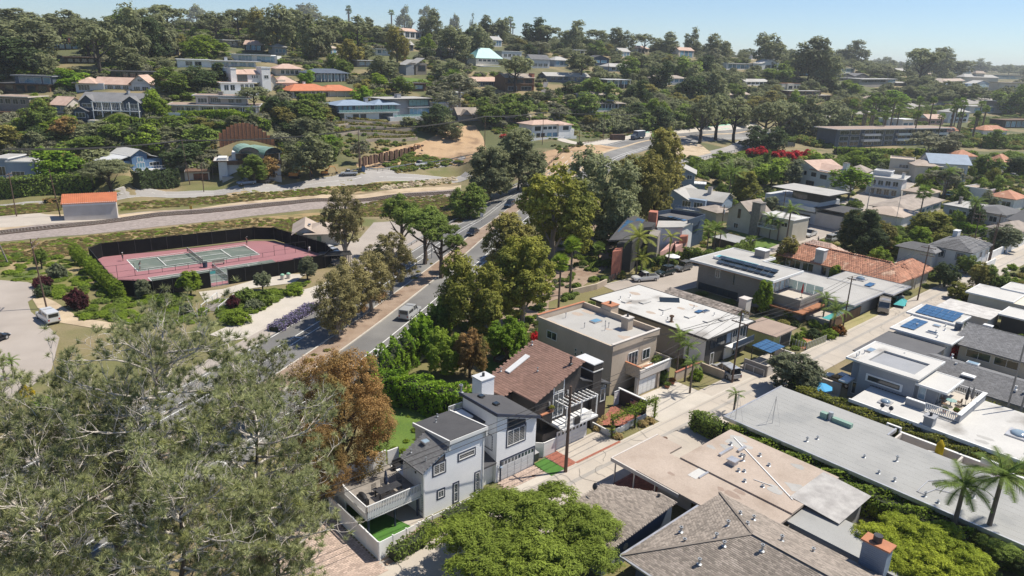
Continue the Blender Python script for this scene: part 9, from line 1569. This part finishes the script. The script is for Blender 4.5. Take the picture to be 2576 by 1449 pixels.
def wire(label,a,b,sag=.03,r=.032,n=10,m='rubber',name='overhead_wire',group='overhead wires'):
 L=(b-a).length;pts=[a.lerp(b,k/n)-Vector((0,0,4*sag*L*(k/n)*(1-k/n)))for k in range(n+1)];o=MB().tube([p-a for p in pts],r,4).build(name,m);o.location=a;tag(o,label,'wire',group)
for i in range(3):
 w3=('first','second','third')[i]
 wire(w3+' wire between the brick path pole and the transformer pole',WIRE['A'][i],WIRE['B'][i]);wire(w3+' wire from the transformer pole to the palm pole',WIRE['B'][i+3],WIRE['C'][i]);wire(w3+' wire from the palm pole to the carport pole',WIRE['C'][i],WIRE['D'][i]);wire(w3+' wire from the carport pole to the farthest alley pole',WIRE['D'][i],WIRE['E'][i])
 wire(w3+' wire running from the brick path pole past the deck towards the viewer',WIRE['A'][i],WIRE['A'][i]-Vector((NBD.x,NBD.y,0))*45+Vector((-4,0,-1)),.01)
 wire(w3+' long wire from the sloping garage pole to the terraced slope pole',WIRE['L'][i],WIRE['N'][i],.02,.08);wire(w3+' long wire from the terraced slope pole to the pole above the highway trees',WIRE['N'][i],WIRE['O'][i],.02,.08);wire(w3+' long wire from the highway trees pole to the Spanish house pole',WIRE['O'][i],WIRE['Q'][i],.02,.08);wire(w3+' long wire leaving the garage pole over the lime tree',WIRE['L'][i],WIRE['K'][i]+Vector((0,0,6)),.02,.08);wire(w3+' long wire from the Spanish house pole towards the far ridge',WIRE['Q'][i],P(1960,280)+Vector((0,0,9)),.02,.06)
 if i<2:wire(w3+' service wire from the hedge pole to the yellow gabled house',WIRE['F'][i],P(1900,520)+Vector((0,0,5)),.02,.03);wire(w3+' wire from the transformer pole across the broad white roof',WIRE['B'][i],NB(22,-9,6.6),.02)
def guardrail(label,pts,h=.75,m='galvanised',post=2.5,name='guardrail',wood=False):
 l=smooth_line(pts,post);o=l[0];e=thing(name,label,'guardrail',(o.x,o.y,hz(*o)));z0=e.location.z
 V=[Vector((p.x-o.x,p.y-o.y,hz(p.x,p.y)-z0))for p in l];pm=MB().box(-.07,.07,-.07,.07,-.2,h+.05).mesh('post','wood_grey')
 for v in V:q=bpy.data.objects.new('post',pm);COL.objects.link(q);q.parent=e;q.location=v
 for z in((h,)if not wood else(h,h*.5)):
  mb=MB()
  for a,b in zip(V,V[1:]):mb.bar(a+Vector((0,0,z-.1)),b+Vector((0,0,z-.1)),.08,.3 if not wood else .14)
  mb.build('rail',m,e)
guardrail('galvanised guardrail along the left side of the highway',offset(hw[44:70],-13.2)[::1]);guardrail('rust brown bridge railing along the highway bend',offset(hw[72:118],-12.6),1.2,'rust_steel',wood=True);guardrail('guardrail of the coast lane beneath the dirt slope',[P(860,443),P(950,431),P(1060,415),P(1150,402),P(1200,394)],1.0);guardrail('guardrail following the side road by the grassy slope',[P(1700,414),P(1770,400),P(1840,385),P(1868,376)],1.0)
h=FH('rusty steel sheet-pile retaining wall on the construction slope',905,412,1066,366,1,[],name='retaining_wall',cat='wall')
for i in range(26):h.box('steel_pile',h.w*i/26,h.w*(i+.6)/26,-.5+.3*(i%2),.1+.3*(i%2),-1,1.8+.15*(i%3),'rust_steel')
for i,(x0,y0,x1,y1)in enumerate(((760,330,880,318),(790,345,905,336),(860,306,985,318),(870,322,1040,330),(900,340,1045,345),(920,358,1050,352))):
 a,b=P(x0,y0),P(x1,y1);e=thing('terrace_wall','%s tan terrace wall below the glazed blue hip roofed house'%('lowest left','second lowest left','topmost','upper middle','lower middle','lowest right')[i],'wall',a,0,'stepped terrace walls');n=6
 for k in range(n):p,q=a.lerp(b,k/n),a.lerp(b,(k+1)/n);MB().bar(Vector((p.x,p.y,hz(p.x,p.y)+.3))-a,Vector((q.x,q.y,hz(q.x,q.y)+.3))-a,.4,1.7).build('wall_block','stucco',e)
 hedge('olive orange planting row on the %s terrace'%('lowest left','second lowest left','topmost','upper middle','lower middle','lowest right')[i],[P(x0+8,y0-5),P((x0+x1)/2,(y0+y1)/2-5),P(x1-8,y1-5)],1.6,1.2,'leaf_olive',.35,9,core=False)
e=thing('zigzag_stair','long pale stair climbing the slope beside the brown shingled house','stair',P(1362,248));a,b=P(1362,248),P(1374,208)
for k in range(22):p=a.lerp(b,k/22);p.z=hz(p.x,p.y);MB().box(p.x-a.x-1.2,p.x-a.x+1.2,p.y-a.y,p.y-a.y+1.4,p.z-a.z,p.z-a.z+.7).build('step','stucco_pale',e)
e=thing('street_lamp','curved-arm street lamp above the left carriageway between the trees','street lamp',P(1086,650));MB().tube([(0,0,0),(0,0,7),(-.6,0,7.8),(-2,0,8.1),(-2.8,0,7.9)],[.1,.08,.06,.05,.05],6).build('post','galvanised',e);MB().box(-3.2,-2.6,-.12,.12,7.8,7.95).build('lamp_head','metal',e)
for x_,y_,l_ in((1212,560,'white rectangular road sign on a post beside the guardrail'),(1650,555,'small white sign post near the blue-grey house drive'),(482,540,'small yellow marker sign beside the railway track')):
 e=thing('road_sign',l_,'sign',P(x_,y_));MB().tube([(0,0,0),(0,0,2)],.04,6).build('post','metal_dark',e);MB().box(-.35,.35,-.03,.03,1.5,2.4).build('sign_plate','yellow_paint' if 'yellow' in l_ else 'white',e)
for i,(x_,y_)in enumerate(((1640,339),(1672,336),(1700,334),(1735,331),(1770,329))):e=thing('bollard','dark flexible bollard on the green bike lane','bollard',P(x_,y_),0,'bollards along the green bike lane');MB().cyl(0,0,0,1.1,.14,n=8).build('post','metal_dark',e);MB().cyl(0,0,.8,.95,.15,n=8).build('band','white',e)
e=thing('freight_container','open dark brown freight box standing beside the bike lane','container',P(1553,352),.35);MB().box(-3.2,3.2,-1.2,1.2,0,2.4).build('body','rust_steel',e);[MB().box(-3.1+i*.7,-2.95+i*.7,-1.24,-1.2,.1,2.3).build('rib','dark_wall',e)for i in range(9)]
pf=thing('picket_fence','white and lime picket fence enclosing the small red patio','fence',NB(52.8,-.4),0);o_=NB(52.8,-.4)
for i in range(26):p=NB(52.8+i*.24,-.4+.012*i)-o_;MB().box(p.x-.05,p.x+.05,p.y-.04,p.y+.04,0,1.25).build('picket','white' if i%2 else 'lime_wall',pf)
for i in range(10):p=NB(52.8,-.4-i*.24)-o_;MB().box(p.x-.05,p.x+.05,p.y-.04,p.y+.04,0,1.25).build('picket','white' if i%2 else 'lime_wall',pf)
for z in(.4,1.0):MB().bar(Vector((0,0,z)),NB(58.8,-.1)-o_+Vector((0,0,z)),.05).build('rail','wood',pf)
drape_w('red_patio',nbp((53,-3),(58,-3.2),(58,-1),(53,-.7)),'terracotta',.07)
gg=thing('driveway_gate','black barred gate in front of the angular house drive','gate',P(1530,712),hdg(1522,713,1552,700));[MB().box(0,3.6,-.04,.04,.15+i*.28,.25+i*.28).build('rail','metal_dark',gg)for i in range(5)];[MB().box(x,x+.08,-.06,.06,0,1.5).build('stile','metal_dark',gg)for x in(0,1.2,2.4,3.55)]
rwl=thing('retaining_wall','curved tan retaining wall below the angular house garden','wall',P(1440,742));rp_=[P(*q)for q in((1440,742),(1470,735),(1500,728),(1525,716))]
for a,b in zip(rp_,rp_[1:]):MB().bar(a-rp_[0]+Vector((0,0,.5)),b-rp_[0]+Vector((0,0,.5)),.3,1.3).build('wall_block','stucco',rwl)
# on the deck and terraces
def chair(label,G,rz,m='metal_dark',group=None):
 e=thing('patio_chair',label,'chair',G,rz,group);MB().box(-.25,.25,-.25,.25,.42,.46).build('seat',m,e)
 b=MB();[b.box(x-.015,x+.015,.23,.26,.46,.95)for x in(-.24,-.12,0,.12,.24)];[b.box(-.25,.25,.23,.26,z,z+.03)for z in(.6,.76,.92)];b.build('backrest',m,e);[MB().box(x,x+.03,y,y+.03,0,.42).build('leg',m,e)for x in(-.25,.22)for y in(-.25,.22)]
DZ=2.8
e=thing('dining_table','long dark slatted dining table on the white house deck','table',NB(-20.3,-4.4,DZ),nbz)
for i in range(8):MB().box(-1.2,1.2,-.48+i*.12,-.38+i*.12,.72,.76).build('slat','metal_dark',e)
[MB().box(x,x+.1,y,y+.1,0,.72).build('leg','black',e)for x in(-1.2,1.1)for y in(-.46,.36)]
e=thing('bench','long dark bench on the alley side of the deck dining table','bench',NB(-20.2,-3.6,DZ),nbz);[MB().box(-1.1,1.1,y,y+.1,.42,.46).build('slat','metal_dark',e)for y in(-.17,-.05,.07)];[MB().box(x,x+.08,-.15,.15,0,.42).build('leg','black',e)for x in(-1,.9)]
chair('dark lattice chair at the near left side of the deck table',NB(-21.2,-5.3,DZ),nbz);chair('dark lattice chair behind the folded parasol',NB(-20.1,-5.5,DZ),nbz);chair('dark lattice chair at the far end of the deck table',NB(-18.8,-5.0,DZ),nbz-.8)
def parasol(label,G,h,m,open_=0.,name='parasol',base=True):
 e=thing(name,label,'parasol',G);MB().tube([(0,0,0),(0,0,h)],.03,6).build('pole','metal_dark',e)
 if not open_:MB().tube([(0,0,h*.35),(0,0,h*.5),(0,0,h*.9),(0,0,h)],[.16,.2,.1,.02],8).build('canopy',m,e)
 else:
  mb=MB();n=8;R_=[Vector((cos(k*pi/4)*open_,sin(k*pi/4)*open_,h*.8))for k in range(8)];[mb.face((0,0,h),R_[k],R_[(k+1)%8])for k in range(8)];[mb.face(R_[k],R_[(k+1)%8],R_[(k+1)%8]-Vector((0,0,.15)),R_[k]-Vector((0,0,.15)))for k in range(8)];mb.build('canopy',m,e)
 if base:MB().cyl(0,0,0,.08,.28,n=10).build('base','black',e)
parasol('folded navy parasol standing through the deck dining table',NB(-20.2,-5.0,DZ),2.3,'navy_trim');parasol('open bright blue parasol in the courtyard beside the grey terrace house',NB(37.6,9.2),2.4,'blue_cloth',1.5);parasol('open white parasol behind the courtyard wall of the long blue-grey roof',NB(30.2,25.2),2.3,'white',1.5);parasol('folded red parasol on the modern grey house terrace',NB(68.3,-9.6,3),2.7,'red_cloth');parasol('folded black parasol on the grey house roof terrace',NB(43.5,24.2,3.3),2.6,'black');parasol('folded grey parasol beside the black one on the roof terrace',NB(44.5,24.5,3.3),2.4,'wood_grey');parasol('open pale parasol on the terrace of the angular house',P(1690,668),2.6,'white',1.6)
e=thing('barbecue','covered black barbecue at the corner of the white house deck','barbecue',NB(-22.8,-4.8,DZ),nbz+1.5);MB().dome(0,0,.5,.75,.34,.5,12,3).build('cover','black',e);MB().box(-.7,.7,-.3,.3,0,.55).build('cart','black',e)
e=thing('bench','dark two-seat bench against the deck privacy wall','bench',NB(-17.0,-7.6,DZ),nbz);MB().box(-.7,.7,-.3,.3,.4,.46).build('seat','black',e);MB().box(-.7,.7,.26,.32,.46,.95).build('backrest','black',e);[MB().box(x,x+.06,-.28,.28,0,.6).build('side_frame','black',e)for x in(-.7,.64)]
e=thing('wheeled_bin','dark grey wheeled rubbish bin beside the white garage','bin',NB(-2.3,-3.5),nbz);MB().prism([(-.3,-.35),(.3,-.35),(.3,.35),(-.3,.35)],.08,1.0).build('body','metal_dark',e);MB().prism([(-.33,-.38),(.33,-.38),(.33,.38),(-.33,.38)],1.0,lambda x,y:1.12 if y>0 else 1.04).build('lid','metal',e);[MB().tube([(x,.33,.1),(x+.06,.33,.1)],.1,8).build('wheel','rubber',e)for x in(-.33,.27)]
for u,v,l_,m in((90.2,-1.6,'green wheeled bin in the carport shade','roof_verdigris'),(91.2,-.9,'grey wheeled bin at the carport corner','grey_wall')):e=thing('wheeled_bin',l_,'bin',NB(u,v),nbz);MB().box(-.35,.35,-.35,.35,.08,1.1).build('body',m,e);MB().box(-.38,.38,-.38,.38,1.1,1.17).build('lid',m,e)
e=thing('post_lamp','slim navy post with lamp beside the white garage door','lamp',NB(-7.98,-2.6));MB().tube([(0,0,0),(0,0,2.6)],.05,6).build('post','navy_trim',e);MB().dome(0,0,1.75,.2,.2,.14,10,3).build('lamp_shade','siding_blue_grey',e)
e=thing('hammock','orange hammock on the beige house balcony','hammock',NB(22,-7.4,2.8),nbz);MB().add([(-1.4,0,.8),(0,-.5,.3),(1.4,0,.6),(0,.5,.35)],[(0,1,2,3)]).build('cloth','wood_orange',e);MB().bar((-1.5,0,0),(-1.4,0,.85),.05).build('stand','metal_dark',e);MB().bar((1.5,0,0),(1.4,0,.65),.05).build('stand','metal_dark',e)
for i in range(4):e=thing('deck_cushion','pale striped lounge cushion on the beige house balcony','cushion',NB(23+i*.55,-7.6,2.8),nbz,'lounge cushions on the beige balcony');MB().box(-.2,.2,-.5,.5,.05,.3).build('cushion','cloth_white',e)
e=thing('garden_sofa','dark wicker corner sofa on the shaded lawn behind the brown house','sofa',P(1262,905),1.);MB().box(-1.3,1.3,-.5,.5,0,.4).build('base','wood',e);MB().box(-1.2,1.2,-.4,.4,.4,.52).build('seat_cushion','grey_wall',e);MB().box(-1.3,1.3,.4,.6,0,.85).build('backrest','wood',e)
e=thing('terrace_table','round glass table on the grey house roof terrace','table',NB(42.2,23,3.3));MB().cyl(0,0,.7,.74,.6,n=14).build('table_top','glass_teal',e);MB().cyl(0,0,0,.7,.06,n=8).build('leg','metal_dark',e)
for i,(u,v,l_)in enumerate(((41.2,22.6,'nearest the door'),(42.6,22,'behind the round table'),(43.2,23.6,'beside the folded parasols'),(41.6,24,'next to the white railing'))):chair('brown terrace chair on the grey house terrace, '+l_,NB(u,v,3.3),nbz+i*1.5,'wood')
def pot(label,G,r,m,lf,h=.5):e=thing('potted_plant',label,'potted plant',G);MB().cyl(0,0,0,r*1.2,r*.7,r,10).build('pot',m,e);c=link(bpy.data.objects.new('foliage',withmat(CR['bush',0],lf)),e);c.location=(0,0,r*1.1);c.scale=(r*1.5,r*1.5,h)
pot('green succulent pot on the grey house roof terrace railing',NB(39.6,23.2,3.3),.3,'terracotta','leaf_sage');pot('second potted plant beside the succulent on the roof terrace',NB(40.4,24.2,3.3),.3,'terracotta','leaf_bright');pot('potted yellow plant on the brown house balcony wall',NB(1.2,-4.7,4.4),.3,'terracotta','leaf_yellow',.4);pot('potted orange plant beside the pergola of the brown house',NB(5.2,-4.4,4.2),.28,'terracotta','leaf_orange',.5);pot('terracotta pot at the beige garage doorway',NB(25.9,-5.9),.4,'terracotta','leaf_orange',.6);pot('pair of low pots on the stone edge by the beige garage',NB(24.4,-5.6),.4,'terracotta','leaf_green',.5)
e=thing('adirondack_chair','pale plastic garden chair behind the alley hedge','chair',NB(31.4,8.6),nbz);MB().box(-.3,.3,-.3,.3,.35,.42).build('seat','pale_grey',e);MB().add([(-.3,.28,.4),(.3,.28,.4),(.35,.5,1.1),(-.35,.5,1.1),(-.3,.24,.4),(.3,.24,.4),(.35,.46,1.1),(-.35,.46,1.1)],[(0,1,2,3),(4,7,6,5),(3,2,6,7)]).build('backrest','pale_grey',e);[MB().box(x,x+.06,y,y+.06,0,.38).build('leg','pale_grey',e)for x in(-.3,.24)for y in(-.3,.24)]
e=thing('cactus','tall yellow-green column cactus behind the white courtyard wall','cactus',NB(31.6,25.6));MB().tube([(0,0,0),(0,0,1.5),(0,0,2.9),(0,0,3.5)],[.3,.42,.42,.1],10).build('stem','leaf_gold',e,smooth=True)
for u,v,z,l_,rr_ in((-6.0,8.4,4.2,'dark satellite dish on the smaller shingle roof edge',.35),(34.9,17.9,3.4,'small dark satellite dish, left of the pair on the grey house roof edge',.3),(34.9,18.9,3.4,'small dark satellite dish, right of the pair on the grey house roof edge',.3)):
 e=thing('satellite_dish',l_,'satellite dish',NB(u,v,z-.35 if z>4 else 3.1));MB().tube([(0,0,0),(0,0,.4)],.03,6).build('mast','metal',e);d=MB().dome(0,0,0,rr_,rr_,.12,12,2).build('dish','metal_dark',e);d.location=(0,0,.5);d.rotation_euler=(radians(-60),0,2.)
for u,v,l_ in((13,2.6,'round iron manhole cover in the middle of the alley'),(-4.6,-1.2,'small round drain cover beside the garage apron')):
 o=MB().cyl(0,0,0,.02,.33 if u>0 else .2,n=16).build('manhole_cover','rust_steel');o.location=NB(u,v,.065 if u>0 else .1);tag(o,l_,'manhole cover')
e=thing('ladder','black ladder lying on the white roof against the grey terrace house','ladder',NB(40.3,14.2,3.2),nbz-pi/2);[MB().bar((0,y,.05),(5.6,y,.05),.06).build('rail','black',e)for y in(0,.4)];[MB().bar((.3+i*.4,0,.05),(.3+i*.4,.4,.05),.04).build('rung','black',e)for i in range(13)]
e=thing('metal_frame','white metal frame leaning on the tan yard wall','frame',NB(38.2,-2.2),nbz-pi/2);[MB().bar((0,0,z),(3,0,z),.06).build('rail','white',e)for z in(.1,1.1)];[MB().bar((x,0,.1),(x,0,1.1),.06).build('stile','white',e)for x in(0,1.4,3)]
rb=random.Random(2);mb=MB()
for i in range(260):
 x_=rb.uniform(960,1150);p=P(x_,477-(x_-960)*.13+rb.uniform(-7,3));s=rb.uniform(.3,.8);mb.add([p+Vector((a*s,b*s,c*s*.7))for a,b,c in((-1,-.8,-.3),(1,-1,-.3),(.9,1,-.3),(-1,.9,-.3),(-.5,-.4,.9),(.6,-.5,.7),(.5,.6,.8),(-.4,.5,1))],[(0,1,5,4),(1,2,6,5),(2,3,7,6),(3,0,4,7),(4,5,6,7)])
mb.build('embankment_rocks','cliff',kind='stuff')
# labels of the hillside trees and shrubs, told apart by the nearest landmark
def auto_labels():
 by={}
 for e,adj,pp in THINGS:
  if e['label']:continue
  c=sorted(LAND,key=lambda l:(l[1]-pp[0])**2+((l[2]-pp[1])*1.3)**2)[0];dx,dy=pp[0]-c[1],pp[1]-c[2]
  d=('uphill of' if dy<0 else 'below')if abs(dy)*1.3>abs(dx)else('left of' if dx<0 else 'right of');by.setdefault((adj,d,c[0]),[]).append((hypot(dx,dy),e))
 O=['first','second','third','fourth','fifth','sixth','seventh','eighth','ninth','tenth']
 for(adj,d,lm),v in by.items():
  v.sort(key=lambda t:t[0])
  for i,(_,e)in enumerate(v):e['label']='%s %s %s%s'%(adj,d,lm,'' if len(v)==1 else ', '+O[i]+' out' if i<10 else ', %s out'%['eleventh','twelfth','thirteenth','fourteenth','fifteenth','sixteenth','seventeenth','eighteenth','nineteenth','twentieth','twenty-first','twenty-second'][min(i-10,11)])
auto_labels()
# air
cz_t=125.
hb=MB().box(-4200,4200,-60,8200,-12,cz_t).build('haze','white');hb.data.materials.clear();hb['kind']='stuff'
hm=bpy.data.materials.new('haze');hm.use_nodes=True;hm.node_tree.nodes.clear();ho=hm.node_tree.nodes.new('ShaderNodeOutputMaterial');hv=hm.node_tree.nodes.new('ShaderNodeVolumePrincipled');hv.inputs['Density'].default_value=.00014;hv.inputs['Color'].default_value=(.88,.93,.98,1);hv.inputs['Anisotropy'].default_value=.2;hm.node_tree.links.new(hv.outputs[0],ho.inputs['Volume']);hb.data.materials.append(hm)
